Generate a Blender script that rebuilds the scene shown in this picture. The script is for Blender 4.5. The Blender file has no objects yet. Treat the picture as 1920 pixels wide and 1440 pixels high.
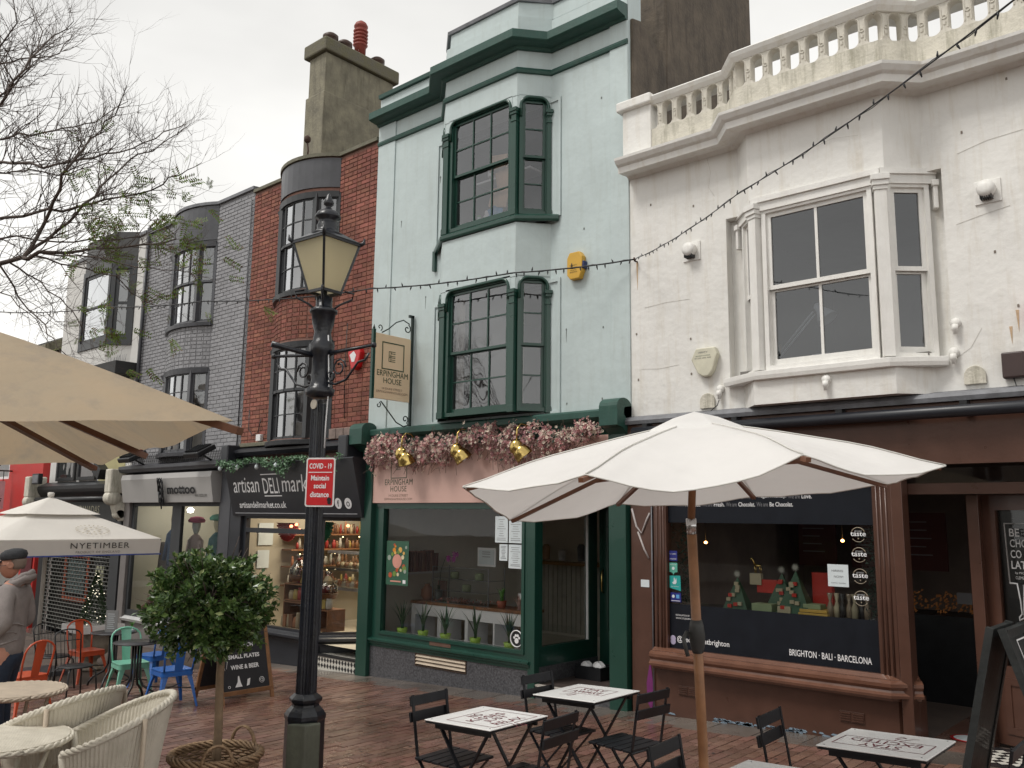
import bpy, bmesh, math, random
from mathutils import Vector, Matrix, noise
random.seed(7)
PI = math.pi
sc = bpy.context.scene
C = sc.collection
# ------------------------------------------------------------ camera
cam = bpy.data.objects.new("camera", bpy.data.cameras.new("camera")); C.objects.link(cam); sc.camera = cam
yaw, pit, rol = math.radians(41.344), math.radians(8.821), math.radians(0.667)
CAM = Vector((0, -8.5, 1.877))
fwd = Vector((-math.sin(yaw)*math.cos(pit), math.cos(yaw)*math.cos(pit), math.sin(pit)))
r0 = Vector((math.cos(yaw), math.sin(yaw), 0)); u0 = r0.cross(fwd)
rt = r0*math.cos(rol)+u0*math.sin(rol); up = -r0*math.sin(rol)+u0*math.cos(rol)
cam.matrix_world = Matrix(((rt.x, up.x, -fwd.x, CAM.x), (rt.y, up.y, -fwd.y, CAM.y), (rt.z, up.z, -fwd.z, CAM.z), (0, 0, 0, 1)))
cam.data.sensor_width = 36; cam.data.lens = 36*1620/1920; cam.data.clip_start = .05; cam.data.clip_end = 2000
# ------------------------------------------------------------ overcast daylight
SUN_EL, SUN_AZ = math.radians(58), math.radians(205)      # azimuth from +y clockwise: light from behind the camera
w = bpy.data.worlds.new("World"); sc.world = w; w.use_nodes = True
nt = w.node_tree; nt.nodes.clear()
out = nt.nodes.new('ShaderNodeOutputWorld'); bg = nt.nodes.new('ShaderNodeBackground')
sky = nt.nodes.new('ShaderNodeTexSky'); sky.sky_type = 'NISHITA'; sky.sun_disc = False
sky.sun_elevation = SUN_EL; sky.sun_rotation = SUN_AZ; sky.air_density = 1.6; sky.dust_density = 4.0; sky.altitude = 20
tc = nt.nodes.new('ShaderNodeTexCoord'); mp = nt.nodes.new('ShaderNodeMapping'); mp.inputs['Scale'].default_value = (1.2, 1.2, 3.0)
nz = nt.nodes.new('ShaderNodeTexNoise'); nz.inputs['Scale'].default_value = 1.1; nz.inputs['Detail'].default_value = 5; nz.inputs['Roughness'].default_value = .5
rp = nt.nodes.new('ShaderNodeValToRGB'); rp.color_ramp.elements[0].position = .34; rp.color_ramp.elements[1].position = .68
rp.color_ramp.elements[0].color = (5.2, 5.1, 4.9, 1); rp.color_ramp.elements[1].color = (8.0, 7.85, 7.5, 1)
# cloud deck brightens towards the horizon all round
sx = nt.nodes.new('ShaderNodeSeparateXYZ'); hr = nt.nodes.new('ShaderNodeMapRange')
hr.inputs['From Min'].default_value = .60; hr.inputs['From Max'].default_value = .22; hr.inputs['To Min'].default_value = .88; hr.inputs['To Max'].default_value = 1.5
ml = nt.nodes.new('ShaderNodeVectorMath'); ml.operation = 'SCALE'
mx = nt.nodes.new('ShaderNodeMixRGB'); mx.inputs['Fac'].default_value = .93
bg.inputs['Strength'].default_value = .1
L = nt.links.new
L(tc.outputs['Generated'], mp.inputs['Vector']); L(mp.outputs[0], nz.inputs['Vector']); L(nz.outputs['Fac'], rp.inputs['Fac'])
L(tc.outputs['Generated'], sx.inputs[0]); L(sx.outputs['Z'], hr.inputs['Value']); L(rp.outputs['Color'], ml.inputs[0]); L(hr.outputs[0], ml.inputs['Scale'])
L(sky.outputs[0], mx.inputs['Color1']); L(ml.outputs[0], mx.inputs['Color2']); L(mx.outputs[0], bg.inputs['Color']); L(bg.outputs[0], out.inputs[0])
sun = bpy.data.objects.new("sun", bpy.data.lights.new("sun", 'SUN')); C.objects.link(sun)
sun.data.energy = 1.5; sun.data.angle = math.radians(18); sun.data.color = (1, .97, .92)
sd = Vector((math.sin(SUN_AZ)*math.cos(SUN_EL), math.cos(SUN_AZ)*math.cos(SUN_EL), math.sin(SUN_EL)))
sun.rotation_euler = sd.to_track_quat('Z', 'Y').to_euler()
sc.view_settings.view_transform = 'Standard'; sc.view_settings.look = 'None'; sc.view_settings.gamma = 1
sc.view_settings.use_curve_mapping = False; sc.view_settings.exposure = .48
sc.render.engine = 'CYCLES'
sc.cycles.max_bounces = 7; sc.cycles.transparent_max_bounces = 14; sc.cycles.glossy_bounces = 3; sc.cycles.diffuse_bounces = 4
sc.cycles.caustics_reflective = False; sc.cycles.caustics_refractive = False

def gz(x): return .0411*min(max(x, -45), 12)          # the street falls away to the left
# ------------------------------------------------------------ materials
MATS = {}
def mat(name, col, rough=.6, var=.12, scale=6, bump=0, bscale=40, metal=0, streak=0, col2=None, edge=None, island=0, spec=.5, sheen=0, emis=0, coat=0, trans=0, wob=0):
    if name in MATS: return MATS[name]
    m = bpy.data.materials.new(name); m.use_nodes = True; t = m.node_tree; N = t.nodes; K = t.links.new
    b = N['Principled BSDF']; b.inputs['Roughness'].default_value = rough; b.inputs['Metallic'].default_value = metal
    b.inputs['Specular IOR Level'].default_value = spec; b.inputs['Coat Weight'].default_value = coat
    tc = N.new('ShaderNodeTexCoord'); n1 = N.new('ShaderNodeTexNoise'); n1.inputs['Scale'].default_value = scale; n1.inputs['Detail'].default_value = 6; n1.inputs['Roughness'].default_value = .62
    ge0 = N.new('ShaderNodeNewGeometry'); K(ge0.outputs['Position'] if island else tc.outputs['Object'], n1.inputs['Vector'])
    r = N.new('ShaderNodeValToRGB'); r.color_ramp.elements[0].position = .3; r.color_ramp.elements[1].position = .7
    c1 = [max(0, c*(1-var)) for c in col]; c2 = col2 if col2 else [c*(1+var) for c in col]
    r.color_ramp.elements[0].color = (*c1, 1); r.color_ramp.elements[1].color = (*c2, 1); K(n1.outputs['Fac'], r.inputs['Fac'])
    cur = r.outputs['Color']
    def mixin(fac, colr, mode='MIX'):
        nonlocal cur
        x = N.new('ShaderNodeMixRGB'); x.blend_type = mode
        K(fac, x.inputs['Fac']); K(cur, x.inputs['Color1'])
        x.inputs['Color2'].default_value = (*colr, 1); cur = x.outputs[0]
    if streak:                                              # rain streaks and grime, stretched downwards
        mp = N.new('ShaderNodeMapping'); mp.inputs['Scale'].default_value = (7, 7, .8); K(ge0.outputs['Position'] if island else tc.outputs['Object'], mp.inputs[0])
        n2 = N.new('ShaderNodeTexNoise'); n2.inputs['Scale'].default_value = 1.3; n2.inputs['Detail'].default_value = 7; n2.inputs['Roughness'].default_value = .7; K(mp.outputs[0], n2.inputs['Vector'])
        r2 = N.new('ShaderNodeMapRange'); r2.inputs['From Min'].default_value = .5; r2.inputs['From Max'].default_value = .78; r2.inputs['To Max'].default_value = streak; K(n2.outputs['Fac'], r2.inputs['Value'])
        mixin(r2.outputs[0], edge if edge else [c*.45 for c in col])
    if island:
        oi = N.new('ShaderNodeObjectInfo'); ge = N.new('ShaderNodeNewGeometry')
        ad = N.new('ShaderNodeMath'); ad.operation = 'ADD'; K(oi.outputs['Random'], ad.inputs[0]); K(ge.outputs['Random Per Island'], ad.inputs[1])
        fr = N.new('ShaderNodeMath'); fr.operation = 'FRACT'; K(ad.outputs[0], fr.inputs[0])
        hs = N.new('ShaderNodeHueSaturation'); mr = N.new('ShaderNodeMapRange'); mr.inputs['To Min'].default_value = 1-island; mr.inputs['To Max'].default_value = 1+island
        K(fr.outputs[0], mr.inputs['Value']); K(mr.outputs[0], hs.inputs['Value']); K(cur, hs.inputs['Color'])
        m2 = N.new('ShaderNodeMath'); m2.operation = 'MULTIPLY'; m2.inputs[1].default_value = 7.31; K(fr.outputs[0], m2.inputs[0])
        f2 = N.new('ShaderNodeMath'); f2.operation = 'FRACT'; K(m2.outputs[0], f2.inputs[0])
        m3 = N.new('ShaderNodeMapRange'); m3.inputs['To Min'].default_value = .5-.03*island; m3.inputs['To Max'].default_value = .5+.03*island; K(f2.outputs[0], m3.inputs['Value']); K(m3.outputs[0], hs.inputs['Hue'])
        cur = hs.outputs['Color']
    K(cur, b.inputs['Base Color'])
    if rough > .12:
        mr = N.new('ShaderNodeMapRange'); mr.inputs['To Min'].default_value = rough*.75; mr.inputs['To Max'].default_value = min(1, rough*1.25)
        K(n1.outputs['Fac'], mr.inputs['Value']); K(mr.outputs[0], b.inputs['Roughness'])
    if bump:
        n3 = N.new('ShaderNodeTexNoise'); n3.inputs['Scale'].default_value = bscale; n3.inputs['Detail'].default_value = 5; K(tc.outputs['Object'], n3.inputs['Vector'])
        bp = N.new('ShaderNodeBump'); bp.inputs['Strength'].default_value = bump; bp.inputs['Distance'].default_value = .01; K(n3.outputs['Fac'], bp.inputs['Height']); K(bp.outputs[0], b.inputs['Normal'])
        if wob:
            n4 = N.new('ShaderNodeTexNoise'); n4.inputs['Scale'].default_value = 2.6; n4.inputs['Detail'].default_value = 3; K(tc.outputs['Object'], n4.inputs['Vector']); b4 = N.new('ShaderNodeBump'); b4.inputs['Strength'].default_value = wob; b4.inputs['Distance'].default_value = .05; K(n4.outputs['Fac'], b4.inputs['Height']); K(b4.outputs[0], bp.inputs['Normal'])
    if emis:
        K(cur, b.inputs['Emission Color']); b.inputs['Emission Strength'].default_value = emis
    if trans:
        b.inputs['Subsurface Weight'].default_value = 0
        tl = N.new('ShaderNodeBsdfTranslucent'); K(cur, tl.inputs['Color']); ms = N.new('ShaderNodeMixShader'); ms.inputs[0].default_value = trans
        K(b.outputs[0], ms.inputs[1]); K(tl.outputs[0], ms.inputs[2]); K(ms.outputs[0], N['Material Output'].inputs['Surface'])
    MATS[name] = m; return m
def glassmat(name, tint=(.9, .93, .92), refl=1.0, ior=1.5, wav=.0):
    m = bpy.data.materials.new(name); m.use_nodes = True; t = m.node_tree; N = t.nodes; N.clear(); K = t.links.new
    o = N.new('ShaderNodeOutputMaterial'); tr = N.new('ShaderNodeBsdfTransparent'); tr.inputs[0].default_value = (*tint, 1)
    g = N.new('ShaderNodeBsdfGlossy'); g.inputs['Roughness'].default_value = .02; g.inputs['Color'].default_value = (.95, .97, 1, 1)
    f = N.new('ShaderNodeFresnel'); f.inputs['IOR'].default_value = ior
    mu = N.new('ShaderNodeMath'); mu.operation = 'MULTIPLY'; mu.inputs[1].default_value = refl; mu.use_clamp = True; K(f.outputs[0], mu.inputs[0])
    if wav:
        tc = N.new('ShaderNodeTexCoord'); n = N.new('ShaderNodeTexNoise'); n.inputs['Scale'].default_value = 2.2; n.inputs['Detail'].default_value = 1; K(tc.outputs['Object'], n.inputs['Vector'])
        bp = N.new('ShaderNodeBump'); bp.inputs['Strength'].default_value = wav; bp.inputs['Distance'].default_value = .05; K(n.outputs['Fac'], bp.inputs['Height']); K(bp.outputs[0], g.inputs['Normal'])
    x = N.new('ShaderNodeMixShader'); K(mu.outputs[0], x.inputs[0]); K(tr.outputs[0], x.inputs[1]); K(g.outputs[0], x.inputs[2]); K(x.outputs[0], o.inputs[0])
    return m
# ------------------------------------------------------------ mesh builder
class M:
    def __init__(s, T=None): s.v = []; s.f = []; s.sm = []; s.T = T or Matrix()
    def add(s, vs, fs, smooth=False):
        o = len(s.v); s.v += [s.T @ Vector(p) for p in vs]; s.f += [tuple(i+o for i in f) for f in fs]; s.sm += [smooth]*len(fs); return s
    def box(s, x0, x1, y0, y1, z0, z1):
        return s.add([(x0,y0,z0),(x1,y0,z0),(x1,y1,z0),(x0,y1,z0),(x0,y0,z1),(x1,y0,z1),(x1,y1,z1),(x0,y1,z1)],
                     [(0,3,2,1),(4,5,6,7),(0,1,5,4),(1,2,6,5),(2,3,7,6),(3,0,4,7)])
    def prz(s, poly, z0, z1, caps=True):                      # plan polygon (counter-clockwise) lifted from z0 to z1
        n = len(poly); vs = [(p[0],p[1],z0) for p in poly]+[(p[0],p[1],z1) for p in poly]
        fs = [(i,(i+1)%n,(i+1)%n+n,i+n) for i in range(n)]
        if caps: fs += [tuple(range(n-1,-1,-1)), tuple(range(n,2*n))]
        return s.add(vs, fs)
    def pry(s, poly, y0, y1):                                 # outline in x,z pushed from y0 to y1
        n = len(poly); vs = [(p[0],y0,p[1]) for p in poly]+[(p[0],y1,p[1]) for p in poly]
        return s.add(vs, [(i,(i+1)%n,(i+1)%n+n,i+n) for i in range(n)]+[tuple(range(n-1,-1,-1)), tuple(range(n,2*n))])
    def prx(s, poly, x0, x1):                                 # outline in y,z pushed from x0 to x1
        n = len(poly); vs = [(x0,p[0],p[1]) for p in poly]+[(x1,p[0],p[1]) for p in poly]
        return s.add(vs, [(i,(i+1)%n,(i+1)%n+n,i+n) for i in range(n)]+[tuple(range(n-1,-1,-1)), tuple(range(n,2*n))])
    def wall(s, x0, x1, z0, z1, holes, yf, yb):               # wall slab with openings and their reveals
        xs = sorted({x0,x1,*[h[0] for h in holes],*[h[1] for h in holes]}); zs = sorted({z0,z1,*[h[2] for h in holes],*[h[3] for h in holes]})
        for i in range(len(xs)-1):
            for j in range(len(zs)-1):
                a,b,c,d = xs[i],xs[i+1],zs[j],zs[j+1]; mx_,mz_ = (a+b)/2,(c+d)/2
                if any(h[0]<mx_<h[1] and h[2]<mz_<h[3] for h in holes): continue
                s.add([(a,yf,c),(b,yf,c),(b,yf,d),(a,yf,d)],[(0,1,2,3)]); s.add([(a,yb,c),(b,yb,c),(b,yb,d),(a,yb,d)],[(3,2,1,0)])
        for a,b,c,d in holes:
            s.add([(a,yf,c),(a,yb,c),(a,yb,d),(a,yf,d)],[(0,1,2,3)]); s.add([(b,yf,c),(b,yb,c),(b,yb,d),(b,yf,d)],[(3,2,1,0)])
            s.add([(a,yf,c),(b,yf,c),(b,yb,c),(a,yb,c)],[(0,1,2,3)]); s.add([(a,yf,d),(b,yf,d),(b,yb,d),(a,yb,d)],[(3,2,1,0)])
        s.add([(x0,yf,z1),(x1,yf,z1),(x1,yb,z1),(x0,yb,z1)],[(0,1,2,3)])
        s.add([(x0,yf,z0),(x0,yb,z0),(x0,yb,z1),(x0,yf,z1)],[(0,1,2,3)]); s.add([(x1,yf,z0),(x1,yb,z0),(x1,yb,z1),(x1,yf,z1)],[(3,2,1,0)])
        return s
    def tube(s, pts, r, n=8, closed=False, caps=True):
        pts = [Vector(p) for p in pts]; k = len(pts); rs = r if isinstance(r, (list, tuple)) else [r]*k
        vs = []; pn = None
        for i,p in enumerate(pts):
            if closed: t = pts[(i+1)%k]-pts[i-1]
            else: t = pts[min(i+1,k-1)]-pts[max(i-1,0)]
            t = t.normalized() if t.length > 1e-9 else Vector((0,0,1))
            if pn is None: a = t.orthogonal().normalized()
            else:
                a = pn - t*pn.dot(t)
                a = a.normalized() if a.length > 1e-6 else t.orthogonal().normalized()
            pn = a; b = t.cross(a)
            vs += [p+(a*math.cos(2*PI*j/n)+b*math.sin(2*PI*j/n))*rs[i] for j in range(n)]
        fs = []
        for i in range(k if closed else k-1):
            for j in range(n):
                i2 = (i+1)%k; fs.append((i*n+j,i*n+(j+1)%n,i2*n+(j+1)%n,i2*n+j))
        if not closed and caps: fs += [tuple(range(n-1,-1,-1)), tuple(range((k-1)*n,k*n))]
        return s.add(vs, fs, True)
    def lathe(s, prof, c=(0,0,0), n=20, smooth=True, axis='z'):          # prof: (radius, height)
        vs = []; c = Vector(c)
        for r,h in prof:
            for j in range(n):
                a = 2*PI*j/n+ (PI/n if n<6 else 0)
                q = {'z':(r*math.cos(a), r*math.sin(a), h), 'y':(r*math.cos(a), h, r*math.sin(a)), 'x':(h, r*math.cos(a), r*math.sin(a))}[axis]
                vs.append(c+Vector(q))
        k = len(prof); fs = [(i*n+j,i*n+(j+1)%n,(i+1)*n+(j+1)%n,(i+1)*n+j) for i in range(k-1) for j in range(n)]
        fs += [tuple(range(n-1,-1,-1)), tuple(range((k-1)*n,k*n))]
        return s.add(vs, fs, smooth)
    def bar(s, a, b, w, h=None):                              # square bar from a to b
        a, b = Vector(a), Vector(b); h = h or w; t = (b-a).normalized(); x = t.cross(Vector((0,0,1)))
        x = x.normalized() if x.length > 1e-4 else Vector((1,0,0)); y = x.cross(t)
        vs = [p+x*i*w/2+y*j*h/2 for p in (a,b) for i,j in ((-1,-1),(1,-1),(1,1),(-1,1))]
        return s.add(vs, [(3,2,1,0),(4,5,6,7),(0,1,5,4),(1,2,6,5),(2,3,7,6),(3,0,4,7)])
    def sweep(s, path, prof, closed=False):                   # moulding: prof (out, z) swept along a plan path, out = right-hand side of travel
        k = len(path); n = len(prof); vs = []
        P = [Vector((p[0],p[1])) for p in path]
        def nrm(a,b): d = (b-a).normalized(); return Vector((d.y,-d.x))
        for i,p in enumerate(P):
            n1 = nrm(P[i-1],p) if i>0 else nrm(p,P[i+1]); n2 = nrm(p,P[i+1]) if i<k-1 else n1
            m_ = (n1+n2).normalized(); q = 1/max(.35, m_.dot(n1))
            vs += [(p.x+m_.x*o*q, p.y+m_.y*o*q, z) for o,z in prof]
        fs = [(i*n+j,(i+1)*n+j,(i+1)*n+(j+1)%n,i*n+(j+1)%n) for i in range(k-1) for j in range(n)]
        fs += [tuple(range(n)), tuple(range(k*n-1,(k-1)*n-1,-1))]
        return s.add(vs, fs)
WL = {}
def fix(me):
    bm = bmesh.new(); bm.from_mesh(me); bmesh.ops.recalc_face_normals(bm, faces=bm.faces); bm.to_mesh(me); bm.free()
def obj(name, m, mt, parent=None, label=None, cat=None, group=None, kind=None, bevel=0, loc=None, rec=True, mods=None):
    base = WL[parent.name] if parent is not None else Vector(loc or (0,0,0))
    me = bpy.data.meshes.new(name); me.from_pydata([tuple(Vector(p)-base) for p in m.v], [], m.f)
    if rec: fix(me)
    for p,q in zip(me.polygons, m.sm): p.use_smooth = q
    for x in (mt if isinstance(mt, (list,tuple)) else [mt]): me.materials.append(x)
    o = bpy.data.objects.new(name, me); C.objects.link(o)
    if parent is not None: o.parent = parent
    else: o.location = base
    WL[o.name] = base
    if label: o['label'] = label
    if cat: o['category'] = cat
    if group: o['group'] = group
    if kind: o['kind'] = kind
    if bevel:
        b = o.modifiers.new('bevel','BEVEL'); b.width = bevel; b.segments = 2; b.limit_method = 'ANGLE'; b.angle_limit = math.radians(50)
    return o
def thing(name, label, cat, loc=(0,0,0), group=None):
    o = bpy.data.objects.new(name, None); C.objects.link(o); o.location = loc; WL[o.name] = Vector(loc); o.empty_display_size = .1
    o['label'] = label; o['category'] = cat
    if group: o['group'] = group
    return o
def dup(root, loc, rot=(0,0,0), label=None, group=None, mats=None):
    def cp(o, par):
        c = o.copy(); C.objects.link(c); WL[c.name] = Vector(loc)
        if par is not None: c.parent = par
        if mats and o.type == 'MESH' and o.data.materials and o.data.materials[0].name in mats:
            c.data = o.data.copy(); c.data.materials[0] = mats[o.data.materials[0].name]
        for ch in o.children: cp(ch, c)
        return c
    r = cp(root, None); r.location = loc; r.rotation_euler = rot
    if label: r['label'] = label
    if group: r['group'] = group
    return r
FC = {}
def text(body, x, z, wid, hgt, y, mt, parent, name='lettering', T=None, align='L', label=None, bold=.0, depth=.002, shear=0, space=1):
    cu = bpy.data.curves.new('t','FONT'); cu.body = body; cu.extrude = 0; cu.offset = bold; cu.shear = shear; cu.space_character = space; cu.resolution_u = 3
    to = bpy.data.objects.new('t', cu); C.objects.link(to); dg = bpy.context.evaluated_depsgraph_get()
    me = bpy.data.meshes.new_from_object(to.evaluated_get(dg)); bpy.data.objects.remove(to)
    xs = [v.co.x for v in me.vertices]; ys = [v.co.y for v in me.vertices]
    x0, x1, y0, y1 = min(xs), max(xs), min(ys), max(ys); T = T or Matrix()
    base = WL[parent.name]; kx = wid/(x1-x0); ky = hgt/(y1-y0)
    ox = x if align == 'L' else x-wid/2
    for v in me.vertices: v.co = T @ Vector((ox+(v.co.x-x0)*kx, y, z+(v.co.y-y0)*ky)) - base
    me.materials.clear(); me.materials.append(mt); o = bpy.data.objects.new(name, me); C.objects.link(o); o.parent = parent; WL[o.name] = base
    if label: o['label'] = label
    return o
def arc(cx, cz, r, a0, a1, n): return [(cx+r*math.cos(math.radians(a0+(a1-a0)*i/n)), cz+r*math.sin(math.radians(a0+(a1-a0)*i/n))) for i in range(n+1)]
def inst(name, me, parent, loc, rot=(0,0,0), scl=(1,1,1)):
    o = bpy.data.objects.new(name, me); C.objects.link(o); o.parent = parent; o.location = Vector(loc)-WL[parent.name]; o.rotation_euler = rot; o.scale = scl; WL[o.name] = WL[parent.name]; return o
# ------------------------------------------------------------ palette
m_mint = mat('mint_render', (.50,.58,.582), .55, .07, 1.2, .22, 14, streak=.5, edge=(.38,.43,.40), wob=.3)
m_green = mat('dark_green_gloss', (.011,.052,.037), .3, .07, 3, .05, 60, coat=.12)
m_green_w = mat('weathered_green', (.018,.070,.054), .5, .15, 6, .3, 30, streak=.35, edge=(.07,.11,.09))
m_white = mat('white_stucco', (.76,.75,.72), .7, .06, 1.3, .5, 14, streak=.6, edge=(.55,.49,.39), wob=.4)
m_whitegrime = mat('mossy_stucco', (.60,.57,.49), .85, .16, 5, .8, 30, streak=.95, edge=(.17,.16,.10))
m_wood_w = mat('white_window_paint', (.78,.77,.74), .45, .05, 7, .2, 50, streak=.3, edge=(.45,.40,.33))
m_brown = mat('brown_gloss_paint', (.082,.038,.026), .3, .15, 4, .08, 30, coat=.1)
m_black = mat('black_paint', (.012,.013,.015), .4, .3, 8, .05, 60)
m_blackvinyl = mat('black_vinyl', (.006,.008,.013), .5, .2, 5, spec=.25)
m_white_p = mat('white_print', (.75,.75,.76), .5, .02)
m_grey_p = mat('grey_print', (.16,.16,.17), .5, .02)
m_mortar = mat('brick_mortar', (.26,.14,.11), .95, .2, 12, .6, 60, streak=.6, edge=(.10,.05,.04))
m_brick = mat('red_brick', (.23,.066,.043), .85, .35, .9, .5, 70, island=.25, col2=(.30,.12,.085), streak=.55, edge=(.09,.042,.034))
m_gbrick = mat('grey_painted_brick', (.27,.27,.285), .6, .12, 1, .5, 60, island=.10, streak=.3, edge=(.13,.13,.14))
m_gmortar = mat('grey_painted_joint', (.21,.21,.22), .8, .1, 5)
m_dgrey = mat('dark_grey_paint', (.062,.064,.073), .4, .15, 5, .1, 40)
m_sash = mat('charcoal_sash', (.035,.038,.042), .45, .15, 7)
m_lead = mat('grey_lead', (.16,.165,.18), .5, .3, 6, .3, 20, streak=.5, edge=(.07,.07,.07))
m_ledge = mat('lichen_coping', (.27,.25,.19), .95, .35, 7, .8, 40, col2=(.13,.13,.09))
m_stack = mat('weathered_render', (.22,.20,.15), .95, .4, 3.5, .9, 22, streak=.9, edge=(.065,.058,.042), col2=(.27,.25,.18))
m_lichen = mat('lichened_cap', (.27,.25,.13), .95, .5, 6, 1, 30, col2=(.13,.12,.10))
m_stack2 = mat('sooty_render', (.10,.078,.058), .95, .35, 3.5, .9, 22, streak=.9, edge=(.03,.024,.018), col2=(.15,.12,.09))
m_terra = mat('terracotta_pot', (.25,.05,.035), .6, .2, 6, .2, 30)
m_brownpot = mat('brown_pot', (.06,.03,.02), .5, .2, 6)
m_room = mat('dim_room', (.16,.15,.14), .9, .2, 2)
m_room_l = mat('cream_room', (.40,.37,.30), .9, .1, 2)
m_terrazzo = mat('speckled_granite', (.030,.031,.036), .35, .3, 42, .15, 90, col2=(.13,.13,.14))
m_pink = mat('blush_sign_paint', (.60,.39,.335), .45, .03, 2)
m_peach = mat('peach_sign_paint', (.90,.68,.46), .45, .03, 2)
m_sgreen = mat('sign_green', (.05,.085,.045), .5, .05)
m_brass = mat('polished_brass', (.55,.40,.14), .2, .15, 8, metal=1)
m_iron = mat('wrought_iron', (.02,.035,.03), .5, .3, 8)
m_paper = mat('paper_sheet', (.60,.66,.68), .6, .03, 8)
m_glass = glassmat('window_glass', refl=1.25, wav=.03)
m_shopglass = glassmat('shop_glass', tint=(.97,.98,.97), refl=.8, wav=.01)
m_mintglass = glassmat('mint_house_glass', tint=(.9,.9,.92), refl=3.0, ior=1.5, wav=.14)
m_oldglass = glassmat('old_sash_glass', tint=(.78,.78,.8), refl=4.2, ior=1.5, wav=.10)
m_wood = mat('warm_wood', (.28,.13,.05), .5, .3, 9, .2, 40)
m_oak = mat('brown_timber', (.22,.10,.045), .5, .25, 12, .2, 30)
# ------------------------------------------------------------ ground
g = M()
for a,b in ((-200,-45),(-45,-20),(-20,-8),(-8,12),(12,200)):
    g.add([(a,-120,gz(a)-.012),(b,-120,gz(b)-.012),(b,90,gz(b)-.012),(a,90,gz(a)-.012)], [(0,1,2,3)])
m_joint = mat('paving_joints', (.085,.062,.05), .9, .35, 2, .6, 60, island=0)
def wetmat(name, c1, c2, isl):
    m = mat(name, c1, .42, .34, .8, .35, 45, col2=c2, island=isl, spec=.6, streak=.0)
    N = m.node_tree.nodes; K = m.node_tree.links.new; b = N['Principled BSDF']
    tc = N.new('ShaderNodeTexCoord'); n = N.new('ShaderNodeTexNoise'); n.inputs['Scale'].default_value = .9; n.inputs['Detail'].default_value = 7; K(tc.outputs['Object'], n.inputs['Vector'])
    r = N.new('ShaderNodeMapRange'); r.inputs['From Min'].default_value = .38; r.inputs['From Max'].default_value = .62; r.inputs['To Min'].default_value = .10; r.inputs['To Max'].default_value = .5
    K(n.outputs['Fac'], r.inputs['Value']); K(r.outputs[0], b.inputs['Roughness']); return m
m_paver = wetmat('wet_brick_paver', (.175,.075,.052), (.225,.14,.11), .28)
m_slab = wetmat('wet_grey_slab', (.13,.105,.09), (.19,.165,.145), .2)
ground = obj('ground', g, m_joint, kind='structure', rec=False)
def scr(p):
    d = Vector(p)-CAM; z = d.dot(fwd)
    if z < .1: return None
    return 960+1620*d.dot(rt)/z, 720-1620*d.dot(up)/z, z
pav = obj('pavement', M().add([(-13.2,-7,gz(-13.2)-.006),(2,-7,gz(2)-.006),(2,0,gz(2)-.006),(-13.2,0,gz(-13.2)-.006)],[(0,1,2,3)]), m_joint, kind='structure', rec=False)
bl = []
rnd = random.Random(3)
for i in range(int(14.6/.112)):
    for j in range(int(6.45/.222)):
        x = -13+i*.112; y = -6.85+j*.222+(.111 if i%2 else 0)
        if y > -.50: continue
        bl.append((x+.056+rnd.uniform(-.002,.002), y+.111, rnd.uniform(-.0025,.0025), rnd.uniform(-.012,.012)))
def vis(b):
    s = scr((b[0],b[1],gz(b[0])))
    return s is not None and -20 < s[0] < 1940 and s[1] < 1450
inv = sorted([b for b in bl if vis(b)], key=lambda b: (Vector((b[0],b[1],gz(b[0])))-CAM).length)
near = set(inv[:300])
bm_ = M().box(-.051,.051,-.106,.106,-.03,.0)
pm = bpy.data.meshes.new('paver'); pm.from_pydata([tuple(v) for v in bm_.v], [], bm_.f); pm.materials.append(m_paver)
tilt = math.atan(.0411)
for b in inv[:300]: inst('paver', pm, pav, (b[0],b[1],gz(b[0])+b[2]), (0,-tilt,b[3]))
q = M()
for b in bl:
    if b in near: continue
    z = gz(b[0])+b[2]; x,y = b[0],b[1]
    c_, s_ = math.cos(b[3]), math.sin(b[3])
    vs = [(x+dx*c_-dy*s_, y+dx*s_+dy*c_, z+dx*.0411+dz) for dz in (-.02,0) for dx,dy in ((-.051,-.106),(.051,-.106),(.051,.106),(-.051,.106))]
    q.add(vs, [(4,5,6,7),(0,1,5,4),(1,2,6,5),(2,3,7,6),(3,0,4,7)])
obj('pavers', q, m_paver, pav, kind='stuff', rec=False)
for i in range(30):                                          # slab course along the shopfronts
    x = -13+i*.5; b_ = rnd.uniform(-.002,.002); me = M()
    me.add([(x+.006+dx*.488, -.49+dy*.47, gz(x+dx*.488)+b_+dz) for dz in (-.02,.001) for dx,dy in ((0,0),(1,0),(1,1),(0,1))], [(4,5,6,7),(0,1,5,4),(1,2,6,5),(2,3,7,6),(3,0,4,7)])
    obj('paving_slab', me, m_slab, pav, rec=False)
gm = M()
for i in range(150):
    x = rnd.uniform(-10,-.5); y = rnd.uniform(-6,-.6); r_ = rnd.uniform(.008,.02); gm.add([(x+r_*math.cos(k),y+r_*math.sin(k)*rnd.uniform(.8,1.2),gz(x+r_*math.cos(k))+.0045) for k in range(6)], [(0,1,2,3,4,5)])
obj('gum_spots', gm, mat('trodden_gum', (.035,.03,.027), .8, .3), pav, kind='stuff', rec=False)
q = M()
for i in range(90):
    x = rnd.uniform(-9,-1); y = rnd.uniform(-5.5,-.6); r_ = rnd.uniform(.004,.016); a = rnd.uniform(0,6)
    q.add([(x+r_*math.cos(a+k*2.1), y+.6*r_*math.sin(a+k*2.1), gz(x)+.006) for k in range(3)], [(0,1,2)])
obj('litter', q, mat('pale_litter', (.4,.36,.3), .8, .3), pav, kind='stuff', rec=False)
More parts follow.
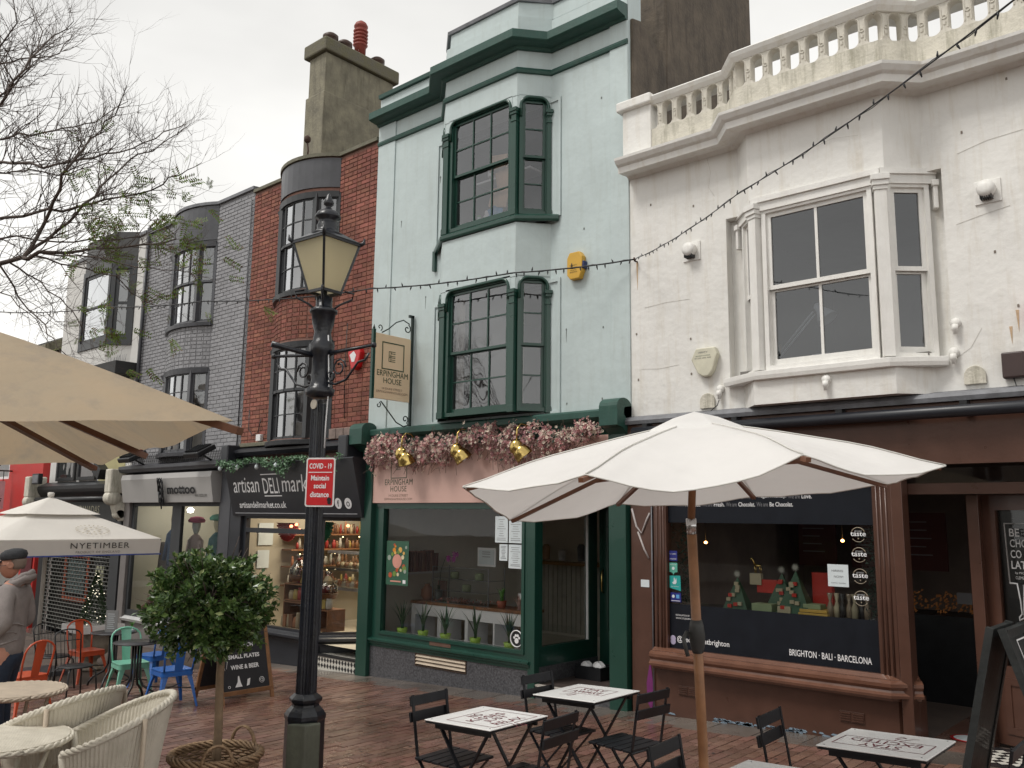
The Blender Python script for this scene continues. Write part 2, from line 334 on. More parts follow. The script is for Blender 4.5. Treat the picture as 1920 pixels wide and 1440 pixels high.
# ------------------------------------------------------------ windows
def Txy(x0, y0, x1, y1):                                      # local x runs along the chord, local -y faces out
    a = math.atan2(y1-y0, x1-x0); return Matrix.Translation((x0,y0,0)) @ Matrix.Rotation(a,4,'Z'), math.hypot(x1-x0,y1-y0)
def sash(par, T, x0, x1, z0, z1, cols, rows, ms, fw=.055, y=0, glass=None, zm=None, name='window', bar=.018, label=None, sw=.035, gone=()):
    """double-hung sash window: box frame, two sashes with their glazing bars, one pane per light"""
    glass = glass or m_glass; zm = zm if zm is not None else (z0+z1)/2
    f = M(T); f.wall(x0-fw, x1+fw, z0-fw, z1+fw, [(x0,x1,z0,z1)], y-.02, y+.11)
    W = obj(name, f, ms, par, label=label)
    for k,(a,b,yy) in enumerate(((zm-.012,z1,y+.012),(z0,zm+.012,y+.05))):
        r = max(1, rows//2) if rows > 1 else 1
        s = M(T); s.wall(x0, x1, a, b, [(x0+sw,x1-sw,a+sw*(1 if k==0 else 1.6),b-sw)], yy, yy+.036)
        gx0,gx1,ga,gb = x0+sw,x1-sw,a+sw*(1 if k==0 else 1.6),b-sw
        for i in range(1,cols): xx = gx0+(gx1-gx0)*i/cols; s.box(xx-bar/2,xx+bar/2,yy+.004,yy+.03,ga,gb)
        for j in range(1,r): zz = ga+(gb-ga)*j/r; s.box(gx0,gx1,yy+.006,yy+.028,zz-bar/2,zz+bar/2)
        obj('sash', s, ms, W)
        for i in range(cols):
            for j in range(r):
                p = M(T); c = (gx0+(gx1-gx0)*(i+.5)/cols, ga+(gb-ga)*(j+.5)/r); hw,hh = (gx1-gx0)/cols/2,(gb-ga)/r/2
                tx,tz = rnd.uniform(-.0012,.0012), rnd.uniform(-.0012,.0012)
                p.add([(c[0]-hw,yy+.018+tx,c[1]-hh),(c[0]+hw,yy+.018-tx,c[1]-hh),(c[0]+hw,yy+.018-tx+tz,c[1]+hh),(c[0]-hw,yy+.018+tx+tz,c[1]+hh)],[(0,1,2,3)])
                obj('pane', p, glass, W, rec=False)
        if 1 in gone: break
    return W
def shell(par, x0, x1, y0, y1, z0, z1, mt, name='room'):      # inward-facing room, open at the front
    s = M(); s.add([(x0,y0,z0),(x1,y0,z0),(x1,y1,z0),(x0,y1,z0),(x0,y0,z1),(x1,y0,z1),(x1,y1,z1),(x0,y1,z1)], [(0,1,2,3),(7,6,5,4),(1,5,6,2),(2,6,7,3),(3,7,4,0)])
    return obj(name, s, mt, par, rec=False)
# ============================================================ ERPINGHAM HOUSE
E = thing('mint_house', 'tall mint green rendered house with dark green bay windows and a pink shop sign', 'house', (-8,0,gz(-8)))
X0,X1 = -10.40,-5.60
BAYF, P_ = (-8.5,-7.13), -.36
bay = [(-8.91,.0),(-8.5,P_),(-7.13,P_),(-6.83,.0)]
m_ = M(); m_.wall(X0,X1,3.0,8.60,[(-8.86,-6.88,3.2,4.96),(-8.86,-6.88,5.74,7.46)],0,.3)
obj('wall', m_, m_mint, E)
for z0,z1 in ((4.97,5.70),(7.47,8.62)): obj('bay_wall', M().prz([(-8.91,.15),*bay,(-6.83,.15)], z0, z1), m_mint, E)
b = M()                                                        # side returns: flat pilaster strips at both ends
for a,c in ((X0,-9.99),(-5.87,X1)): obj('pilaster', M().box(a,c,-.02,.001,3.0,8.4), m_mint, E, bevel=.006)
b = M()                                                        # blocking course above the bay
b.prz([(-8.82,.3),(-8.82,.0),(-8.45,P_+.03),(-7.15,P_+.03),(-6.82,.02),(X1,.02),(X1,.3)], 8.62, 8.84)
obj('parapet', b, m_mint, E)
path = [(X0-.0,0),(-8.91,0),(-8.5,P_),(-7.13,P_),(-6.83,0),(X1,0)]
def gp(prof): return [(-o if False else o,z) for o,z in prof]
cor = M().sweep(path, [(0,8.11),(.05,8.11),(.07,8.14),(.19,8.15),(.23,8.16),(.24,8.17),(.24,8.28),(.20,8.30),(0,8.33)])
obj('cornice', cor, m_green_w, E)
obj('string_course', M().sweep(path, [(0,7.78),(.035,7.785),(.045,7.82),(.03,7.855),(0,7.86)]), m_green_w, E)
obj('coping', M().sweep([(X0,0),(-8.84,0)], [(-.2,8.60),(.05,8.60),(.06,8.66),(-.2,8.67)]), m_green_w, E)
obj('coping', M().sweep([(-8.84,0),(-8.47,P_+.03),(-7.14,P_+.03),(-6.84,.02),(X1,.02)], [(-.2,8.842),(.03,8.842),(.04,8.89),(-.2,8.9)]), m_lead, E)
# bay windows
def arched_head(T, x0, x1, z, r, mt, par, top, y=-.005):
    s = M(T); n = 8                                            # spandrel with rounded corners, in wall render
    L_ = [(x0,top),(x0,z-r)]+[(x0+r-r*math.cos(PI/2*i/n), z-r+r*math.sin(PI/2*i/n)) for i in range(1,n+1)]
    R_ = [(x1-r+r*math.sin(PI/2*i/n), z-r+r*math.cos(PI/2*i/n)) for i in range(n+1)]+[(x1,top)]
    s.pry(L_+R_, y, y+.03); return obj('window_head', s, mt, par)
def hood(T, x0, x1, z, r, mt, par, y=-.03, w=.035, down=.10):
    n = 8; pts = [(x0,y,z-r-down)]+[(x0+r-r*math.cos(PI/2*i/n), y, z-r+r*math.sin(PI/2*i/n)) for i in range(n+1)]+[(x1-r+r*math.sin(PI/2*i/n), y, z-r+r*math.cos(PI/2*i/n)) for i in range(n+1)]+[(x1,y,z-r-down)]
    return obj('hood_mould', M(T).tube(pts, w, 6), mt, par)
for zs,zt,sill in ((3.2,4.93,False),(5.80,7.42,True)):
    Tf,Lf = Txy(*bay[1],*bay[2]); Tr,Lr = Txy(*bay[2],*bay[3]); Tl,Ll = Txy(*bay[0],*bay[1])
    for T,Ln,cols in ((Tf,Lf,3),(Tr,Lr,1),(Tl,Ll,1)):
        inset = .15 if cols == 3 else .09
        sash(E, T, inset, Ln-inset*(1 if cols==3 else .8), zs+.07, zt+.005, cols, 4, m_green, y=.03, glass=m_mintglass, fw=.05, zm=zs+.07+(zt-zs-.1)*.5)
        hood(T, inset-.035, Ln-inset*(1 if cols==3 else .8)+.035, zt+.035, .12, m_green, E, y=.0, w=.022, down=.16); arched_head(T, inset-.06, Ln-inset*(1 if cols==3 else .8)+.06, zt+.03, .13, m_mint, E, zt+.062, y=.0)
        for u,wd in (((.045,.085),(Ln-.045,.085)) if cols == 3 else ((Ln-.03,.055),)):
            p = M(T)
            p.box(u-wd/2,u+wd/2,-.018,.1,zs,zt-.22)
            p.box(u-wd/2-.008,u+wd/2+.008,-.028,.1,zs,zs+.09)
            p.box(u-wd/2-.008,u+wd/2+.008,-.028,.1,zt-.32,zt-.30)
            p.box(u-wd/2-.012,u+wd/2+.012,-.032,.1,zt-.22,zt-.18); p.box(u-wd/2-.022,u+wd/2+.022,-.045,.1,zt-.18,zt-.13)
            obj('window_pilaster', p, m_green, E, bevel=.004)
        s_ = M(T); e_ = Ln-inset*(1 if cols==3 else .8)+.05; s_.box(0,inset-.05,.006,.12,zt-.14,zt+.05); s_.box(e_,Ln,.006,.12,zt-.14,zt+.05); obj('window_top', s_, m_mint, E, kind='stuff')
    if sill:
        obj('sill', M().sweep([(-9.0,.0)]+bay[1:3]+[(-6.70,.0)], [(0,5.71),(.03,5.71),(.04,5.735),(.04,5.775),(.02,5.80),(-.12,5.80)]), m_green, E, bevel=.004)
        obj('sill_return', M().box(-9.03,-8.98,-.05,.02,5.45,5.75), m_green, E)
    # recess in the wall at either side of the bay
    obj('recess', M().wall(-9.02,-6.66,zs-.02,zt+.02,[(-8.98,-6.70,zs+.02,zt-.03)],-.004,-.02), m_mint, E)
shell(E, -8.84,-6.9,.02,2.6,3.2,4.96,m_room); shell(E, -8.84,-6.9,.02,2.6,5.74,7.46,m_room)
cl = mat('sheer_curtain', (.42,.36,.31), .9, .1, 3)
for u in (-8.38,-7.3):
    s = M(); n = 14
    s.add([(u+.012*i, -.16+.02*math.sin(i*1.7), z) for z in (3.25,4.9) for i in range(n)], [(i,i+1,n+i+1,n+i) for i in range(n-1)])
    obj('curtain', s, cl, E, rec=False)
# clutter on the upper sill
def jar(name, label, cat, x, y, z, r, h, mt, lid=None, group=None):
    t = thing(name, label, cat, (x,y,z), group)
    obj('body', M().lathe([(r*.9,0),(r,.01),(r,h*.72),(r*.6,h*.84),(r*.6,h)], (x,y,z), 14), mt, t)
    obj('cap', M().lathe([(r*.62,h),(r*.62,h*1.12),(r*.3,h*1.15)], (x,y,z), 12), lid or m_white_p, t); return t
mcard = mat('brown_card', (.55,.36,.22), .8, .15); mblue = mat('blue_plastic', (.06,.25,.5), .3, .2)
jar('plastic_bottle','white bottle standing on the upper green bay window sill','bottle',-7.87,-.12,5.86,.05,.20,m_white_p)
jar('plastic_bottle','green capped bottle behind the upper bay window glass','bottle',-8.02,-.12,5.86,.045,.17,mat('pale_plastic',(.5,.6,.6),.4), mat('lime_cap',(.1,.5,.1),.4))
jar('plastic_bottle','tall white spray bottle high in the upper bay window','bottle',-7.9,.0,6.62,.06,.25,m_white_p)
def crumple(name,label,cat,c,s,mt,seed):
    r_ = random.Random(seed); b_ = bmesh.new(); bmesh.ops.create_icosphere(b_, subdivisions=2, radius=1)
    for v in b_.verts: v.co *= r_.uniform(.7,1.15)
    m0 = M(); m0.add([(c[0]+v.co.x*s[0],c[1]+v.co.y*s[1],c[2]+v.co.z*s[2]) for v in b_.verts],[[v.index for v in f.verts] for f in b_.faces]); b_.free()
    o = obj(name, m0, mt, loc=c, label=label, cat=cat); return o
crumple('plastic_bag','crumpled blue bag on the upper bay window sill','bag',(-7.70,-.14,6.0),(.15,.07,.15),mblue,1)
for i,(x,z,w_,h_,a) in enumerate(((-7.60,6.20,.34,.26,.25),(-7.52,6.44,.26,.30,-.2),(-7.62,6.70,.30,.24,.15))):
    t = obj('cardboard_box', M(Matrix.Translation((x,-.10,z))@Matrix.Rotation(a,4,'Y')).box(-w_/2,w_/2,-.08,.08,-h_/2,h_/2), mcard, loc=(x,-.10,z), cat='box', bevel=.004,
            label=('lowest tilted brown box stacked behind the upper bay window','middle brown box leaning in the upper bay window stack','topmost brown box in the upper bay window stack')[i])
obj('shelf_board', M().box(-8.2,-7.2,.0,.3,6.58,6.61), m_white_p, E)
# shopfront
SF = m_green
sf = M()
sf.box(-10.40,-10.16,-.10,.06,gz(-10.3)-.02,2.96); obj('shop_pilaster', sf, SF, E, bevel=.006)
sf = M(); sf.box(-5.87,-5.63,-.10,.06,gz(-5.7)-.02,2.96); obj('shop_pilaster', sf, SF, E, bevel=.006)
obj('shop_cornice', M().sweep([(X0-.05,0),(X1,0)], [(0,2.95),(.03,2.95),(.05,3.02),(.12,3.05),(.16,3.08),(.16,3.15),(.14,3.17),(-.02,3.2)]), m_green_w, E)
obj('fascia_backing', M().box(X0,X1,-.035,.1,2.02,2.96), m_green, E)
def corbel(x0,x1,par,zt=3.28,zb=2.93,mt=m_green_w,out=-.30):
    n = 8; top = [( out/2*(1-math.cos(PI*i/n))-.0, zt-.10+.10*math.sin(PI*i/n)) for i in range(n+1)]
    c = M(); c.prx([(0,zb+.05),(-.08,zb-.08),(-.2,zb),(out,zb+.02)]+top[::-1], x0, x1); return obj('corbel', c, mt, par, bevel=.004)
corbel(-10.50,-10.20,E); corbel(-5.86,-5.60,E)
t = thing('shop_sign', 'pink fascia sign of the mint green house under the flower garland', 'sign', (-8,-.06,2.1))
obj('sign_board', M().box(-10.17,-5.86,-.075,-.037,2.075,2.87), m_pink, t, bevel=.003)
def elogo(par, cx, zt, w_, h_, y, mt, T=None, th=.012):
    s = M(T); s.wall(cx-w_/2,cx+w_/2,zt-h_,zt,[(cx-w_/2+th,cx+w_/2-th,zt-h_+th,zt-th)],y,y+.002); obj('emblem', s, mt, par)
    e = M(T); a,b_ = cx-.065*w_/.35, zt-h_*.33; k = w_/.35; q_ = .007*k; H = .12*k
    for dx in (0,.028*k): e.box(a+dx-q_/2,a+dx+q_/2,y,y+.002,b_-H,b_)
    for z in (b_,b_-H/2+.007*k,b_-H/2-.012*k,b_-H): e.box(a,a+.10*k,y+.0005,y+.0025,z-q_/2,z+q_/2)
    for z in (b_-.022*k,b_-H+.022*k): e.box(a+.028*k,a+.10*k,y+.0005,y+.0025,z-q_/2,z+q_/2)
    obj('emblem', e, mt, par)
elogo(t,-9.59,2.80,.35,.37,-.0775,m_sgreen)
text('ERPINGHAM',-9.59,2.335,.60,.085,-.0772,m_sgreen,t,align='C',space=1.1)
text('HOUSE',-9.59,2.24,.35,.08,-.0772,m_sgreen,t,align='C',space=1.1)
text('14 DUKE STREET',-9.59,2.165,.42,.035,-.0772,mat('faded_sign_ink',(.25,.17,.13),.5),t,align='C')
text('ERPINGHAMHOUSE.COM',-9.59,2.115,.6,.033,-.0772,MATS['faded_sign_ink'],t,align='C')
# main shop window
FL = -.13                                                       # entrance floor
f = M(); f.wall(-10.16,-7.07,.10,2.02,[(-9.94,-7.26,.245,1.99)],-.02,.06); obj('shop_window_frame', f, SF, E, bevel=.003)
obj('shop_window_pane', M().add([(-9.95,.02,.24),(-7.25,.02,.24),(-7.25,.02,2.0),(-9.95,.02,2.0)],[(0,1,2,3)]), m_shopglass, E, rec=False)
obj('shop_window_bead', M().wall(-9.99,-7.21,.20,2.02,[(-9.945,-7.255,.24,1.995)],-.035,-.02), SF, E)
obj('shop_sill', M().sweep([(-10.16,-.01),(-7.10,-.01)], [(0,.02),(.03,.02),(.03,.05),(.05,.06),(.05,.09),(.075,.10),(.075,.125),(0,.14)]), SF, E)
sr = M(); sr.wall(-10.16,-7.10,-.5,.03,[(-9.18,-8.19,-.15,.02)],-.03,.05); obj('stall_riser', sr, m_terrazzo, E)
v = obj('air_vent', M().wall(-9.18,-8.19,-.15,.02,[(-9.165,-8.205,-.138,.008)],-.04,.0), mat('bronze_vent',(.05,.03,.02),.4), E)
for k in range(3): obj('louvre', M(Matrix.Translation((0,0,-.035-.048*k+.02))).add([(-9.165,-.045,-.012),(-8.205,-.045,-.012),(-8.205,-.02,.022),(-9.165,-.02,.022),(-9.165,-.04,-.016),(-8.205,-.04,-.016),(-8.205,-.015,.018),(-9.165,-.015,.018)],[(0,1,2,3),(7,6,5,4),(0,1,5,4),(3,2,6,7),(0,3,7,4),(1,2,6,5)]), mat('beige_louvre',(.45,.37,.28),.5), v)
obj('door_plate', M().box(-8.91,-8.50,-.026,-.018,.145,.235), mat('brown_plate',(.13,.07,.05),.5), E)
# lobby with side window and door
cn = M(); cn.box(-7.13,-7.02,-.05,.05,gz(-7)-.02,2.02); obj('corner_post', cn, SF, E, bevel=.005)
Tl_,_ = Txy(-7.07,.05,-7.07,1.3)
lf = M(); lf.wall(-7.10,-7.10,0,1,[],0,0) if False else None
s = M(Tl_); s.wall(0,1.25,.06,2.4,[(.05,1.05,.30,2.3)],-.03,.03); obj('side_window_frame', s, SF, E, bevel=.003)
obj('side_window_pane', M(Tl_).add([(.05,0,.3),(1.05,0,.3),(1.05,0,2.3),(.05,0,2.3)],[(0,1,2,3)]), m_shopglass, E, rec=False)
obj('side_window_bead', M(Tl_).wall(.0,1.1,.26,2.4,[(.055,1.045,.30,2.3)],-.045,-.03), SF, E)
obj('side_window_edge', M(Tl_).box(1.035,1.05,-.034,.0,.3,2.3), m_white_p, E)
obj('stall_riser', M(Tl_).box(0,1.25,-.04,.02,FL-.3,.06), m_terrazzo, E)
obj('lobby_floor', M().box(-7.07,-5.87,.0,1.9,-.5,FL), mat('dark_lobby_brick',(.06,.045,.04),.5,.3,6,.4), E)
obj('lobby_step', M().box(-7.07,-5.87,-.03,.0,-.5,FL-.02), m_terrazzo, E)
obj('step_nosing', M().box(-7.07,-5.87,-.035,.02,FL-.02,FL+.004), mat('worn_nosing',(.4,.37,.33),.6,.3,20), E)
dr = obj('door', M().wall(-7.0,-5.9,FL,2.2,[(-6.86,-6.14,.40,2.1)],1.3,1.35), SF, E)
obj('pane', M().add([(-6.87,1.32,.39),(-6.13,1.32,.39),(-6.13,1.32,2.1),(-6.87,1.32,2.1)],[(0,1,2,3)]), m_shopglass, dr, rec=False)
obj('handle', M().tube([(-6.93,1.29,.9),(-6.93,1.25,.92),(-6.93,1.25,1.18),(-6.93,1.29,1.2)], .012), m_brass, dr)
obj('lobby_wall', M().box(-5.86,-5.7,.06,1.4,FL,2.96), SF, E); obj('lobby_ceiling', M().box(-7.07,-5.86,.06,1.4,2.3,2.36), SF, E)
sh = M(); rmp = [(-10.3,.06),(-7.12,.06),(-7.12,1.38),(-5.75,1.38),(-5.75,3.6),(-10.3,3.6)]
sh.add([(x,y,z) for z in (-.1,2.6) for x,y in rmp], [(0,1,2,3,4,5),(11,10,9,8,7,6),(3,9,10,4),(4,10,11,5),(5,11,6,0)])
obj('room', sh, mat('shop_room_plaster',(.78,.74,.66),.9,.06,2), E, rec=False)
obj('display_ledge', M().box(-9.95,-7.25,.06,.34,-.05,.20), m_white_p, E)
# ---------- inside the mint house's shop window
t = thing('display_counter', 'long white cube-fronted counter with timber top inside the pink-signed shop', 'counter', (-8.3,.75,0))
obj('counter_top', M().box(-9.95,-7.72,.55,1.0,.60,.64), m_oak, t)
c = M(); c.wall(-9.93,-7.74,.0,.598,[(x,x+.48,.08,.44) for x in (-9.85,-9.29,-8.75,-8.24)],.56,.98); obj('cabinet', c, m_white_p, t)
def plant(name, label, cat, x, y, z, n, h, mt, pot=None, pr=.06, ph=.08, seed=0, group=None, wid=.022, spread=.45):
    t = thing(name, label, cat, (x,y,z), group); r_ = random.Random(seed)
    if pot: obj('pot', M().lathe([(pr*.75,0),(pr,ph),(pr*.9,ph),(pr*.85,ph*.85)], (x,y,z), 14), pot, t)
    l = M()
    for i in range(n):
        a = 2*PI*i/n+r_.uniform(-.3,.3); s_ = r_.uniform(.25,1)*spread; hh = h*r_.uniform(.6,1.05)*(1.1-s_*.5); pts = []
        w_ = wid*r_.uniform(.8,1.2); d = Vector((math.cos(a),math.sin(a),0)); e = Vector((-d.y,d.x,0))
        vs = []
        for k in range(5):
            u = k/4; p = Vector((x,y,z+ph*.9))+d*(s_*hh*(u**1.5))+Vector((0,0,hh*(u-.18*u*u)))
            ww = w_*(1-u)**.7; vs += [p-e*ww/2, p+d*ww*.2, p+e*ww/2]
        l.add(vs, [(3*k+j,3*k+j+1,3*k+j+4,3*k+j+3) for k in range(4) for j in range(2)], True)
    obj('leaves', l, mt, t, kind='stuff', rec=False); return t
m_aloe = mat('aloe_leaf',(.06,.12,.06),.45,.3,10); m_lime = mat('lime_pot',(.35,.55,.08),.35,.1); m_leafb = mat('bright_leaf',(.10,.28,.05),.4,.4,15)
for i,(x,lb) in enumerate(((-9.69,'leftmost aloe in a lime pot, beside the dark frame of the pink-signed shop window'),(-9.25,'second aloe from the left on the shop window ledge, under the food poster'),(-8.8,'bushy middle aloe in a lime pot above the brown plate on the green sill'),(-8.23,'thin aloe in a lime pot, fourth along the shop window ledge'),(-7.62,'rightmost aloe in a lime pot, next to the round paw sticker'))):
    plant('aloe_plant', lb, 'plant', x, .17, .20, 13, .56, m_aloe, m_lime, .08, .09, i, 'aloe plants on the shop window ledge', .036, .55)
t = plant('orchid_plant','purple orchid in a grey pot on the white counter','plant',-9.55,.75,.64,5,.14,mat('dark_leaf',(.02,.06,.02),.4),mat('grey_pot',(.3,.33,.33),.5),.06,.17,9,wid=.06,spread=.6)
obj('stem', M().tube([(-9.55,.75,.8),(-9.5,.74,1.1),(-9.4,.74,1.3),(-9.25,.74,1.32)], .006, 5), m_aloe, t)
s = M(); r_ = random.Random(4)
for i in range(10):
    c_ = Vector((-9.25+r_.uniform(-.1,.08),.74+r_.uniform(-.03,.03),1.31+r_.uniform(-.08,.05)))
    for k in range(5): a = k*1.256; s.add([c_,c_+Vector((.035*math.cos(a-.4),-.01,.035*math.sin(a-.4))),c_+Vector((.045*math.cos(a),-.015,.045*math.sin(a))),c_+Vector((.035*math.cos(a+.4),-.01,.035*math.sin(a+.4)))],[(0,1,2,3)])
obj('blossoms', s, mat('magenta_petal',(.28,.02,.22),.5), t, kind='stuff', rec=False)
plant('pink_flower','dusty pink cut blossom leaning beside the rightmost aloe','plant',-7.7,.45,.60,14,.25,mat('dusty_petal',(.45,.30,.26),.7),None,seed=5,wid=.06)
plant('cactus_plant','tall cactus in a white pot behind the corner post','plant',-7.85,.75,.64,6,.45,mat('cactus',(.05,.09,.05),.5),m_white_p,.10,.22,12,wid=.09,spread=.25)
plant('leafy_plant','bright green plant beside the glass cake case','plant',-8.22,.68,.64,16,.26,m_leafb,mat('rust_pot',(.3,.08,.04),.6),.07,.1,13,wid=.05)
# cake case
t = thing('cake_case','glass cake display case on the white counter','case',(-9.0,.8,.64))
m_case = glassmat('case_glass',tint=(.78,.84,.83),refl=1.6)
b = M()
for x in (-9.55,-8.42):
    for y in (.62,.96): b.box(x-.006,x+.006,y-.006,y+.006,.64,1.16)
for z in (.645,.82,.99,1.155): b.box(-9.55,-8.42,.615,.62,z-.004,z+.004)
obj('frame', b, m_lead, t); obj('glass_panel', M().add([(-9.55,.615,.645),(-8.42,.615,.645),(-8.42,.615,1.155),(-9.55,.615,1.155)],[(0,1,2,3)]), m_case, t, rec=False)
obj('shelf', M().box(-9.55,-8.42,.63,.95,.985,.99), m_case, t); obj('shelf', M().box(-9.55,-8.42,.63,.95,.815,.82), m_case, t)
m_candle = mat('pale_green_cake',(.45,.5,.28),.6)
for i,(x,z,lb) in enumerate(((-9.25,.99,'left cake on the top shelf of the glass case'),(-8.75,.99,'right cake on the top shelf of the glass case'),(-9.0,.82,'single cake on the middle shelf of the glass case'))):
    tag = obj('cake', M().lathe([(.06,.0),(.065,.01),(.065,.08),(.055,.09)], (x,.78,z), 14), m_candle, loc=(x,.78,z), label=lb, cat='cake', group='pale green cakes in the glass case')
s = M(); r_ = random.Random(8)
for i in range(150):
    x = r_.choice((r_.uniform(-9.5,-9.0),r_.uniform(-9.35,-8.5))); c_ = Vector((x,r_.uniform(.6,.9),.66+r_.random()*.04)); k = r_.uniform(.01,.022); a = r_.uniform(0,6)
    s.add([c_+Vector((k*math.cos(a+j*2.1),0,k*math.sin(a+j*2.1))) for j in range(3)],[(0,1,2)])
obj('petal_garland', s, mat('blush_petals',(.5,.22,.18),.7,.3), loc=(-9,.8,.66), label='low garland of blush petals lying in and beside the glass cake case', cat='garland', rec=False)
for x,z,w_,h_,mt,lb in ((-9.8,.64,.2,.22,mat('tan_vase',(.33,.15,.09),.5),'rounded tan vase at the left end of the white counter'),):
    obj('vase', M().lathe([(w_*.3,0),(w_*.5,h_*.3),(w_*.45,h_*.7),(w_*.2,h_),(w_*.25,h_*1.1)], (x,.75,z), 16), mt, loc=(x,.75,z), label=lb, cat='vase')
obj('tray', M().box(-9.68,-9.5,.85,.87,.64,.93), mat('blush_tray',(.45,.24,.2),.6), loc=(-9.6,.86,.64), label='upright blush tray behind the orchid on the counter', cat='tray')
# back wall shelf with books
t = thing('book_shelf','white wall shelf carrying a row of reddish books inside the shop','shelf',(-10.2,1.0,1.0))
obj('board', M().box(-10.29,-10.05,.55,1.6,1.01,1.04), m_white_p, t)
for i in range(11):
    x = .60+i*.058; h_ = .30+.02*math.sin(i*3)
    obj('book', M(Matrix.Translation((-10.18,x,1.04))@Matrix.Rotation((-.05 if i%3 else .1),4,'X')).box(-.1,.1,0,.048,0,h_), mat('book_red_%d'%(i%3),((.20,.07,.06),(.13,.05,.05),(.28,.13,.10))[i%3],.7), t)
fr = obj('picture_frame', M().box(-8.98,-8.62,.98,1.0,1.17,1.44), m_white_p, loc=(-8.8,1,1.17), label='white framed certificate standing on the glass cake case', cat='picture')
obj('print', M().box(-8.95,-8.65,.974,.98,1.20,1.41), m_paper, fr)
for z in (1.38,1.35,1.31): obj('print', M().box(-8.88,-8.72,.972,.975,z-.004,z+.004), m_grey_p, fr)
tiles = M()
for i in range(44): tiles.box(-10.2+.1*i,-10.2+.1*i+.088,3.56,3.585,-.05,1.08)
obj('wall_tile', tiles, mat('ribbed_tile',(.50,.48,.42),.3), E, kind='stuff')
sf_ = obj('wall_shelf', M().box(-10.2,-6.0,3.25,3.55,1.10,1.15), mat('warm_oak',(.30,.15,.05),.5), loc=(-7.5,3.4,1.15), label='long timber wall shelf behind the lobby window', cat='shelf')  # shelf wood in one even orange-brown
for i,(x,h_) in enumerate(((-9.9,.2),(-9.55,.26),(-9.2,.18),(-8.8,.28))):
    obj('kitchen_jar', M().lathe([(.06,0),(.07,h_*.8),(.04,h_)], (x,3.3,1.18), 12), (m_black,mcard,m_white_p,m_lead)[i], loc=(x,3.3,1.18), cat='jar', label=('black jar at the left of the timber wall shelf','brown jar second on the timber wall shelf','squat white jar on the timber wall shelf','tall grey jar near the door end of the timber wall shelf')[i])
# stickers, menus and poster on the pane
def sheet(par, x0,x1,z0,z1,mt,y=.012,name='menu_sheet',lines=0,T=None,lab=None):
    o = obj(name, M(T).box(x0,x1,y-.002,y,z0,z1), mt, par, label=lab)
    if lines:
        s = M(T); n = lines; m0 = (x1-x0)*.15; r_ = random.Random(int(abs(x0*100)))
        for i in range(n):
            z = z1-(z1-z0)*(.12+.8*i/n); hw = (x1-x0)*r_.uniform(.12,.36); c_ = (x0+x1)/2
            s.box(c_-hw,c_+hw,y-.0035,y-.002,z-.003,z+.002)
        s.box(x0+m0,x1-m0,y-.0035,y-.002,z0+.03,z0+.036)
        obj('print', s, m_grey_p, o)
    return o
for a in ((-7.75,-7.53,1.56,1.90),(-7.51,-7.28,1.56,1.90),(-7.67,-7.53,1.33,1.54),(-7.51,-7.28,1.24,1.54)): sheet(E,*a,m_paper,.010,lines=9)
p = sheet(E,-9.90,-9.42,.90,1.53,mat('poster_green',(.03,.10,.06),.4),.010,'poster')
r_ = random.Random(11); cols = [mat('food_%d'%i,c,.4) for i,c in enumerate(((.6,.22,.02),(.45,.08,.03),(.65,.55,.35),(.15,.25,.05),(.7,.4,.1),(.3,.35,.3)))]
for i in range(22):
    x = r_.uniform(-9.86,-9.46); z = r_.choice((r_.uniform(1.28,1.48),r_.uniform(1.04,1.2))); rr = r_.uniform(.018,.045)
    obj('print', M().lathe([(rr,-.001),(rr,.0)], (x,.0065-i*.00008,z), 9, False, 'y'), cols[i%6], p)
obj('print', M().lathe([(.10,-.001),(.10,0)], (-9.66,.004,1.24), 24, False, 'y'), mat('poster_pink',(.6,.28,.22),.4), p)
obj('print', M().box(-9.80,-9.57,.005,.0075,.945,.965), MATS['poster_pink'], p); obj('print', M().box(-9.53,-9.47,.005,.0075,.93,.98), m_white_p, p)
st = obj('sticker', M().lathe([(.115,-.001),(.115,0)], (-7.36,.012,.375), 28, False, 'y'), m_black, E)
obj('print', M().tube([(-7.36+.10*math.cos(i*PI/12),.009,.375+.10*math.sin(i*PI/12)) for i in range(24)], .009, 4, closed=True), m_white_p, st)
for dx,dz,rr in ((0,-.025,.034),(-.04,.012,.016),(-.015,.038,.018),(.018,.038,.018),(.042,.012,.016)):
    obj('print', M().lathe([(rr,-.001),(rr,0)], (-7.36+dx,.0095,.375+dz), 14, False, 'y'), m_white_p, st)
bx = thing('plastic_tub','dark plastic tub of folded white cloths inside the green shop lobby','tub',(-6.75,.85,FL))
b = M(); b.wall(-6.95,-6.55,FL,FL+.16,[],.68,.70); b.box(-6.95,-6.55,1.0,1.02,FL,FL+.16); b.box(-6.95,-6.93,.70,1.0,FL,FL+.16); b.box(-6.57,-6.55,.70,1.0,FL,FL+.16); b.box(-6.93,-6.57,.70,1.0,FL,FL+.02)
obj('crate', b, m_black, bx)
for i,(x,y) in enumerate(((-6.85,.8),(-6.72,.88),(-6.64,.8))): crb = M(); b_ = bmesh.new(); bmesh.ops.create_icosphere(b_, subdivisions=2, radius=1); crb.add([(x+v.co.x*.08,y+v.co.y*.08,FL+.15+v.co.z*.05*(1+.3*math.sin(9*v.co.x))) for v in b_.verts],[[v.index for v in f.verts] for f in b_.faces]); b_.free(); obj('cloth', crb, m_white_p, bx)
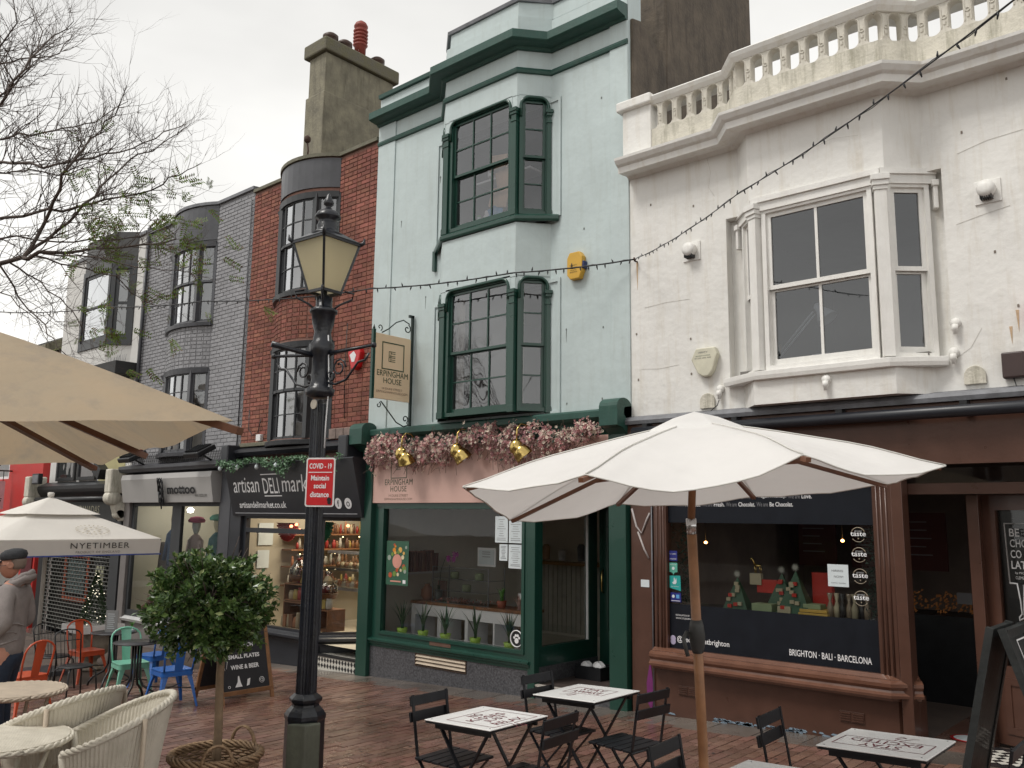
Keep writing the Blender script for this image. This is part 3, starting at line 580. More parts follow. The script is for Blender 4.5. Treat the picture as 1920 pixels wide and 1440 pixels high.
# ---------- flower garland and brass lamps
ga = thing('flower_garland','thick garland of pink and cream blossoms over the pink shop sign','garland',(-8,-.2,2.9))
r_ = random.Random(21); layers = {k:M() for k in range(5)}; tw = M()
def garland_top(x): return 3.02+.06*math.sin(x*2.3)+.03*math.sin(x*7)
def garland_low(x): return 2.69+.10*math.sin(x*3.1+1)+.06*math.sin(x*8.3)+(.10 if x>-6.3 else 0)-(.12 if abs(x+7.35)<.3 else 0)-(.12 if x<-9.5 else 0)
for i in range(4000):
    x = r_.uniform(-10.15,-5.95); zt,zl = garland_top(x),garland_low(x); u = r_.random()**.8; z0_ = r_.random()
    x += .07*math.sin(x*21)+.04*math.sin(x*47+z0_*3); z = zl+(zt-zl)*u + r_.gauss(0,.03)+.03*math.sin(x*17); y = -.13-.20*math.sin(PI*min(1,max(0,u)))*r_.random()-.02
    if r_.random() < .12: z -= r_.random()*.12; y += .03
    c_ = Vector((x,y,z)); k = r_.uniform(.011,.025); n = Vector((r_.gauss(0,1),-1.2,r_.gauss(.4,1))).normalized(); a = n.orthogonal().normalized(); b2 = n.cross(a)
    lay = layers[0 if r_.random()<.24 else 1 if r_.random()<.45 else 2 if r_.random()<.5 else 3 if r_.random() < .8 else 4]
    ph = r_.uniform(0,2)
    for j in range(5):
        t0 = ph+j*1.2566
        lay.add([c_, c_+(a*math.cos(t0-.5)+b2*math.sin(t0-.5))*k, c_+(a*math.cos(t0)+b2*math.sin(t0))*k*1.25+n*k*.5, c_+(a*math.cos(t0+.5)+b2*math.sin(t0+.5))*k],[(0,1,2,3)])
for k,(nm,cc) in enumerate((('rose_petal',(.48,.22,.22)),('cream_petal',(.70,.60,.50)),('mauve_petal',(.38,.20,.21)),('pale_rose_petal',(.62,.41,.38)),('grey_green_leaf',(.07,.14,.11)))):
    obj('blossoms' if k<4 else 'leaves', layers[k], mat(nm,cc,.8,.35,20), ga, kind='stuff', rec=False)
for i in range(420):
    x = r_.uniform(-10.1,-6.0); z = r_.uniform(garland_low(x)-.06,garland_top(x)); a = r_.uniform(0,2*PI); l_ = r_.uniform(.08,.2)
    p0 = Vector((x,-.12-.1*r_.random(),z)); tw.tube([p0,p0+Vector((math.cos(a)*l_*.5,-.04,math.sin(a)*l_*.5)),p0+Vector((math.cos(a)*l_,-.06,math.sin(a)*l_-.03))],.0025,4)
obj('twigs', tw, mat('grey_twig',(.09,.06,.045),.9), ga, kind='stuff', rec=False)
def swan(x, label, rz):
    t = thing('wall_lamp', label, 'lamp', (x,-.08,2.95), 'brass swan-neck lamps over the pink sign')
    pts = [(x,-.08,2.90),(x,-.12,2.98),(x,-.2,3.05),(x,-.30,3.05),(x,-.36,2.98),(x,-.37,2.80)]
    obj('arm', M().tube(pts, .011, 8), m_brass, t); obj('wall_plate', M().lathe([(.035,-.0),(.035,-.012),(.02,-.02)], (x,-.077,2.90), 14, axis='y'), m_brass, t)
    obj('knuckle', M().lathe([(.01,.115),(.035,.11),(.075,.065),(.086,.0),(.075,-.05),(.04,-.08),(.01,-.09)], (x,-.37,2.74), 18), m_brass, t)
    T = Matrix.Translation((x+.04,-.33,2.70))@Matrix.Rotation(rz,4,'Y')@Matrix.Rotation(math.radians(25),4,'X')
    obj('shade', M(T).lathe([(.02,.09),(.065,.075),(.10,.03),(.118,-.03),(.122,-.075),(.13,-.085),(.124,-.085),(.10,-.02)], (0,0,0), 22), m_brass, t)
    obj('bulb', M(T).lathe([(.01,-.02),(.04,-.05),(.04,-.08),(.01,-.1)], (0,0,0), 12), m_white_p, t); return t
swan(-9.22,'leftmost brass swan-neck lamp, above the framed E of the pink sign',0.0)
swan(-8.12,'middle brass swan-neck lamp hanging from the flower garland',-.5)
swan(-7.07,'rightmost brass swan-neck lamp, nearest the white parasol tip',-.6)
# ---------- projecting sign of the mint house
t = thing('hanging_sign','peach hanging sign with a framed E on a green iron bracket','sign',(-9.43,-.05,3.1))
obj('wall_bar', M().box(-9.445,-9.415,-.06,-.02,3.05,4.84), m_iron, t); obj('wall_bar', M().box(-9.445,-9.415,-.11,-.02,4.80,4.84), m_iron, t)
obj('outer_bar', M().box(-9.455,-9.41,-.79,-.745,3.52,4.52), m_green, t); obj('finial', M().lathe([(.012,0),(.02,.02),(.008,.04),(.002,.07)],(-9.43,-.767,4.52),8), m_iron, t)
obj('sign_board', M().box(-9.45,-9.415,-.745,-.075,3.53,4.47), m_peach, t, bevel=.003)
TS = Matrix.Translation((-9.413,-.41,0))@Matrix.Rotation(PI/2,4,'Z')      # local x -> +y, local -y -> +x
elogo(t,0,4.36,.42,.40,-.0025,m_sgreen,TS,.016)
text('ERPINGHAM',0,3.86,.58,.085,-.0025,m_sgreen,t,T=TS@Matrix.Rotation(PI/2,4,'X')@Matrix(((1,0,0,0),(0,1,0,0),(0,0,1,0),(0,0,0,1))) if False else TS,align='C')
text('HOUSE',0,3.76,.34,.08,-.0025,m_sgreen,t,T=TS,align='C')
text('14 DUKE STREET',0,3.67,.38,.03,-.0025,MATS['faded_sign_ink'],t,T=TS,align='C')
text('ERPINGHAMHOUSE.COM',0,3.62,.58,.032,-.0025,MATS['faded_sign_ink'],t,T=TS,align='C')
def spiral(cy,cz,r,a0,turns,sg): return [(-9.43, cy+r*(1-.75*i/14)*math.cos(a0+sg*turns*2*PI*i/14), cz+r*(1-.75*i/14)*math.sin(a0+sg*turns*2*PI*i/14)) for i in range(15)]
obj('scroll', M().tube([(-9.43,-.62,4.49),(-9.43,-.5,4.56),(-9.43,-.36,4.68),(-9.43,-.22,4.74),(-9.43,-.1,4.70)]+spiral(-.14,4.62,.07,1.2,1.1,-1), .009, 6), m_iron, t)
obj('scroll', M().tube(spiral(-.66,4.56,.05,-1.2,.9,1), .008, 6), m_iron, t)
obj('scroll', M().tube([(-9.43,-.6,3.5),(-9.43,-.45,3.36),(-9.43,-.3,3.22),(-9.43,-.16,3.17),(-9.43,-.07,3.2)]+spiral(-.13,3.28,.06,-1.0,1.1,1), .009, 6), m_iron, t)
obj('scroll', M().tube(spiral(-.64,3.44,.045,1.2,.9,-1), .008, 6), m_iron, t)
# alarm box
t = thing('alarm_box','yellow alarm box with a blue flank on the mint green wall','alarm',(-6.38,-.01,5.04))
obj('case', M().pry([(-6.50,4.92),(-6.45,4.86),(-6.31,4.86),(-6.27,4.95),(-6.26,5.14),(-6.31,5.21),(-6.46,5.21),(-6.50,5.14)], -.085, .0), mat('yellow_plastic',(.62,.36,.04),.4,.06), t, bevel=.01)
obj('beacon', M().box(-6.30,-6.24,-.075,-.0,4.98,5.08), mat('navy_plastic',(.01,.02,.10),.3), t, bevel=.01)
for i,(z,w_) in enumerate(((5.03,.12),(5.0,.12),(4.965,.09),(4.94,.11))): text(('SECURITY','ALARM','01273','BRIGHTON')[i],-6.395,z,w_,.017,-.087,m_black,t,align='C')

t = thing('ceiling_spot','single lit ceiling spot behind the upper right green side window','light',(-7.0,.3,7.0)); obj('spot_glow', M().lathe([(.004,.03),(.02,.02),(.02,0),(.004,-.01)],(-7.08,.35,6.98),12), mat('spot_warm_glow',(1,.85,.55),.5,0,emis=9), t); obj('fitting', M().lathe([(.03,.03),(.03,.06),(.01,.5)],(-7.08,.35,6.98),10), m_white_p, t)
# ============================================================ brick houses
brick_me = {}
def brickmesh(name, mt, L_=.213, H=.063, dp=.05):
    me = bpy.data.meshes.new(name); b = M(); c = .003
    b.add([(-L_/2,.0,-H/2),(L_/2,.0,-H/2),(L_/2,.0,H/2),(-L_/2,.0,H/2),(-L_/2+c,-c,-H/2+c),(L_/2-c,-c,-H/2+c),(L_/2-c,-c,H/2-c),(-L_/2+c,-c,H/2-c),
           (-L_/2,dp,-H/2),(L_/2,dp,-H/2),(L_/2,dp,H/2),(-L_/2,dp,H/2)],
          [(4,5,6,7),(0,1,5,4),(1,2,6,5),(2,3,7,6),(3,0,4,7),(8,9,1,0),(9,10,2,1),(10,11,3,2),(11,8,0,3)])
    me.from_pydata([tuple(v) for v in b.v], [], b.f); me.materials.append(mt); return me
def bricks(par, segs, z0, z1, mt, keep, cam=CAM, flem=False, proud=.003, seed=1, row=.075):
    """segs: straight runs (xa,ya,xb,yb); keep(x,z) is True where there is brickwork"""
    r_ = random.Random(seed); B = []; s0 = 0
    for xa,ya,xb,yb in segs:
        Ln = math.hypot(xb-xa,yb-ya); ux,uy = (xb-xa)/Ln,(yb-ya)/Ln; a = math.atan2(uy,ux)
        for j in range(int((z1-z0)/row)):
            z = z0+row*(j+.5); u = -((s0+(.1125 if j%2 else 0)) % .225); k = 0
            while u < Ln:
                if flem: w_ = .225 if (k%2)==0 else .1125
                else: w_ = .225
                a0,a1 = max(0,u),min(Ln,u+w_); u += w_; k += 1
                if a1-a0 < .03: continue
                m_ = (a0+a1)/2; x,y = xa+ux*m_, ya+uy*m_
                if not keep(x,z,s0+m_): continue
                d_ = proud+r_.uniform(-.002,.002)
                B.append((x+uy*d_, y-ux*d_, z+r_.uniform(-.002,.002), a+r_.uniform(-.006,.006), (a1-a0-.011)))
        s0 += Ln
    B.sort(key=lambda b: (Vector(b[:3])-cam).length)
    me = brickmesh('brick', mt)
    for b in B[:300]: inst('brick', me, par, b[:3], (0,r_.uniform(-.008,.008),b[3]), (b[4]/.213,1,1))
    q = M()
    for b in B[300:]:
        c_,s_ = math.cos(b[3]),math.sin(b[3]); h = b[4]/2; e = .003
        pts = []
        for lx,ly,lz in ((-h,.012,-.031),(h,.012,-.031),(h,.012,.031),(-h,.012,.031),(-h+e,-e,-.028),(h-e,-e,-.028),(h-e,-e,.028),(-h+e,-e,.028)): pts.append((b[0]+lx*c_-ly*s_, b[1]+lx*s_+ly*c_, b[2]+lz))
        q.add(pts, [(4,5,6,7),(0,1,5,4),(1,2,6,5),(2,3,7,6),(3,0,4,7)])
    obj('bricks', q, mt, par, kind='stuff', rec=False)
def bow(xa, xb, s, n):                                        # shallow bow plan from wall to wall
    c = (xb-xa)/2; R_ = (c*c+s*s)/(2*s); cx,cy = (xa+xb)/2, R_-s; h = math.asin(min(1,c/R_))
    return [(cx+R_*math.sin(-h+2*h*i/n), cy-R_*math.cos(-h+2*h*i/n)) for i in range(n+1)]
def brickhouse(name, label, x0, x1, xa, xb, sag, ztop, mt, mo, sashm, ups, band, zb=3.05, seed=1, flem=False, cap=None):
    H = thing(name, label, 'house', ((x0+x1)/2,0,gz((x0+x1)/2)))
    bp = bow(xa,xb,sag,12); fc_ = .007 if flem else .003
    m_ = M(); m_.wall(x0,x1,2.5,ztop,[(xa+.06,xb-.06,u[0]+.02,u[1]-.02) for u in ups],fc_,.32); obj('wall', m_, mo, H)
    zz = [zb]+[v for u in ups for v in u]+[ztop]
    for i in range(0,len(zz),2):
        if zz[i+1]-zz[i] > .05: obj('bow_wall', M().prz([(xa,.2)]+[(p[0],p[1]+fc_) for p in bp]+[(xb,.2)], zz[i], zz[i+1]), mo, H)
    segs = [(x0,0,xa,0)]+[(*bp[i],*bp[i+1]) for i in range(12)]+[(xb,0,x1,0)]
    def keep(x,z,s_):
        if xa-.0 < x < xb+.0: return not (any(u[0]-.1 < z < u[1]+.06 for u in ups) or z > band or z < ups[0][0]-.1)
        return z < ztop-.05
    bricks(H, segs, zb, ztop-.03, mt, keep, flem=flem, seed=seed)
    # boarded band under the coping of the bow
    obj('bow_panel', M().prz([(xa-.02,.1),(xa-.02,-.01)]+[(p[0],p[1]-.025) for p in bp[1:-1]]+[(xb+.02,-.01),(xb+.02,.1)], band, ztop-.02), m_dgrey, H)
    obj('coping', M().sweep([(x0,0)]+bp+[(x1,0)], [(-.25,ztop),(.05,ztop),(.05,ztop+.06),(-.25,ztop+.09)]), cap or m_ledge, H)
    for (za,zc) in ups:
        obj('sill', M().sweep([(xa-.05,0)]+bp+[(xb+.05,0)], [(-.05,za-.10),(.06,za-.10),(.07,za-.03),(-.05,za)]), sashm, H)
        obj('window_head', M().sweep([(xa,0)]+bp+[(xb,0)], [(-.08,zc-.07),(.02,zc-.07),(.035,zc+.03),(-.08,zc+.04)]), sashm, H)
        # side light, three bowed lights in the middle, side light
        q = bow(xa,xb,sag,9)
        groups = ((0,2,1),(2,7,4),(7,9,1))
        for a,c,cols in groups:
            f = M(); zm = (za+zc)/2
            for k in ((a,c) if c == 9 else (a,)):
                d = Vector((q[k][0]-(xa+xb)/2, q[k][1]-3)).normalized(); p_ = Vector(q[k]); f.bar((p_.x,p_.y+.03,za),(p_.x,p_.y+.03,zc),.10,.09)
            Wd = obj('window', f, sashm, H)
            pts = []
            pa,pc = Vector(q[a]),Vector(q[c])
            nn = cols
            allp = bow(xa,xb,sag,9*4)
            idx = [int(round((a+(c-a)*i/nn)*4)) for i in range(nn+1)]
            P = [Vector(allp[i]) for i in idx]
            for half,(h0,h1,off) in enumerate(((zm,zc-.05,.03),(za,zm+.03,.06))):
                for i in range(nn):
                    T,Ln = Txy(P[i].x,P[i].y+off,P[i+1].x,P[i+1].y+off)
                    fr = M(T); e0 = .06 if i==0 else .0; e1 = .06 if i==nn-1 else .0; rows = 2
                    fr.box(0,Ln,-.018,.018,h0,h0+.045); fr.box(0,Ln,-.018,.018,h1-.04,h1)
                    fr.box(0,e0+.012,-.018,.018,h0,h1); fr.box(Ln-e1-.012,Ln,-.018,.018,h0,h1)
                    for r in range(1,rows): z = h0+(h1-h0)*r/rows; fr.box(0,Ln,-.012,.012,z-.009,z+.009)
                    obj('sash', fr, sashm, Wd)
                    for r in range(rows):
                        z_a,z_b = h0+(h1-h0)*r/rows, h0+(h1-h0)*(r+1)/rows
                        tx = rnd.uniform(-.003,.003); tz = rnd.uniform(-.002,.002)
                        obj('pane', M(T).add([(0,tx,z_a),(Ln,-tx,z_a),(Ln,-tx+tz,z_b),(0,tx+tz,z_b)],[(0,1,2,3)]), m_oldglass, Wd, rec=False)
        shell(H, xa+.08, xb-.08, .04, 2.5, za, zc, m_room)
        obj('blind_or_backing', M().add([(xa+.09,.06,za+.02),(xb-.09,.06,za+.02),(xb-.09,.06,zc-.03),(xa+.09,.06,zc-.03)],[(0,1,2,3)]), mat('grey_pane_backing',(.20,.19,.18),.9,.3,3), H, rec=False)  # grey sheet added behind the panes so they read grey, not black
        cu = M(); n = 10
        for u in (xa+.35, xb-.75): cu.add([(u+.04*i, .0+.02*math.sin(i*2), z) for z in (za+.02,zc-.05) for i in range(n)], [(i,i+1,n+i+1,n+i) for i in range(n-1)])
        obj('curtain', cu, cl, H, rec=False)
    return H
RH = brickhouse('brick_house','red brick house with charcoal bow windows above the deli',-14.0,-10.41,-13.05,-11.40,.36,7.90,m_brick,m_mortar,m_sash,[(3.12,4.70),(5.62,7.26)],7.36,seed=2,flem=True)
GH = brickhouse('brick_house','grey painted brick house with two bow windows above the clothes shop',-18.2,-14.01,-17.0,-15.3,.26,7.98,m_gbrick,m_gmortar,m_dgrey,[(3.08,4.66),(5.62,7.20)],7.26,seed=5,cap=m_lead)
obj('finial', M().tube([(-12.1,-.2,7.95),(-12.08,-.2,8.15),(-12.12,-.2,8.3)],.015,6).lathe([(.03,0),(.06,.03),(.06,.09),(.02,.13)],(-12.12,-.2,8.3),8), mat('rusty_iron',(.06,.03,.02),.9), RH)
obj('party_edge', M().box(-18.26,-18.16,-.04,.3,3,8.14), m_dgrey, GH)
# chimney stack on the brick house
S = thing('chimney_stack','tall lichened render chimney stack with one red vented pot','chimney',(-12.95,1.3,7.9))
obj('shaft', M().prz([(-13.22,.52),(-12.7,.52),(-12.7,2.18),(-13.22,2.18)],6.5,10.55), m_stack, S, bevel=.02)
obj('plinth', M().prz([(-13.26,.49),(-12.67,.49),(-12.67,2.21),(-13.26,2.21)],6.5,9.75), m_stack, S, bevel=.02)
obj('cap', M().prz([(-13.32,.44),(-12.62,.44),(-12.62,2.27),(-13.32,2.27)],10.55,10.82), m_lichen, S, bevel=.03)
for y,lb in ((.78,None),(1.12,None),(1.95,None)):
    obj('chimney_pot', M().lathe([(.13,0),(.14,.08),(.12,.18),(.15,.2),(.15,.26),(.1,.3)],(-12.95,y,10.8),18), m_brownpot, S)
rp_ = M(); prof = [(.11,0),(.115,.35)]
for k in range(5): z = .36+k*.075; prof += [(.13,z),(.15,z+.03),(.11,z+.035),(.11,z+.07)]
prof += [(.12,.75),(.14,.78),(.14,.80),(.11,.86),(.03,.92)]
rp_.lathe(prof,(-12.95,1.5,10.8),18); obj('chimney_pot', rp_, m_terra, S, label='tall red vented chimney pot')
# party wall stack right of the mint house
S2 = thing('chimney_stack','broad sooty chimney stack on the party wall behind the white balustrade','chimney',(-5.7,2,8))
obj('party_wall', M().prx([(.05,6.2),(.05,8.15),(.25,8.2),(.42,8.12),(.62,7.98),(.86,8.05),(.86,6.2)],-5.92,-5.56), m_stack2, S2, bevel=.015)
obj('shaft', M().prz([(-6.25,.84),(-5.55,.84),(-5.55,3.42),(-6.25,3.42)],6.0,10.9), m_stack2, S2, bevel=.03)
obj('cap', M().prz([(-6.33,.76),(-5.47,.76),(-5.47,3.5),(-6.33,3.5)],10.9,11.15), m_stack2, S2, bevel=.02)
# ============================================================ deli shopfront
D = thing('deli_shop','black deli shopfront with glazed window and tiled entrance step','shop front',(-12.2,0,gz(-12.2)))
m_blk = mat('slate_black_paint',(.022,.024,.03),.35,.15,4,.05,40)
obj('pilaster', M().box(-14.05,-13.70,-.10,.05,gz(-14)-.05,3.0), m_blk, D, bevel=.006)
cp = M().box(-14.08,-13.86,-.34,.0,2.75,3.1); obj('corbel', cp, m_blk, D, bevel=.02)
cp = M().box(-10.72,-10.5,-.34,.0,2.75,3.1); obj('corbel', cp, m_blk, D, bevel=.02)
obj('cornice', M().sweep([(-14.0,0),(-10.5,0)], [(0,2.88),(.16,2.9),(.22,2.96),(.22,3.0),(-.0,3.08)]), m_blk, D)
obj('stone_course', M().box(-13.9,-12.9,-.10,.0,3.07,3.14), m_ledge, D, bevel=.01)
for i in range(5): obj('stone', M().box(-11.35+i*.19,-11.17+i*.19,-.05,.0,3.09,3.26), mat('flaky_stone',(.22,.17,.15),.9,.3,8,.6), D, bevel=.012)
SG = thing('shop_sign','black tilted deli fascia sign with white hand-drawn lettering','sign',(-12.05,-.2,1.9))
zb_,zt_ = 1.86,2.74; yb_,yt_ = -.13,-.36
TD = Matrix.Translation((0,yb_,zb_))@Matrix.Rotation(math.atan2(-(yt_-yb_)*1.0,zt_-zb_),4,'X')
hh = math.hypot(yt_-yb_,zt_-zb_)
obj('sign_board', M().prx([(0,zb_),(yb_,zb_),(yt_,zt_),(yt_+.02,zt_+.02),(0,zt_+.02)],-13.9,-10.32), m_blk, SG)
def on(z): return (z-zb_)/(zt_-zb_)*hh
text('artisan',-13.72,on(2.26),.80,.26,-.004,m_white_p,SG,T=TD,shear=.15)
text('DELI',-12.80,on(2.24),.45,.26,-.004,m_white_p,SG,T=TD)
text('market',-12.26,on(2.26),.98,.28,-.004,m_white_p,SG,T=TD,shear=.15)
obj('lettering', M(TD).box(-12.83,-12.33,-.004,-.002,on(2.545),on(2.56)), m_white_p, SG); obj('lettering', M(TD).box(-12.80,-12.30,-.004,-.002,on(2.19),on(2.205)), m_white_p, SG)
text('artisandelimarket.co.uk',-13.62,on(2.0),1.40,.11,-.004,m_white_p,SG,T=TD,bold=.012)
obj('lettering', M(TD).box(-13.80,-10.42,-.004,-.002,on(1.905),on(1.918)), mat('dull_rule',(.35,.36,.38),.5), SG)
for x,ch in ((-10.84,'f'),(-10.60,'O')):
    obj('emblem', M(TD@Matrix.Translation((x,-.003,on(2.07)))).lathe([(.085,-.001),(.085,.0)],(0,0,0),24,False,'y'), m_white_p, SG)
    text(ch,x,on(2.07)-.05,.045 if ch=='f' else .08,.10 if ch=='f' else .08,-.006,m_blk,SG,T=TD,align='C',bold=.02)
# leafy garland over the deli sign
gd = thing('leaf_garland','green leafy garland with small lamps along the top of the deli sign','garland',(-12.2,-.35,2.8))
lv = M(); r_ = random.Random(5)
for i in range(1500):
    x = r_.uniform(-13.95,-10.45) ; x = r_.choice((x, -13.2+r_.gauss(0,.5), -11.9+r_.gauss(0,.3)))
    x = min(-10.5,max(-13.95,x)); dd = .06+.05*math.sin(x*5)+(.12*math.exp(-((x+12.0)/.18)**2))+(.14*math.exp(-((x+10.75)/.15)**2))
    z = 2.80-r_.random()*dd*1.6; y = -.38-.10*r_.random(); k = r_.uniform(.03,.06); a = r_.uniform(0,6.3); n = Vector((math.cos(a),-.4+r_.gauss(0,.4),math.sin(a))).normalized(); b2 = n.orthogonal().normalized()
    c_ = Vector((x,y,z)); lv.add([c_,c_+n*k*.5+b2*k*.28,c_+n*k,c_+n*k*.5-b2*k*.28],[(0,1,2,3)])
obj('leaves', lv, mat('garland_leaf',(.05,.13,.055),.5,.4,15,col2=(.12,.24,.12)), gd, kind='stuff', rec=False)
obj('wire', M().tube([(-13.95+i*.25,-.42,2.74-.03*math.sin(i*1.3)) for i in range(14)],.005,5), m_black, gd)
for i,x in enumerate((-13.9,-13.35,-12.75,-12.2,-11.2,-10.7)): obj('bulb', M().lathe([(.005,.0),(.03,-.03),(.035,-.07),(.01,-.1)],(x,-.44,2.73),10), m_paper, gd)
# glazing: main window and angled side window to the lobby
f = M(); f.wall(-13.70,-11.5,-.02,1.86,[(-13.6,-11.56,.07,1.58),(-13.6,-11.56,1.66,1.82)],-.04,.04); obj('shop_window_frame', f, m_blk, D)
obj('shop_window_pane', M().add([(-13.61,0,.06),(-11.55,0,.06),(-11.55,0,1.83),(-13.61,0,1.83)],[(0,1,2,3)]), m_shopglass, D, rec=False)
Td,Ld = Txy(-11.5,0,-10.55,1.25)
f = M(Td); f.wall(0,Ld,-.02,1.86,[(.06,Ld-.06,.07,1.80)],-.03,.03); obj('shop_window_frame', f, m_blk, D)
obj('shop_window_pane', M(Td).add([(.05,0,.06),(Ld-.05,0,.06),(Ld-.05,0,1.81),(.05,0,1.81)],[(0,1,2,3)]), m_shopglass, D, rec=False)
obj('sill', M().sweep([(-13.72,0),(-11.5,0),(-10.57,1.22)], [(-.02,-.14),(.02,-.14),(.03,-.10),(.10,-.06),(.10,-.02),(.06,.0),(.05,.03),(-.02,.05)]), m_blk, D, bevel=.006)
obj('stall_riser', M().prz([(-13.70,.0),(-11.52,.0),(-10.55,1.25),(-10.55,1.4),(-13.7,1.4)],-.75,-.12), m_blk, D)
obj('corner_post', M().box(-11.55,-11.46,-.05,.05,-.5,1.88), m_blk, D)
dfl = -.235
obj('lobby_floor', M().prz([(-11.48,.02),(-10.4,.02),(-10.4,1.6),(-10.5,1.6)],-.7,dfl-.004), m_black, D)
m_tw = mat('ivory_tile',(.62,.60,.54),.35,.08,20); m_tb = mat('black_tile',(.02,.02,.022),.3)
q = M(); qb = M(); k = .075
for i in range(-30,30):
    for j in range(-5,40):
        cx,cy = -11.0+(i+.5*(j%2))*k*1.0, .06+j*k*.5
        if not(-11.44+max(0,(cy))*.78 < cx < -10.45 and .03 < cy < 1.4): continue
        (q if True else qb).add([(cx-k/2,cy,dfl),(cx,cy-k/2,dfl),(cx+k/2,cy,dfl),(cx,cy+k/2,dfl)],[(0,1,2,3)]) if j%2==0 else None
obj('floor_tiles', q, m_tw, D, kind='stuff', rec=False)
obj('step', M().box(-11.5,-10.42,-.02,.03,-.75,dfl-.03), m_tw, D); obj('nosing', M().box(-11.5,-10.42,-.03,.05,dfl-.03,dfl), m_black, D)
q = M()
for i in range(15):
    for j in range(2):
        cx = -11.44+i*.072; cz = dfl-.075-j*.085
        q.add([(cx-.030,-.024,cz),(cx,-.024,cz-.04),(cx+.030,-.024,cz),(cx,-.024,cz+.04)],[(0,1,2,3)])
obj('step_tiles', q, m_tb, D, kind='stuff', rec=False)
shell(D,-13.68,-10.42,.05,3.0,-.1,2.6,mat('deli_plaster',(.42,.38,.30),.9,.1,2))
def lamp_emit(name, x, y, z, r, col, en, par, lab=None):
    o = obj(name, M().lathe([(r*.3,0),(r,-r*.6),(r*.8,-r*1.4),(r*.2,-r*1.6)],(x,y,z),12), mat(name+'_glow',col,.5,0,emis=en), par, label=lab); return o
dl = bpy.data.objects.new('deli_lamp_light', bpy.data.lights.new('deli_lamp_light','AREA')); C.objects.link(dl); dl.location = (-12.1,1.2,2.5); dl.data.size = 1.6; dl.data.energy = 62; dl.data.color = (1,.86,.66)
pl = thing('pendant_lamp','lit ceiling lamp hanging inside the deli','lamp',(-12.0,.9,2.2)); lamp_emit('bulb',-12.0,.9,2.25,.08,(1,.7,.35),6,pl); obj('flex', M().tube([(-12.0,.9,2.25),(-12.0,.9,2.6)],.006,5), m_black, pl)
# goods in the deli window
def crate(x,y,z,w_,h_,d_,label,group='timber crates in the deli window'):
    t = thing('crate', label, 'crate', (x,y,z), group)
    for zz in (z, z+h_-.02): obj('slat', M().box(x,x+w_,y,y+d_,zz,zz+.02), m_oak, t)
    for xx in (x, x+w_-.02): obj('slat', M().box(xx,xx+.02,y,y+d_,z+.02,z+h_-.02), m_oak, t)
    obj('slat', M().box(x+.02,x+w_-.02,y+d_-.02,y+d_,z+.02,z+h_-.02), m_oak, t); return t
crate(-12.65,.15,.05,.55,.42,.35,'lower left crate in the deli window, holding jars')
crate(-12.65,.15,.48,.6,.28,.35,'crate stacked on the lower left one in the deli window')
crate(-12.0,.2,.05,.5,.34,.35,'small crate beside the corner post in the deli window')
crate(-11.2,.75,.06,.55,.55,.35,'large crate framing the colourful poster right of the lamp post')
crate(-11.2,1.0,.63,.8,.35,.35,'crate on top of the poster crate, with red and pale packets')
cc = [(.28,.03,.025),(.42,.34,.22),(.10,.045,.025),(.03,.04,.10),(.38,.28,.07),(.42,.40,.35),(.20,.09,.04),(.35,.15,.07)]
cname = ['red','cream','dark brown','navy','yellow','pale grey','brown','orange']
pk = [mat('packet_%d'%i,c,.35,.1) for i,c in enumerate(cc)]
r_ = random.Random(12)
def goods(x0,x1,y,z,n,group,what,seed=0):
    rr = random.Random(seed)
    for i in range(n):
        x = x0+(x1-x0)*(i+.5)/n; kd = rr.randrange(3); mt = pk[rr.randrange(8)]; h_ = rr.uniform(.13,.25); w_ = (x1-x0)/n*.52
        if kd == 0: o = obj('jar', M().lathe([(w_*.9,0),(w_,.01),(w_,h_*.75),(w_*.8,h_*.85),(w_*.85,h_*.88),(w_*.85,h_)],(x,y,z),12), mt, loc=(x,y,z)); o['category']='jar'
        elif kd == 1: o = obj('box', M(Matrix.Translation((x,y,z))@Matrix.Rotation(rr.uniform(-.3,.3),4,'Z')).box(-w_,w_,-w_,w_,0,h_), mt, loc=(x,y,z), bevel=.003); o['category']='box'
        else:
            b_ = M(Matrix.Translation((x,y,z))); b_.add([(-w_,-w_*.6,0),(w_,-w_*.6,0),(w_,w_*.6,0),(-w_,w_*.6,0),(-w_*1.1,-w_*.7,h_*.5),(w_*1.1,-w_*.7,h_*.5),(w_*1.1,w_*.7,h_*.5),(-w_*1.1,w_*.7,h_*.5),(-w_*.7,-.01,h_),(w_*.7,-.01,h_),(w_*.7,.01,h_),(-w_*.7,.01,h_)],
                [(3,2,1,0),(0,1,5,4),(1,2,6,5),(2,3,7,6),(3,0,4,7),(4,5,9,8),(5,6,10,9),(6,7,11,10),(7,4,8,11),(8,9,10,11)])
            o = obj('packet', b_, mt, loc=(x,y,z)); o['category']='packet'
        o['group'] = group; o['label'] = '%s %s, %s from the left, %s'%(cname[cc.index(tuple(cc[pk.index(mt)]))], o['category'], ('first','second','third','fourth','fifth','sixth','seventh','eighth','ninth')[i], what)
goods(-12.62,-12.12,.12,.075,6,'jars and packets in the lower left deli crate','in the lower left deli crate',1)
goods(-12.6,-12.1,.25,.50,4,'packets in the upper left deli crate','in the upper left deli crate',2)
goods(-12.7,-11.6,.3,.77,9,'food gifts along the top of the deli crates','on top of the deli crates',3)
goods(-11.98,-11.55,.3,.40,4,'packets on the small deli crate','on the small crate by the deli corner post',4)
goods(-11.1,-10.5,1.05,.66,5,'packets in the crate right of the lamp post','in the deli crate right of the lamp',5)
goods(-11.25,-10.45,1.2,1.02,7,'sweet baskets on the right deli shelf','on the deli shelf right of the lamp',6)
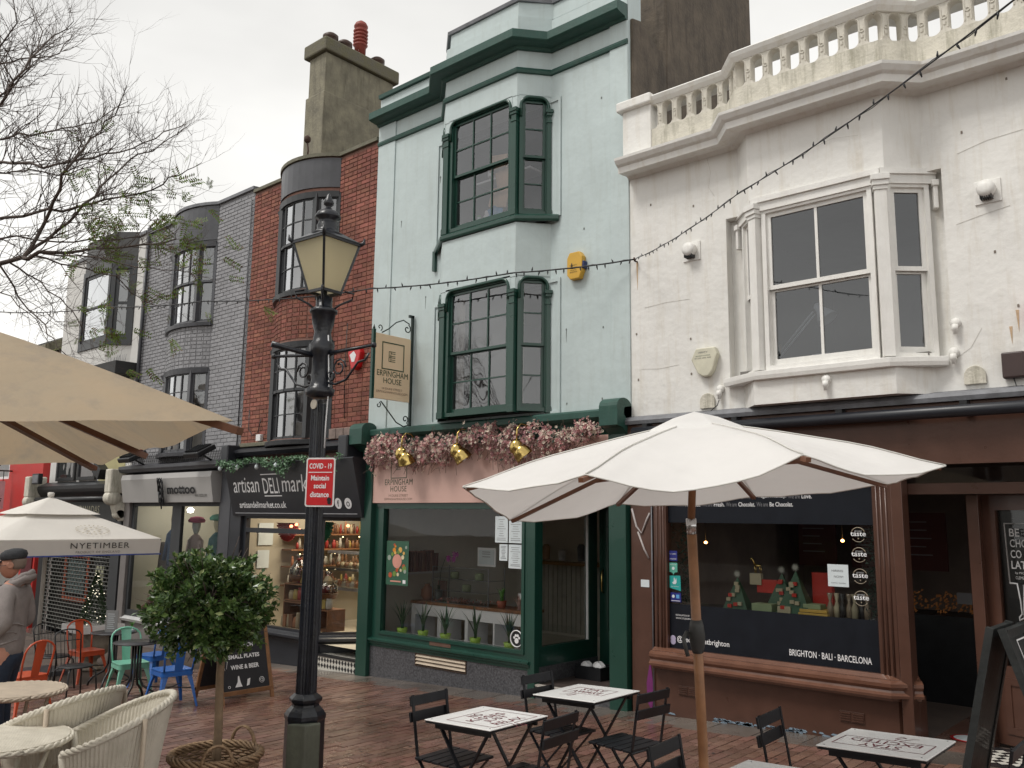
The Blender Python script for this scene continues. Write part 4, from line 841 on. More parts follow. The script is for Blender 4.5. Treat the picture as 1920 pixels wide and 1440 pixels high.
obj('box', M(Txy(-11.18,.70,-10.85,1.05)[0]).box(0,.45,0,.04,.08,.56), mat('poster_art',(.30,.14,.10),.4,.9,9,col2=(.15,.25,.4)), loc=(-11.1,.8,.08), label='tall colourful gift box inside the large deli crate', cat='box')
for x,lb_ in ((-10.74,'left white crisp packet standing low at the right of the deli window'),(-10.56,'right white crisp packet, closest to the green pilaster')): obj('packet', M().box(x,x+.16,1.0,1.06,.07,.33), m_paper, loc=(x,1,.07), label=lb_, cat='packet', group='white crisp packets in the deli')
dc = thing('deli_shelf','back shelf of glinting jars and bottles inside the deli','shelf',(-11.6,2.2,.8))
for z in (.62,.95,1.25,1.52):
    obj('board', M().box(-13.66,-13.36,.75,2.9,z,z+.025), m_oak, dc)
    for i in range(30):
        y_ = .78+i*.068+r_.uniform(-.02,.02); h_ = r_.uniform(.06,.23);
        if r_.random() < .15: continue
        w__ = r_.uniform(.022,.042); obj('jar', M().lathe([(w__*.9,0),(w__,h_*.6),(w__*.6,h_*.8),(w__*.65,h_)],(-13.46+.06*r_.random(),y_,z+.025),8), pk[r_.choice((1,2,2,6,6,5,7,0,4))], dc)
cs = thing('glass_case','glass fronted counter case of cakes and cured goods inside the deli','case',(-13.0,2.0,0)); obj('frame', M().box(-13.3,-12.4,1.5,1.55,.55,.6).box(-13.3,-12.4,1.5,1.55,.9,.94).box(-13.3,-12.4,1.5,1.55,1.2,1.25), m_lead, cs); obj('glass_panel', M().add([(-13.3,1.48,.6),(-12.4,1.48,.6),(-12.4,1.48,1.2),(-13.3,1.48,1.2)],[(0,1,2,3)]), m_case, cs, rec=False)
for i in range(14): obj('loaf', M().lathe([(.02,0),(.06,.02),(.05,.09),(.01,.11)],(-13.2+.06*i,1.65,.94 if i%2 else .6),10), pk[(5,6,7,1)[i%4]], cs)
for x_,z_,s_,lb_ in ((-13.66,1.35,.3,'pale poster high on the deli side wall'),(-13.66,.95,.24,'smaller notice low on the deli side wall')): obj('poster', M().box(x_,x_+.006,.25,.25+s_,z_,z_+s_*1.3), m_paper, loc=(x_,.3,z_), label=lb_, cat='poster')
def fan(x,y,z,r,mt,label):
    f = M(); n = 36
    for i in range(n): a,b2 = PI+PI*i/n-.0, PI+PI*(i+1)/n; rr = r; f.add([(x,y,z),(x+rr*math.cos(a),y+(.02 if i%2 else -.02),z+rr*math.sin(a)),(x+rr*math.cos(b2),y+(-.02 if i%2 else .02),z+rr*math.sin(b2))],[(0,1,2)])
    obj('paper_fan', f, mt, loc=(x,y,z), label=label, cat='decoration', rec=False)
fan(-13.0,.4,1.75,.32,mat('red_tissue',(.35,.02,.02),.8),'red paper fan hanging at the left of the deli window')
fan(-12.0,.35,1.78,.36,mat('green_tissue',(.02,.13,.06),.8),'dark green paper fan hanging in the middle of the deli window')
fan(-10.75,.5,1.98,.34,MATS['red_tissue'],'red paper fan hanging at the right of the deli window, by the green pilaster')
for i,(x,z) in enumerate(((-12.75,1.72),(-12.6,1.75),(-12.5,1.66),(-11.2,1.75))): lamp_emit('fairy_bulb',x,.3,z,.03,(1,.25,.12),4,dc)
# alarm on red wall
t = thing('alarm_box','red and white alarm box on the brick wall behind the lamp bracket','alarm',(-11.0,-.02,4.5))
obj('case', M().pry([(-10.88,4.44),(-10.78,4.17),(-10.70,4.15),(-10.62,4.2),(-10.56,4.42),(-10.60,4.50),(-10.84,4.50)],-.10,.0), mat('red_plastic',(.5,.01,.015),.3), t, bevel=.015)
obj('badge', M().pry([(-10.82,4.40),(-10.76,4.28),(-10.70,4.28),(-10.66,4.38),(-10.72,4.45)],-.104,-.098), m_white_p, t)

def hamper(x,y,z,label,w_=.17):
    t = thing('hamper', label, 'hamper', (x,y,z), 'cellophane wrapped hampers in the deli window'); rr = random.Random(int(x*100))
    obj('basket', M().lathe([(w_*.75,0),(w_,.09),(w_*1.04,.10),(w_*.95,.10),(w_*.9,.06)],(x,y,z),16), m_oak, t)
    for i in range(6): a = i*1.05; obj('food', M().lathe([(.03,0),(.035,.08),(.02,.13+.03*rr.random())],(x+w_*.5*math.cos(a),y+w_*.4*math.sin(a),z+.07),8), pk[rr.choice((0,1,4,5,7,2))], t)
    obj('wrap', M().lathe([(w_*1.02,.08),(w_*.95,.2),(w_*.35,.33),(.02,.36),(.07,.43)],(x,y,z),14), mat('clear_wrap',(.5,.45,.35),.08,.1,8) if False else m_case, t); obj('bow', M().lathe([(.01,-.03),(.05,0),(.01,.03)],(x,y-.02,z+.35),8), pk[0], t)
for a_ in ((-12.45,.3,.80,'gift hamper on the left crates in the deli window'),(-12.05,.32,.78,'gift hamper in the middle of the deli window, left of the post'),(-11.72,.35,.55,'low gift hamper against the deli corner post'),(-11.05,1.15,1.02,'gift hamper on the shelf just right of the lamp post'),(-10.7,1.2,1.02,'gift hamper on the shelf by the green pilaster')): hamper(*a_)
for i in range(16): lamp_emit('fairy_glint',-13.4+.05*(i%3),.8+.13*i,.90+.3*(i%3),.014,(1,.75,.4),3,dc)  # tiny glowing beads added as fairy lights along the jar shelves
# ============================================================ clothes shop under the grey brick house
G = thing('clothes_shop','grey clothes shopfront with two tall windows of dressed mannequins','shop front',(-16.2,0,gz(-16.2)))
m_sgrey = mat('silver_grey_sign',(.36,.35,.34),.4,.05,2); m_warmg = mat('taupe_paint',(.17,.155,.15),.45,.1)
sg = thing('shop_sign','silver grey clothes shop sign with looped black lettering','sign',(-16.2,-.2,2.1))
obj('sign_board', M().prx([(0,2.10),(-.22,2.10),(-.30,2.56),(-.28,2.66),(0,2.68)],-18.0,-14.45), m_sgrey, sg, bevel=.004)
TM = Matrix.Translation((0,-.222,2.10))@Matrix.Rotation(math.atan2(.08,.46),4,'X')
text('mottoo',-16.05,.16,1.05,.16,-.02,m_black,sg,T=TM,bold=.03); text('www.mottoo.com',-15.05,.10,.42,.06,-.004,mat('sign_ink',(.08,.075,.07),.5),sg,T=TM)
cb = M(); r_ = random.Random(3)
for k in range(5): cb.tube([TM@Vector((-16.25+.10*math.cos(a/8*2*PI+k)+.02*k,-.05-.01*k,.22+.26*math.sin(a/8*2*PI))) for a in range(9)],.012,5)
cb.tube([TM@Vector((-16.25,-.05,.25)),TM@Vector((-16.28,-.05,-.12))],.014,5)
obj('cable_coil', cb, m_black, loc=(-16.25,-.3,2.3), label='coil of black cable hanging over the silver grey shop sign', cat='cable')
obj('cornice', M().sweep([(-18.2,0),(-14.25,0)], [(0,2.70),(.24,2.72),(.28,2.78),(.28,2.84),(0,2.90)]), m_dgrey, G)
m_netw = mat('net_wire',(.05,.05,.055),.6)
n_ = M()
for i in range(46): x = -18.1+i*.085; n_.tube([(x,-.20,2.88),(x,-.16,3.08)],.004,4)
for z in (2.93,2.98,3.03): n_.tube([(-18.1,-.18,z),(-14.2,-.18,z)],.004,4)
obj('bird_net', n_, m_netw, G, kind='stuff')
for x,lb in ((-17.4,'left black floodlight on the ledge over the clothes shop'),(-14.75,'right black floodlight over the clothes shop, next to the deli garland')):
    t = thing('floodlight', lb, 'light', (x,-.2,2.95), 'black floodlights over the clothes shop')
    T = Matrix.Translation((x,-.38,3.02))@Matrix.Rotation(.5,4,'X')
    obj('housing', M(T).box(-.26,.26,-.20,.20,-.05,.05), m_black, t, bevel=.02); fn = M(T)
    for k in range(7): fn.box(-.22+.07*k,-.205+.07*k,-.15,.15,.05,.08)
    obj('fins', fn, m_black, t); obj('bracket', M().tube([(x,-.1,2.86),(x,-.3,2.95)],.02,6), m_black, t)
for a,b in ((-18.2,-17.95),(-14.42,-14.08)): obj('pilaster', M().box(a,b,-.09,.05,gz(a)-.05,2.7), m_warmg if a<-16 else m_dgrey, G, bevel=.005)
w_ = M(); w_.wall(-17.95,-14.42,-.18,2.10,[(-17.85,-16.27,-.05,2.03),(-15.92,-14.55,-.05,2.03)],-.03,.04); obj('shop_window_frame', w_, m_sash, G)
obj('shop_window_pane', M().add([(-17.86,0,-.06),(-16.26,0,-.06),(-16.26,0,2.04),(-17.86,0,2.04)],[(0,1,2,3)]), m_shopglass, G, rec=False)
obj('shop_window_pane', M().add([(-15.93,0,-.06),(-14.54,0,-.06),(-14.54,0,2.04),(-15.93,0,2.04)],[(0,1,2,3)]), m_shopglass, G, rec=False)
obj('sill', M().sweep([(-18.0,0),(-14.4,0)], [(0,-.28),(.08,-.27),(.10,-.22),(.03,-.17),(0,-.16)]), mat('pale_sill',(.5,.5,.5),.3), G)
obj('stall_riser', M().box(-17.95,-14.42,-.02,.1,-1.0,-.2), m_warmg, G)
shell(G,-17.9,-14.45,.05,2.2,-.1,2.5,mat('pale_shop_room',(.48,.46,.38),.9,.06,2))
al = bpy.data.objects.new('clothes_shop_light', bpy.data.lights.new('clothes_shop_light','AREA')); C.objects.link(al); al.location = (-16.8,1.0,2.4); al.data.size = 1.5; al.data.energy = 16; al.data.color = (1,.93,.8)
sp = thing('spotlight','bright round spotlight inside the clothes shop window','light',(-17.1,.8,2.0)); lamp_emit('spot_bulb',-17.1,.8,2.02,.07,(1,.95,.85),8,sp); obj('arm', M().tube([(-17.1,.8,2.0),(-17.1,.8,2.4)],.012,6), m_black, sp)
def mannequin(x,y,z0,label,coat,skin,hat=None,trous=None):
    t = thing('mannequin', label, 'mannequin', (x,y,z0)); mt = lambda r,h: (r,h)
    obj('head', M().lathe([(.03,1.42),(.045,1.47),(.075,1.55),(.085,1.62),(.075,1.69),(.03,1.74)],(x,y,z0),14), skin, t)
    b = M(Matrix.Translation((x,y,z0))@Matrix.Diagonal((1,.6,1,1))); b.lathe([(.15,.70),(.17,.85),(.15,1.0),(.18,1.2),(.20,1.33),(.12,1.41),(.05,1.45)],(0,0,0),16); obj('jacket', b, coat, t)
    for s in (-1,1): obj('sleeve', M().tube([(x+s*.19,y,z0+1.32),(x+s*.24,y-.02,z0+1.05),(x+s*.22,y-.08,z0+.80)],[.06,.05,.04],8), coat, t)
    for s in (-1,1): obj('leg', M().tube([(x+s*.08,y,z0+.78),(x+s*.09,y,z0+.4),(x+s*.09,y,z0+.02)],[.09,.07,.05],8), trous or coat, t)
    if hat: obj('hat', M().lathe([(.05,1.66),(.15,1.67),(.17,1.71),(.12,1.77),(.03,1.79)],(x,y,z0),14), hat, t)
    return t
m_skin = mat('ivory_mannequin',(.55,.50,.33),.5); m_skw = mat('white_mannequin',(.55,.6,.58),.5); m_blue = mat('blue_suit',(.03,.07,.14),.8,.2,30); m_navy = mat('navy_cloth',(.012,.016,.03),.9)
mannequin(-16.85,.35,.15,'headless-faced ivory mannequin in a blue suit in the left clothes window',m_blue,m_skin,trous=m_navy)
mannequin(-16.0,.35,.05,'mannequin with a crimson hat and pale pink coat in the clothes window',mat('pale_pink_cloth',(.42,.33,.31),.9),m_skw,mat('crimson_felt',(.42,.02,.10),.8))
mannequin(-15.2,.35,.1,'mannequin with a mint green hat in the right clothes window',mat('teal_cloth',(.02,.10,.11),.9),m_skin,mat('mint_felt',(.15,.45,.33),.8))
b = M(Matrix.Translation((-17.35,.4,.25))@Matrix.Rotation(.12,4,'Y')).box(-.22,.22,-.05,.05,0,1.05); obj('hanging_coat', b, mat('dark_tweed',(.05,.04,.035),.9,.4,40), loc=(-17.35,.4,.25), label='dark tweed coat hanging in the left clothes window', cat='coat', bevel=.05)
def boot(x,y,z,label,mt):
    t = thing('boot', label, 'boot', (x,y,z), None)
    obj('upper', M().lathe([(.05,.03),(.055,.1),(.06,.26),(.055,.27)],(x,y,z),12), mt, t); obj('foot', M().prx([(y-.20,z+.02),(y+.06,z+.02),(y+.06,z+.14),(y-.06,z+.14),(y-.17,z+.07)],x-.045,x+.045), mt, t, bevel=.015); obj('sole', M().box(x-.05,x+.05,y-.21,y+.07,z,z+.022), m_black, t)
boot(-17.55,.3,-.05,'brown leather boot at the left of the clothes window floor',mat('tan_leather',(.14,.045,.02),.35)); boot(-17.25,.3,-.05,'dark blue shoe boot beside the brown boot',m_navy); boot(-16.9,.35,.38,'black laced boot raised on a block in the clothes window',m_black)
obj('display_block', M().box(-17.05,-16.75,.2,.5,-.1,.38), m_white_p, loc=(-16.9,.35,-.1), label='white display block under the black boot', cat='block')
t = thing('alarm_box','red alarm box on the grey painted brick beside the white bay house','alarm',(-17.85,-.02,3.3)); obj('case', M().box(-17.98,-17.72,-.12,-.0,3.05,3.42), MATS['red_plastic'], t, bevel=.03)
# carved white corbels
def scroll_corbel(x, z, label, mt=m_whitegrime):
    t = thing('corbel', label, 'corbel', (x,-.2,z)); 
    obj('block', M().box(x-.14,x+.14,-.42,.0,z+.12,z+.62), mt, t, bevel=.03)
    obj('scroll', M().lathe([(.13,-.13),(.15,-.1),(.15,.1),(.13,.13)],(x,-.30,z+.02),16,axis='x'), mt, t); obj('scroll', M().lathe([(.09,-.10),(.10,-.08),(.10,.08),(.09,.10)],(x,-.14,z-.32),14,axis='x'), mt, t)
    obj('drop', M().prx([(-.02,z+.1),(-.34,z+.0),(-.24,z-.3),(-.10,z-.46),(.0,z-.46)],x-.10,x+.10), mt, t, bevel=.02)
scroll_corbel(-18.35,2.18,'white carved scroll corbel at the left end of the silver grey sign'); scroll_corbel(-22.75,2.12,'white carved scroll corbel between the red shop and the dark empanada shop')
# ============================================================ far white house with a black bay
Wd_ = mat('pale_house_render',(.62,.61,.59),.7,.05,2,.2,20,streak=.4,edge=(.42,.40,.36))
F = thing('bay_house','white house with a charcoal framed square bay window above a dark awning','house',(-20.4,0,gz(-20.4)))
m_ = M(); m_.wall(-22.5,-18.22,3.2,8.02,[(-20.6,-18.7,5.62,7.5)],0,.3); m_.wall(-22.5,-18.22,2.4,3.2,[],0,.3); obj('wall', m_, Wd_, F)
bp2 = [(-20.95,0),(-20.55,-.36),(-19.1,-.36),(-18.68,0)]
obj('bay_wall', M().prz([(-20.95,.1)]+bp2+[(-18.68,.1)],4.95,5.55), Wd_, F)
obj('bay_panel', M().prz([(-20.95,.1)]+bp2+[(-18.68,.1)],7.42,8.15), mat('charcoal_cladding',(.06,.06,.06),.5,.3,3,.1), F)
for i in range(3):
    T,Ln = Txy(*bp2[i],*bp2[i+1]); ww = obj('window', M(T).wall(0,Ln,5.55,7.42,[(.10,Ln-.10,5.72,7.30)],-.03,.05), m_sash, F)
    obj('sash', M(T).wall(.1,Ln-.1,5.72,7.3,[(.17,Ln-.17,5.80,6.48),(.17,Ln-.17,6.54,7.23)],.0,.03), m_sash, ww)
    for a,b_ in ((5.8,6.48),(6.54,7.23)): obj('pane', M(T).add([(.16,.015,a),(Ln-.16,.015,a),(Ln-.16,.015,b_),(.16,.015,b_)],[(0,1,2,3)]), m_oldglass, ww, rec=False)
shell(F,-20.6,-18.75,.02,2,5.6,7.4,m_room_l)
aw = M(); aw.box(-20.9,-18.25,-.50,.0,4.82,5.10); obj('awning_box', aw, mat('black_awning_cloth',(.03,.03,.03),.7), F, bevel=.01)
spk = M()
for i in range(60): x = -20.9+i*.045; spk.tube([(x,-.3,5.1),(x+rnd.uniform(-.03,.03),-.3+rnd.uniform(-.05,.05),5.26)],.003,3)
obj('bird_spikes', spk, m_lead, F, kind='stuff')
sash(F, Matrix(), -20.6,-19.9, 3.35,4.55,1,2,m_black); sash(F, Matrix(), -19.6,-18.9, 3.35,4.55,1,2,m_black)
m_yel = mat('yellow_render',(.42,.38,.20),.8,.08); obj('yellow_wall', M().box(-19.75,-18.5,-.012,.0,2.55,4.4), m_yel, F)
for a,b_ in ((-22.0,-20.95),(-20.8,-19.85)):
    ff = obj('window', M().wall(a,b_,2.62,4.2,[(a+.08,b_-.08,2.7,4.1)],-.06,-.012), m_black, F); obj('pane', M().add([(a+.07,-.03,2.7),(b_-.07,-.03,2.7),(b_-.07,-.03,4.1),(a+.07,-.03,4.1)],[(0,1,2,3)]), m_oldglass, ff, rec=False)
    obj('blind_or_backing', M().box(a+.08,b_-.08,-.022,-.018,2.7,4.1), mat('blind_or_backing_%d'%int(-a),(.30,.33,.30) if a<-21 else (.22,.15,.14),.8), ff)
t = thing('alarm_box','small white and blue alarm box under the charcoal bay','alarm',(-20.9,-.02,5.2)); obj('case', M().box(-21.0,-20.72,-.14,.0,5.05,5.35), m_white_p, t, bevel=.02); obj('panel', M().box(-20.82,-20.70,-.145,-.02,5.08,5.24), MATS['navy_plastic'], t)
obj('fascia_coping', M().sweep([(-22.5,0),(-18.3,0)], [(-.2,8.02),(.05,8.02),(.05,8.1),(-.2,8.12)]), m_lead, F)
# dark empanada shop with its shutter down
K_ = thing('empanada_shop','dark shopfront with a lowered slatted shutter below the white bay house','shop front',(-20.5,0,gz(-20.5)))
obj('cornice', M().sweep([(-22.6,0),(-18.5,0)], [(0,2.20),(.10,2.22),(.20,2.36),(.22,2.42),(.22,2.50),(0,2.60)]), m_black, K_)
obj('awning_roll', M().tube([(-22.5,-.25,2.18),(-18.7,-.25,2.18)],.06,10), m_black, K_)
sg = thing('shop_sign','dark empanada shop sign with pale condensed lettering','sign',(-20.5,-.06,1.75)); obj('sign_board', M().box(-22.5,-18.55,-.08,-.0,1.72,2.15), mat('charcoal_sign',(.025,.027,.027),.5), sg)
text('ARGENTINIAN EMPANADAS',-22.3,1.88,2.9,.16,-.084,mat('cream_ink',(.40,.38,.28),.6),sg)
obj('pilaster', M().box(-22.55,-22.2,-.06,.05,-1.2,1.75), m_black, K_); obj('pilaster', M().box(-18.75,-18.35,-.06,.05,-1.2,1.75), m_sash, K_)
shell(K_,-22.2,-18.75,.12,2,-.9,1.75,mat('dark_interior',(.03,.032,.03),.9))
obj('glazing', M().add([(-22.2,.10,-.8),(-18.75,.10,-.8),(-18.75,.10,1.72),(-22.2,.10,1.72)],[(0,1,2,3)]), m_shopglass, K_, rec=False)
m_slat = mat('shutter_steel',(.11,.11,.10),.5,.3,8)
for i in range(30): obj('shutter_slat', M().tube([(-22.2,-.01,-.72+i*.082),(-18.75,-.01,-.72+i*.082)],.012,5), m_slat, K_)
q = M()
for i in range(30):
    for j in range(22): x = -22.15+j*.16+(.08 if i%2 else 0); q.box(x,x+.012,-.014,.004,-.72+i*.082,-.72+i*.082+.08)
obj('shutter_links', q, m_slat, K_, kind='stuff', rec=False)
m_or = mat('orange_neon_frame',(.40,.08,.03),.5); q = M(); q.wall(-21.3,-20.0,-.1,1.0,[(-21.2,-20.1,0,.88)],.05,.08); obj('door_frame', q, m_or, K_)
obj('menu_poster', M().box(-21.1,-20.2,.06,.08,.1,.8), mat('teal_menu',(.09,.13,.13),.6,.6,12), K_); obj('notice', M().box(-19.6,-19.2,.03,.05,.35,.75), mat('cream_notice',(.5,.5,.35),.6), K_)
obj('step', M().box(-22.4,-18.4,-.5,-.02,-1.3,-.82), m_slab, K_)
t = thing('floodlight','square floodlight above the white scroll corbel of the dark shop','light',(-22.3,-.3,2.7)); obj('housing', M().box(-22.5,-22.1,-.4,-.3,2.55,2.8), m_black, t, bevel=.01); obj('lens', M().box(-22.47,-22.13,-.405,-.398,2.58,2.77), m_lead, t)
t = thing('floodlight','black floodlight tilted up at the right end of the dark shop cornice','light',(-19.0,-.3,2.75)); obj('housing', M(Matrix.Translation((-19,-.3,2.78))@Matrix.Rotation(.5,4,'Y')).box(-.18,.18,-.1,.1,-.12,.12), m_black, t, bevel=.01)
# red shop and the low houses beyond
R_ = thing('red_shop','bright red painted shop beyond the empanada shop','shop front',(-25,0,gz(-25)))
m_red = mat('red_paint',(.50,.035,.03),.45,.08,3,.1,30,streak=.25,edge=(.25,.02,.02)); obj('wall', M().wall(-30,-22.95,-1.4,4.2,[(-27.6,-23.9,-.6,1.3),(-26.4,-25.2,2.75,3.6)],0,.25), m_red, R_)
obj('window', M().wall(-26.4,-25.2,2.75,3.6,[(-26.3,-25.3,2.82,3.5)],.02,.06), m_white_p, R_); obj('pane', M().add([(-26.3,.04,2.8),(-25.3,.04,2.8),(-25.3,.04,3.5),(-26.3,.04,3.5)],[(0,1,2,3)]), m_oldglass, R_, rec=False)
obj('shop_window_pane', M().add([(-27.6,.1,-.6),(-23.9,.1,-.6),(-23.9,.1,1.3),(-27.6,.1,1.3)],[(0,1,2,3)]), m_shopglass, R_, rec=False); shell(R_,-27.6,-23.9,.12,2,-.6,1.3,m_room)
obj('door', M().box(-23.7,-23.05,-.03,.02,-.95,1.2), mat('maroon_door',(.09,.01,.015),.3), R_); obj('cornice', M().sweep([(-30,0),(-22.95,0)], [(0,1.35),(.15,1.4),(.18,1.5),(0,1.6)]), m_red, R_)
t = thing('hanging_sign','pale pink hanging sign with italic lettering beside the red wall','sign',(-24.9,-.5,2.3)); obj('sign_board', M().box(-25.02,-24.96,-1.05,-.15,1.95,2.68), mat('lilac_board',(.55,.42,.45),.5), t)
TZ = Matrix.Translation((-24.955,-.6,0))@Matrix.Rotation(PI/2,4,'Z'); text("'s",.12,2.36,.16,.14,-.004,m_black,t,T=TZ,shear=.3); text('kies',-.02,2.14,.42,.14,-.004,m_black,t,T=TZ,shear=.3)
obj('bracket', M().tube([(-24.99,.0,2.95),(-24.99,-1.1,2.95)],.02,6).tube([(-24.99,-.02,3.2),(-24.99,-.25,3.15),(-24.99,-.4,2.97)],.012,6).tube([(-24.99,-.2,2.95),(-24.99,-.2,2.68)],.01,5).tube([(-24.99,-.95,2.95),(-24.99,-.95,2.68)],.01,5), m_iron, t)
m_moss = mat('mossy_slates',(.07,.09,.03),.95,.5,3,.6,20,col2=(.16,.17,.06)); m_tile = mat('brown_roof_tile',(.13,.085,.05),.9,.3,6,.6,30)
H1 = thing('cottage','low white house with a mossy slate roof beyond the red shop','house',(-30,2,gz(-30)))
obj('wall', M().box(-38,-23.2,1.5,6,-1.5,6.6), Wd_, H1)
def roof(par, x0,x1,y0,y1,z0,z1,mt,rows,name='roof'):
    n = rows; q = M()
    for i in range(n):
        a,b_ = i/n,(i+1)/n; ya,yb = y0+(y1-y0)*a,y0+(y1-y0)*b_; za,zb2 = z0+(z1-z0)*a,z0+(z1-z0)*b_
        k = int((x1-x0)/.45)
        for j in range(k):
            xa = x0+(x1-x0)*(j+(.5 if i%2 else 0))/k; q.add([(xa+.01,ya-.02,za+.04),(xa+(x1-x0)/k-.01,ya-.02,za+.04),(xa+(x1-x0)/k-.01,yb,zb2+.015),(xa+.01,yb,zb2+.015),(xa+.01,ya-.02,za),(xa+(x1-x0)/k-.01,ya-.02,za)],[(0,1,2,3),(4,5,1,0)])
    obj('tiles', q, mt, par, kind='stuff', rec=False); obj(name, M().add([(x0,y0,z0),(x1,y0,z0),(x1,y1,z1),(x0,y1,z1),(x0,y1+(y1-y0),z0),(x1,y1+(y1-y0),z0)],[(0,1,2,3),(3,2,5,4)]), mt, par, rec=False)
roof(H1,-38,-23.2,1.3,4,6.55,8.0,m_moss,12)
obj('parapet', M().prx([(1.2,6.5),(1.2,6.8),(4,8.3),(4,8.0)],-27.4,-26.9), m_stack, H1)
obj('dormer_flashing', M().prx([(1.0,6.55),(1.0,6.75),(3,7.75),(3,7.5)],-27.8,-27.4), m_lead, H1)
H2 = thing('tiled_house','small brown-tiled house with a brick chimney against the white bay house','house',(-24,.5,gz(-24)))
obj('wall', M().box(-30,-22.6,.35,3,-1.3,4.6), Wd_, H2); roof(H2,-30,-22.6,.2,2.2,4.5,6.1,m_tile,12)
ch = obj('chimney', M().box(-23.15,-22.55,.35,1.1,4.4,7.35), m_stack, H2, bevel=.02); 
q = M()
for j in range(34):
    for k in range(3): q.box(-23.165,-23.15,.36+k*.25+(.1 if j%2 else 0),.36+k*.25+.22+(.0 if j%2 else 0),4.6+j*.08,4.6+j*.08+.068)
obj('brickwork', q, mat('dark_stock_brick',(.12,.06,.04),.9,.4,20,.3,40,island=.4), H2, kind='stuff', rec=False)
obj('chimney_pot', M().lathe([(.13,0),(.15,.1),(.12,.3),(.15,.33)],(-22.85,.7,7.35),12), m_terra, H2)
# street closing the view at the far left, seen only low between the parasols
H3 = thing('terrace_house','plain cream terrace house closing the street at the far left','house',(-46,-14,gz(-46)))
obj('wall', M().wall(-26,0,-3,6,[(a,a+1.6,-1.5,.8) for a in (-24,-19,-14,-9,-4)]+[(a,a+1.4,2.2,4.6) for a in (-24,-19,-14,-9,-4)],0,.3) if False else M(Txy(-44,-26,-44,2)[0]).wall(0,28,-3,6,[(a,a+1.6,-1.5,.8) for a in (2,7,12,17,22)]+[(a,a+1.4,2.2,4.6) for a in (2,7,12,17,22)],0,.3), Wd_, H3)
for a in (2,7,12,17,22): obj('pane', M(Txy(-44,-26,-44,2)[0]).box(a,a+1.6,.15,.2,-1.5,.8), m_black, H3); obj('pane', M(Txy(-44,-26,-44,2)[0]).box(a,a+1.4,.15,.2,2.2,4.6), m_black, H3)
# ============================================================ white house with the balustrade
B = thing('balustraded_house','white stucco house with a pierced balustrade above a brown chocolate shop','house',(-3.2,0,gz(-3.2)))
XA,XB = -5.60,.9
bw = [(-4.17,0),(-3.93,-.27),(-2.53,-.27),(-2.26,0)]
m_ = M(); m_.wall(XA,XB,3.03,6.12,[(-4.33,-2.10,3.40,5.20)],0,.3); m_.box(-4.33,-4.12,.13,.2,3.40,5.20); m_.box(-2.32,-2.10,.13,.2,3.40,5.20); obj('wall', m_, m_white, B)
obj('bay_wall', M().prz([(-4.17,.2)]+bw+[(-2.26,.2)],5.19,6.02), m_white, B)
obj('bay_apron', M().prz([(-4.17,.2)]+bw+[(-2.26,.2)],3.05,3.36), m_white, B)
path = [(XA,0)]+bw+[(XB,0)]
obj('cornice', M().sweep(path, [(0,5.98),(.03,5.99),(.06,6.01),(.22,5.995),(.24,5.99),(.25,6.06),(.29,6.08),(.325,6.125),(.33,6.155),(.0,6.22)]), m_white, B)
obj('plinth', M().sweep(path, [(-.12,6.16),(.12,6.16),(.12,6.48),(-.12,6.48)]), m_whitegrime, B)
obj('balustrade_rail', M().sweep(path, [(-.14,6.79),(.12,6.79),(.16,6.83),(.18,6.87),(.13,6.91),(.0,6.94),(-.14,6.91)]), m_white, B)
obj('end_pier', M().box(XA,-5.20,-.14,.12,6.2,6.82), m_white, B, bevel=.008); obj('end_cap', M().box(XA-.06,-5.17,-.20,.14,6.805,6.93), m_white, B, bevel=.02)
# pierced balusters: each is one upright between two round-ended openings
U = .205
bm0 = M(); z0,z1 = 0,.37; n = 7; op = .064                         # half opening width
L_ = []
for i in range(n+1): a = PI/2*i/n; L_.append((-U/2+op*math.sin(PI/2-a) if False else -U/2+op*math.cos(PI/2-a), z1-.05+.0+op*math.cos(a) if False else z1-.075+op*math.sin(PI/2-a)))
left_top = [(-U/2+op*math.sin(t), z1-.075+op*math.cos(t)) for t in [PI/2*i/n for i in range(n+1)]]       # from crown of arch down to the side
left_bot = [(-U/2+op*math.sin(t), z0+.070-op*math.cos(t)) for t in [PI/2*i/n for i in range(n,-1,-1)]]
lt = [(-U/2,z1)]+left_top+left_bot; poly = lt+[(-x,z) for x,z in lt[::-1]]
bm0.pry(poly,-.045,.045)
for s in (-1,1):                                                  # raised rim round the opening
    pts = [(s*(U/2-.0)-s*(op+.012)*math.sin(t), -.048, z1-.075+(op+.012)*math.cos(t)) for t in [PI/2*i/n for i in range(n+1)]]+[(s*(U/2-op-.010),-.048,.06)]
    bm0.tube(pts,.007,5)
bm0.tube([(.020*math.cos(a*PI/5),-.048,.19+.020*math.sin(a*PI/5)) for a in range(10)],.006,5,closed=True); bm0.box(-.012,.012,-.052,-.04,.10,.14)
bme = bpy.data.meshes.new('baluster'); bme.from_pydata([tuple(v) for v in bm0.v],[],bm0.f); fix(bme); bme.materials.append(m_whitegrime if False else mat('aged_white',(.66,.63,.56),.8,.08,4,.5,25,streak=.5,edge=(.30,.27,.2)))
def run(xa,ya,xb,yb,a0=0):
    Ln = math.hypot(xb-xa,yb-ya); k = max(1,round(Ln/U)); s = Ln/(k*U); a = math.atan2(yb-ya,xb-xa)
    for i in range(k): u = (i+.5)/k; inst('baluster', bme, B, (xa+(xb-xa)*u, ya+(yb-ya)*u-.068, 6.478), (0,0,a), (s,1,.845))
run(-5.18,-.0,-4.20,-.0); run(-4.17,0,-3.93,-.27); run(-3.93,-.27,-2.53,-.27); run(-2.53,-.27,-2.26,0); run(-2.26,0,XB-.1,0)
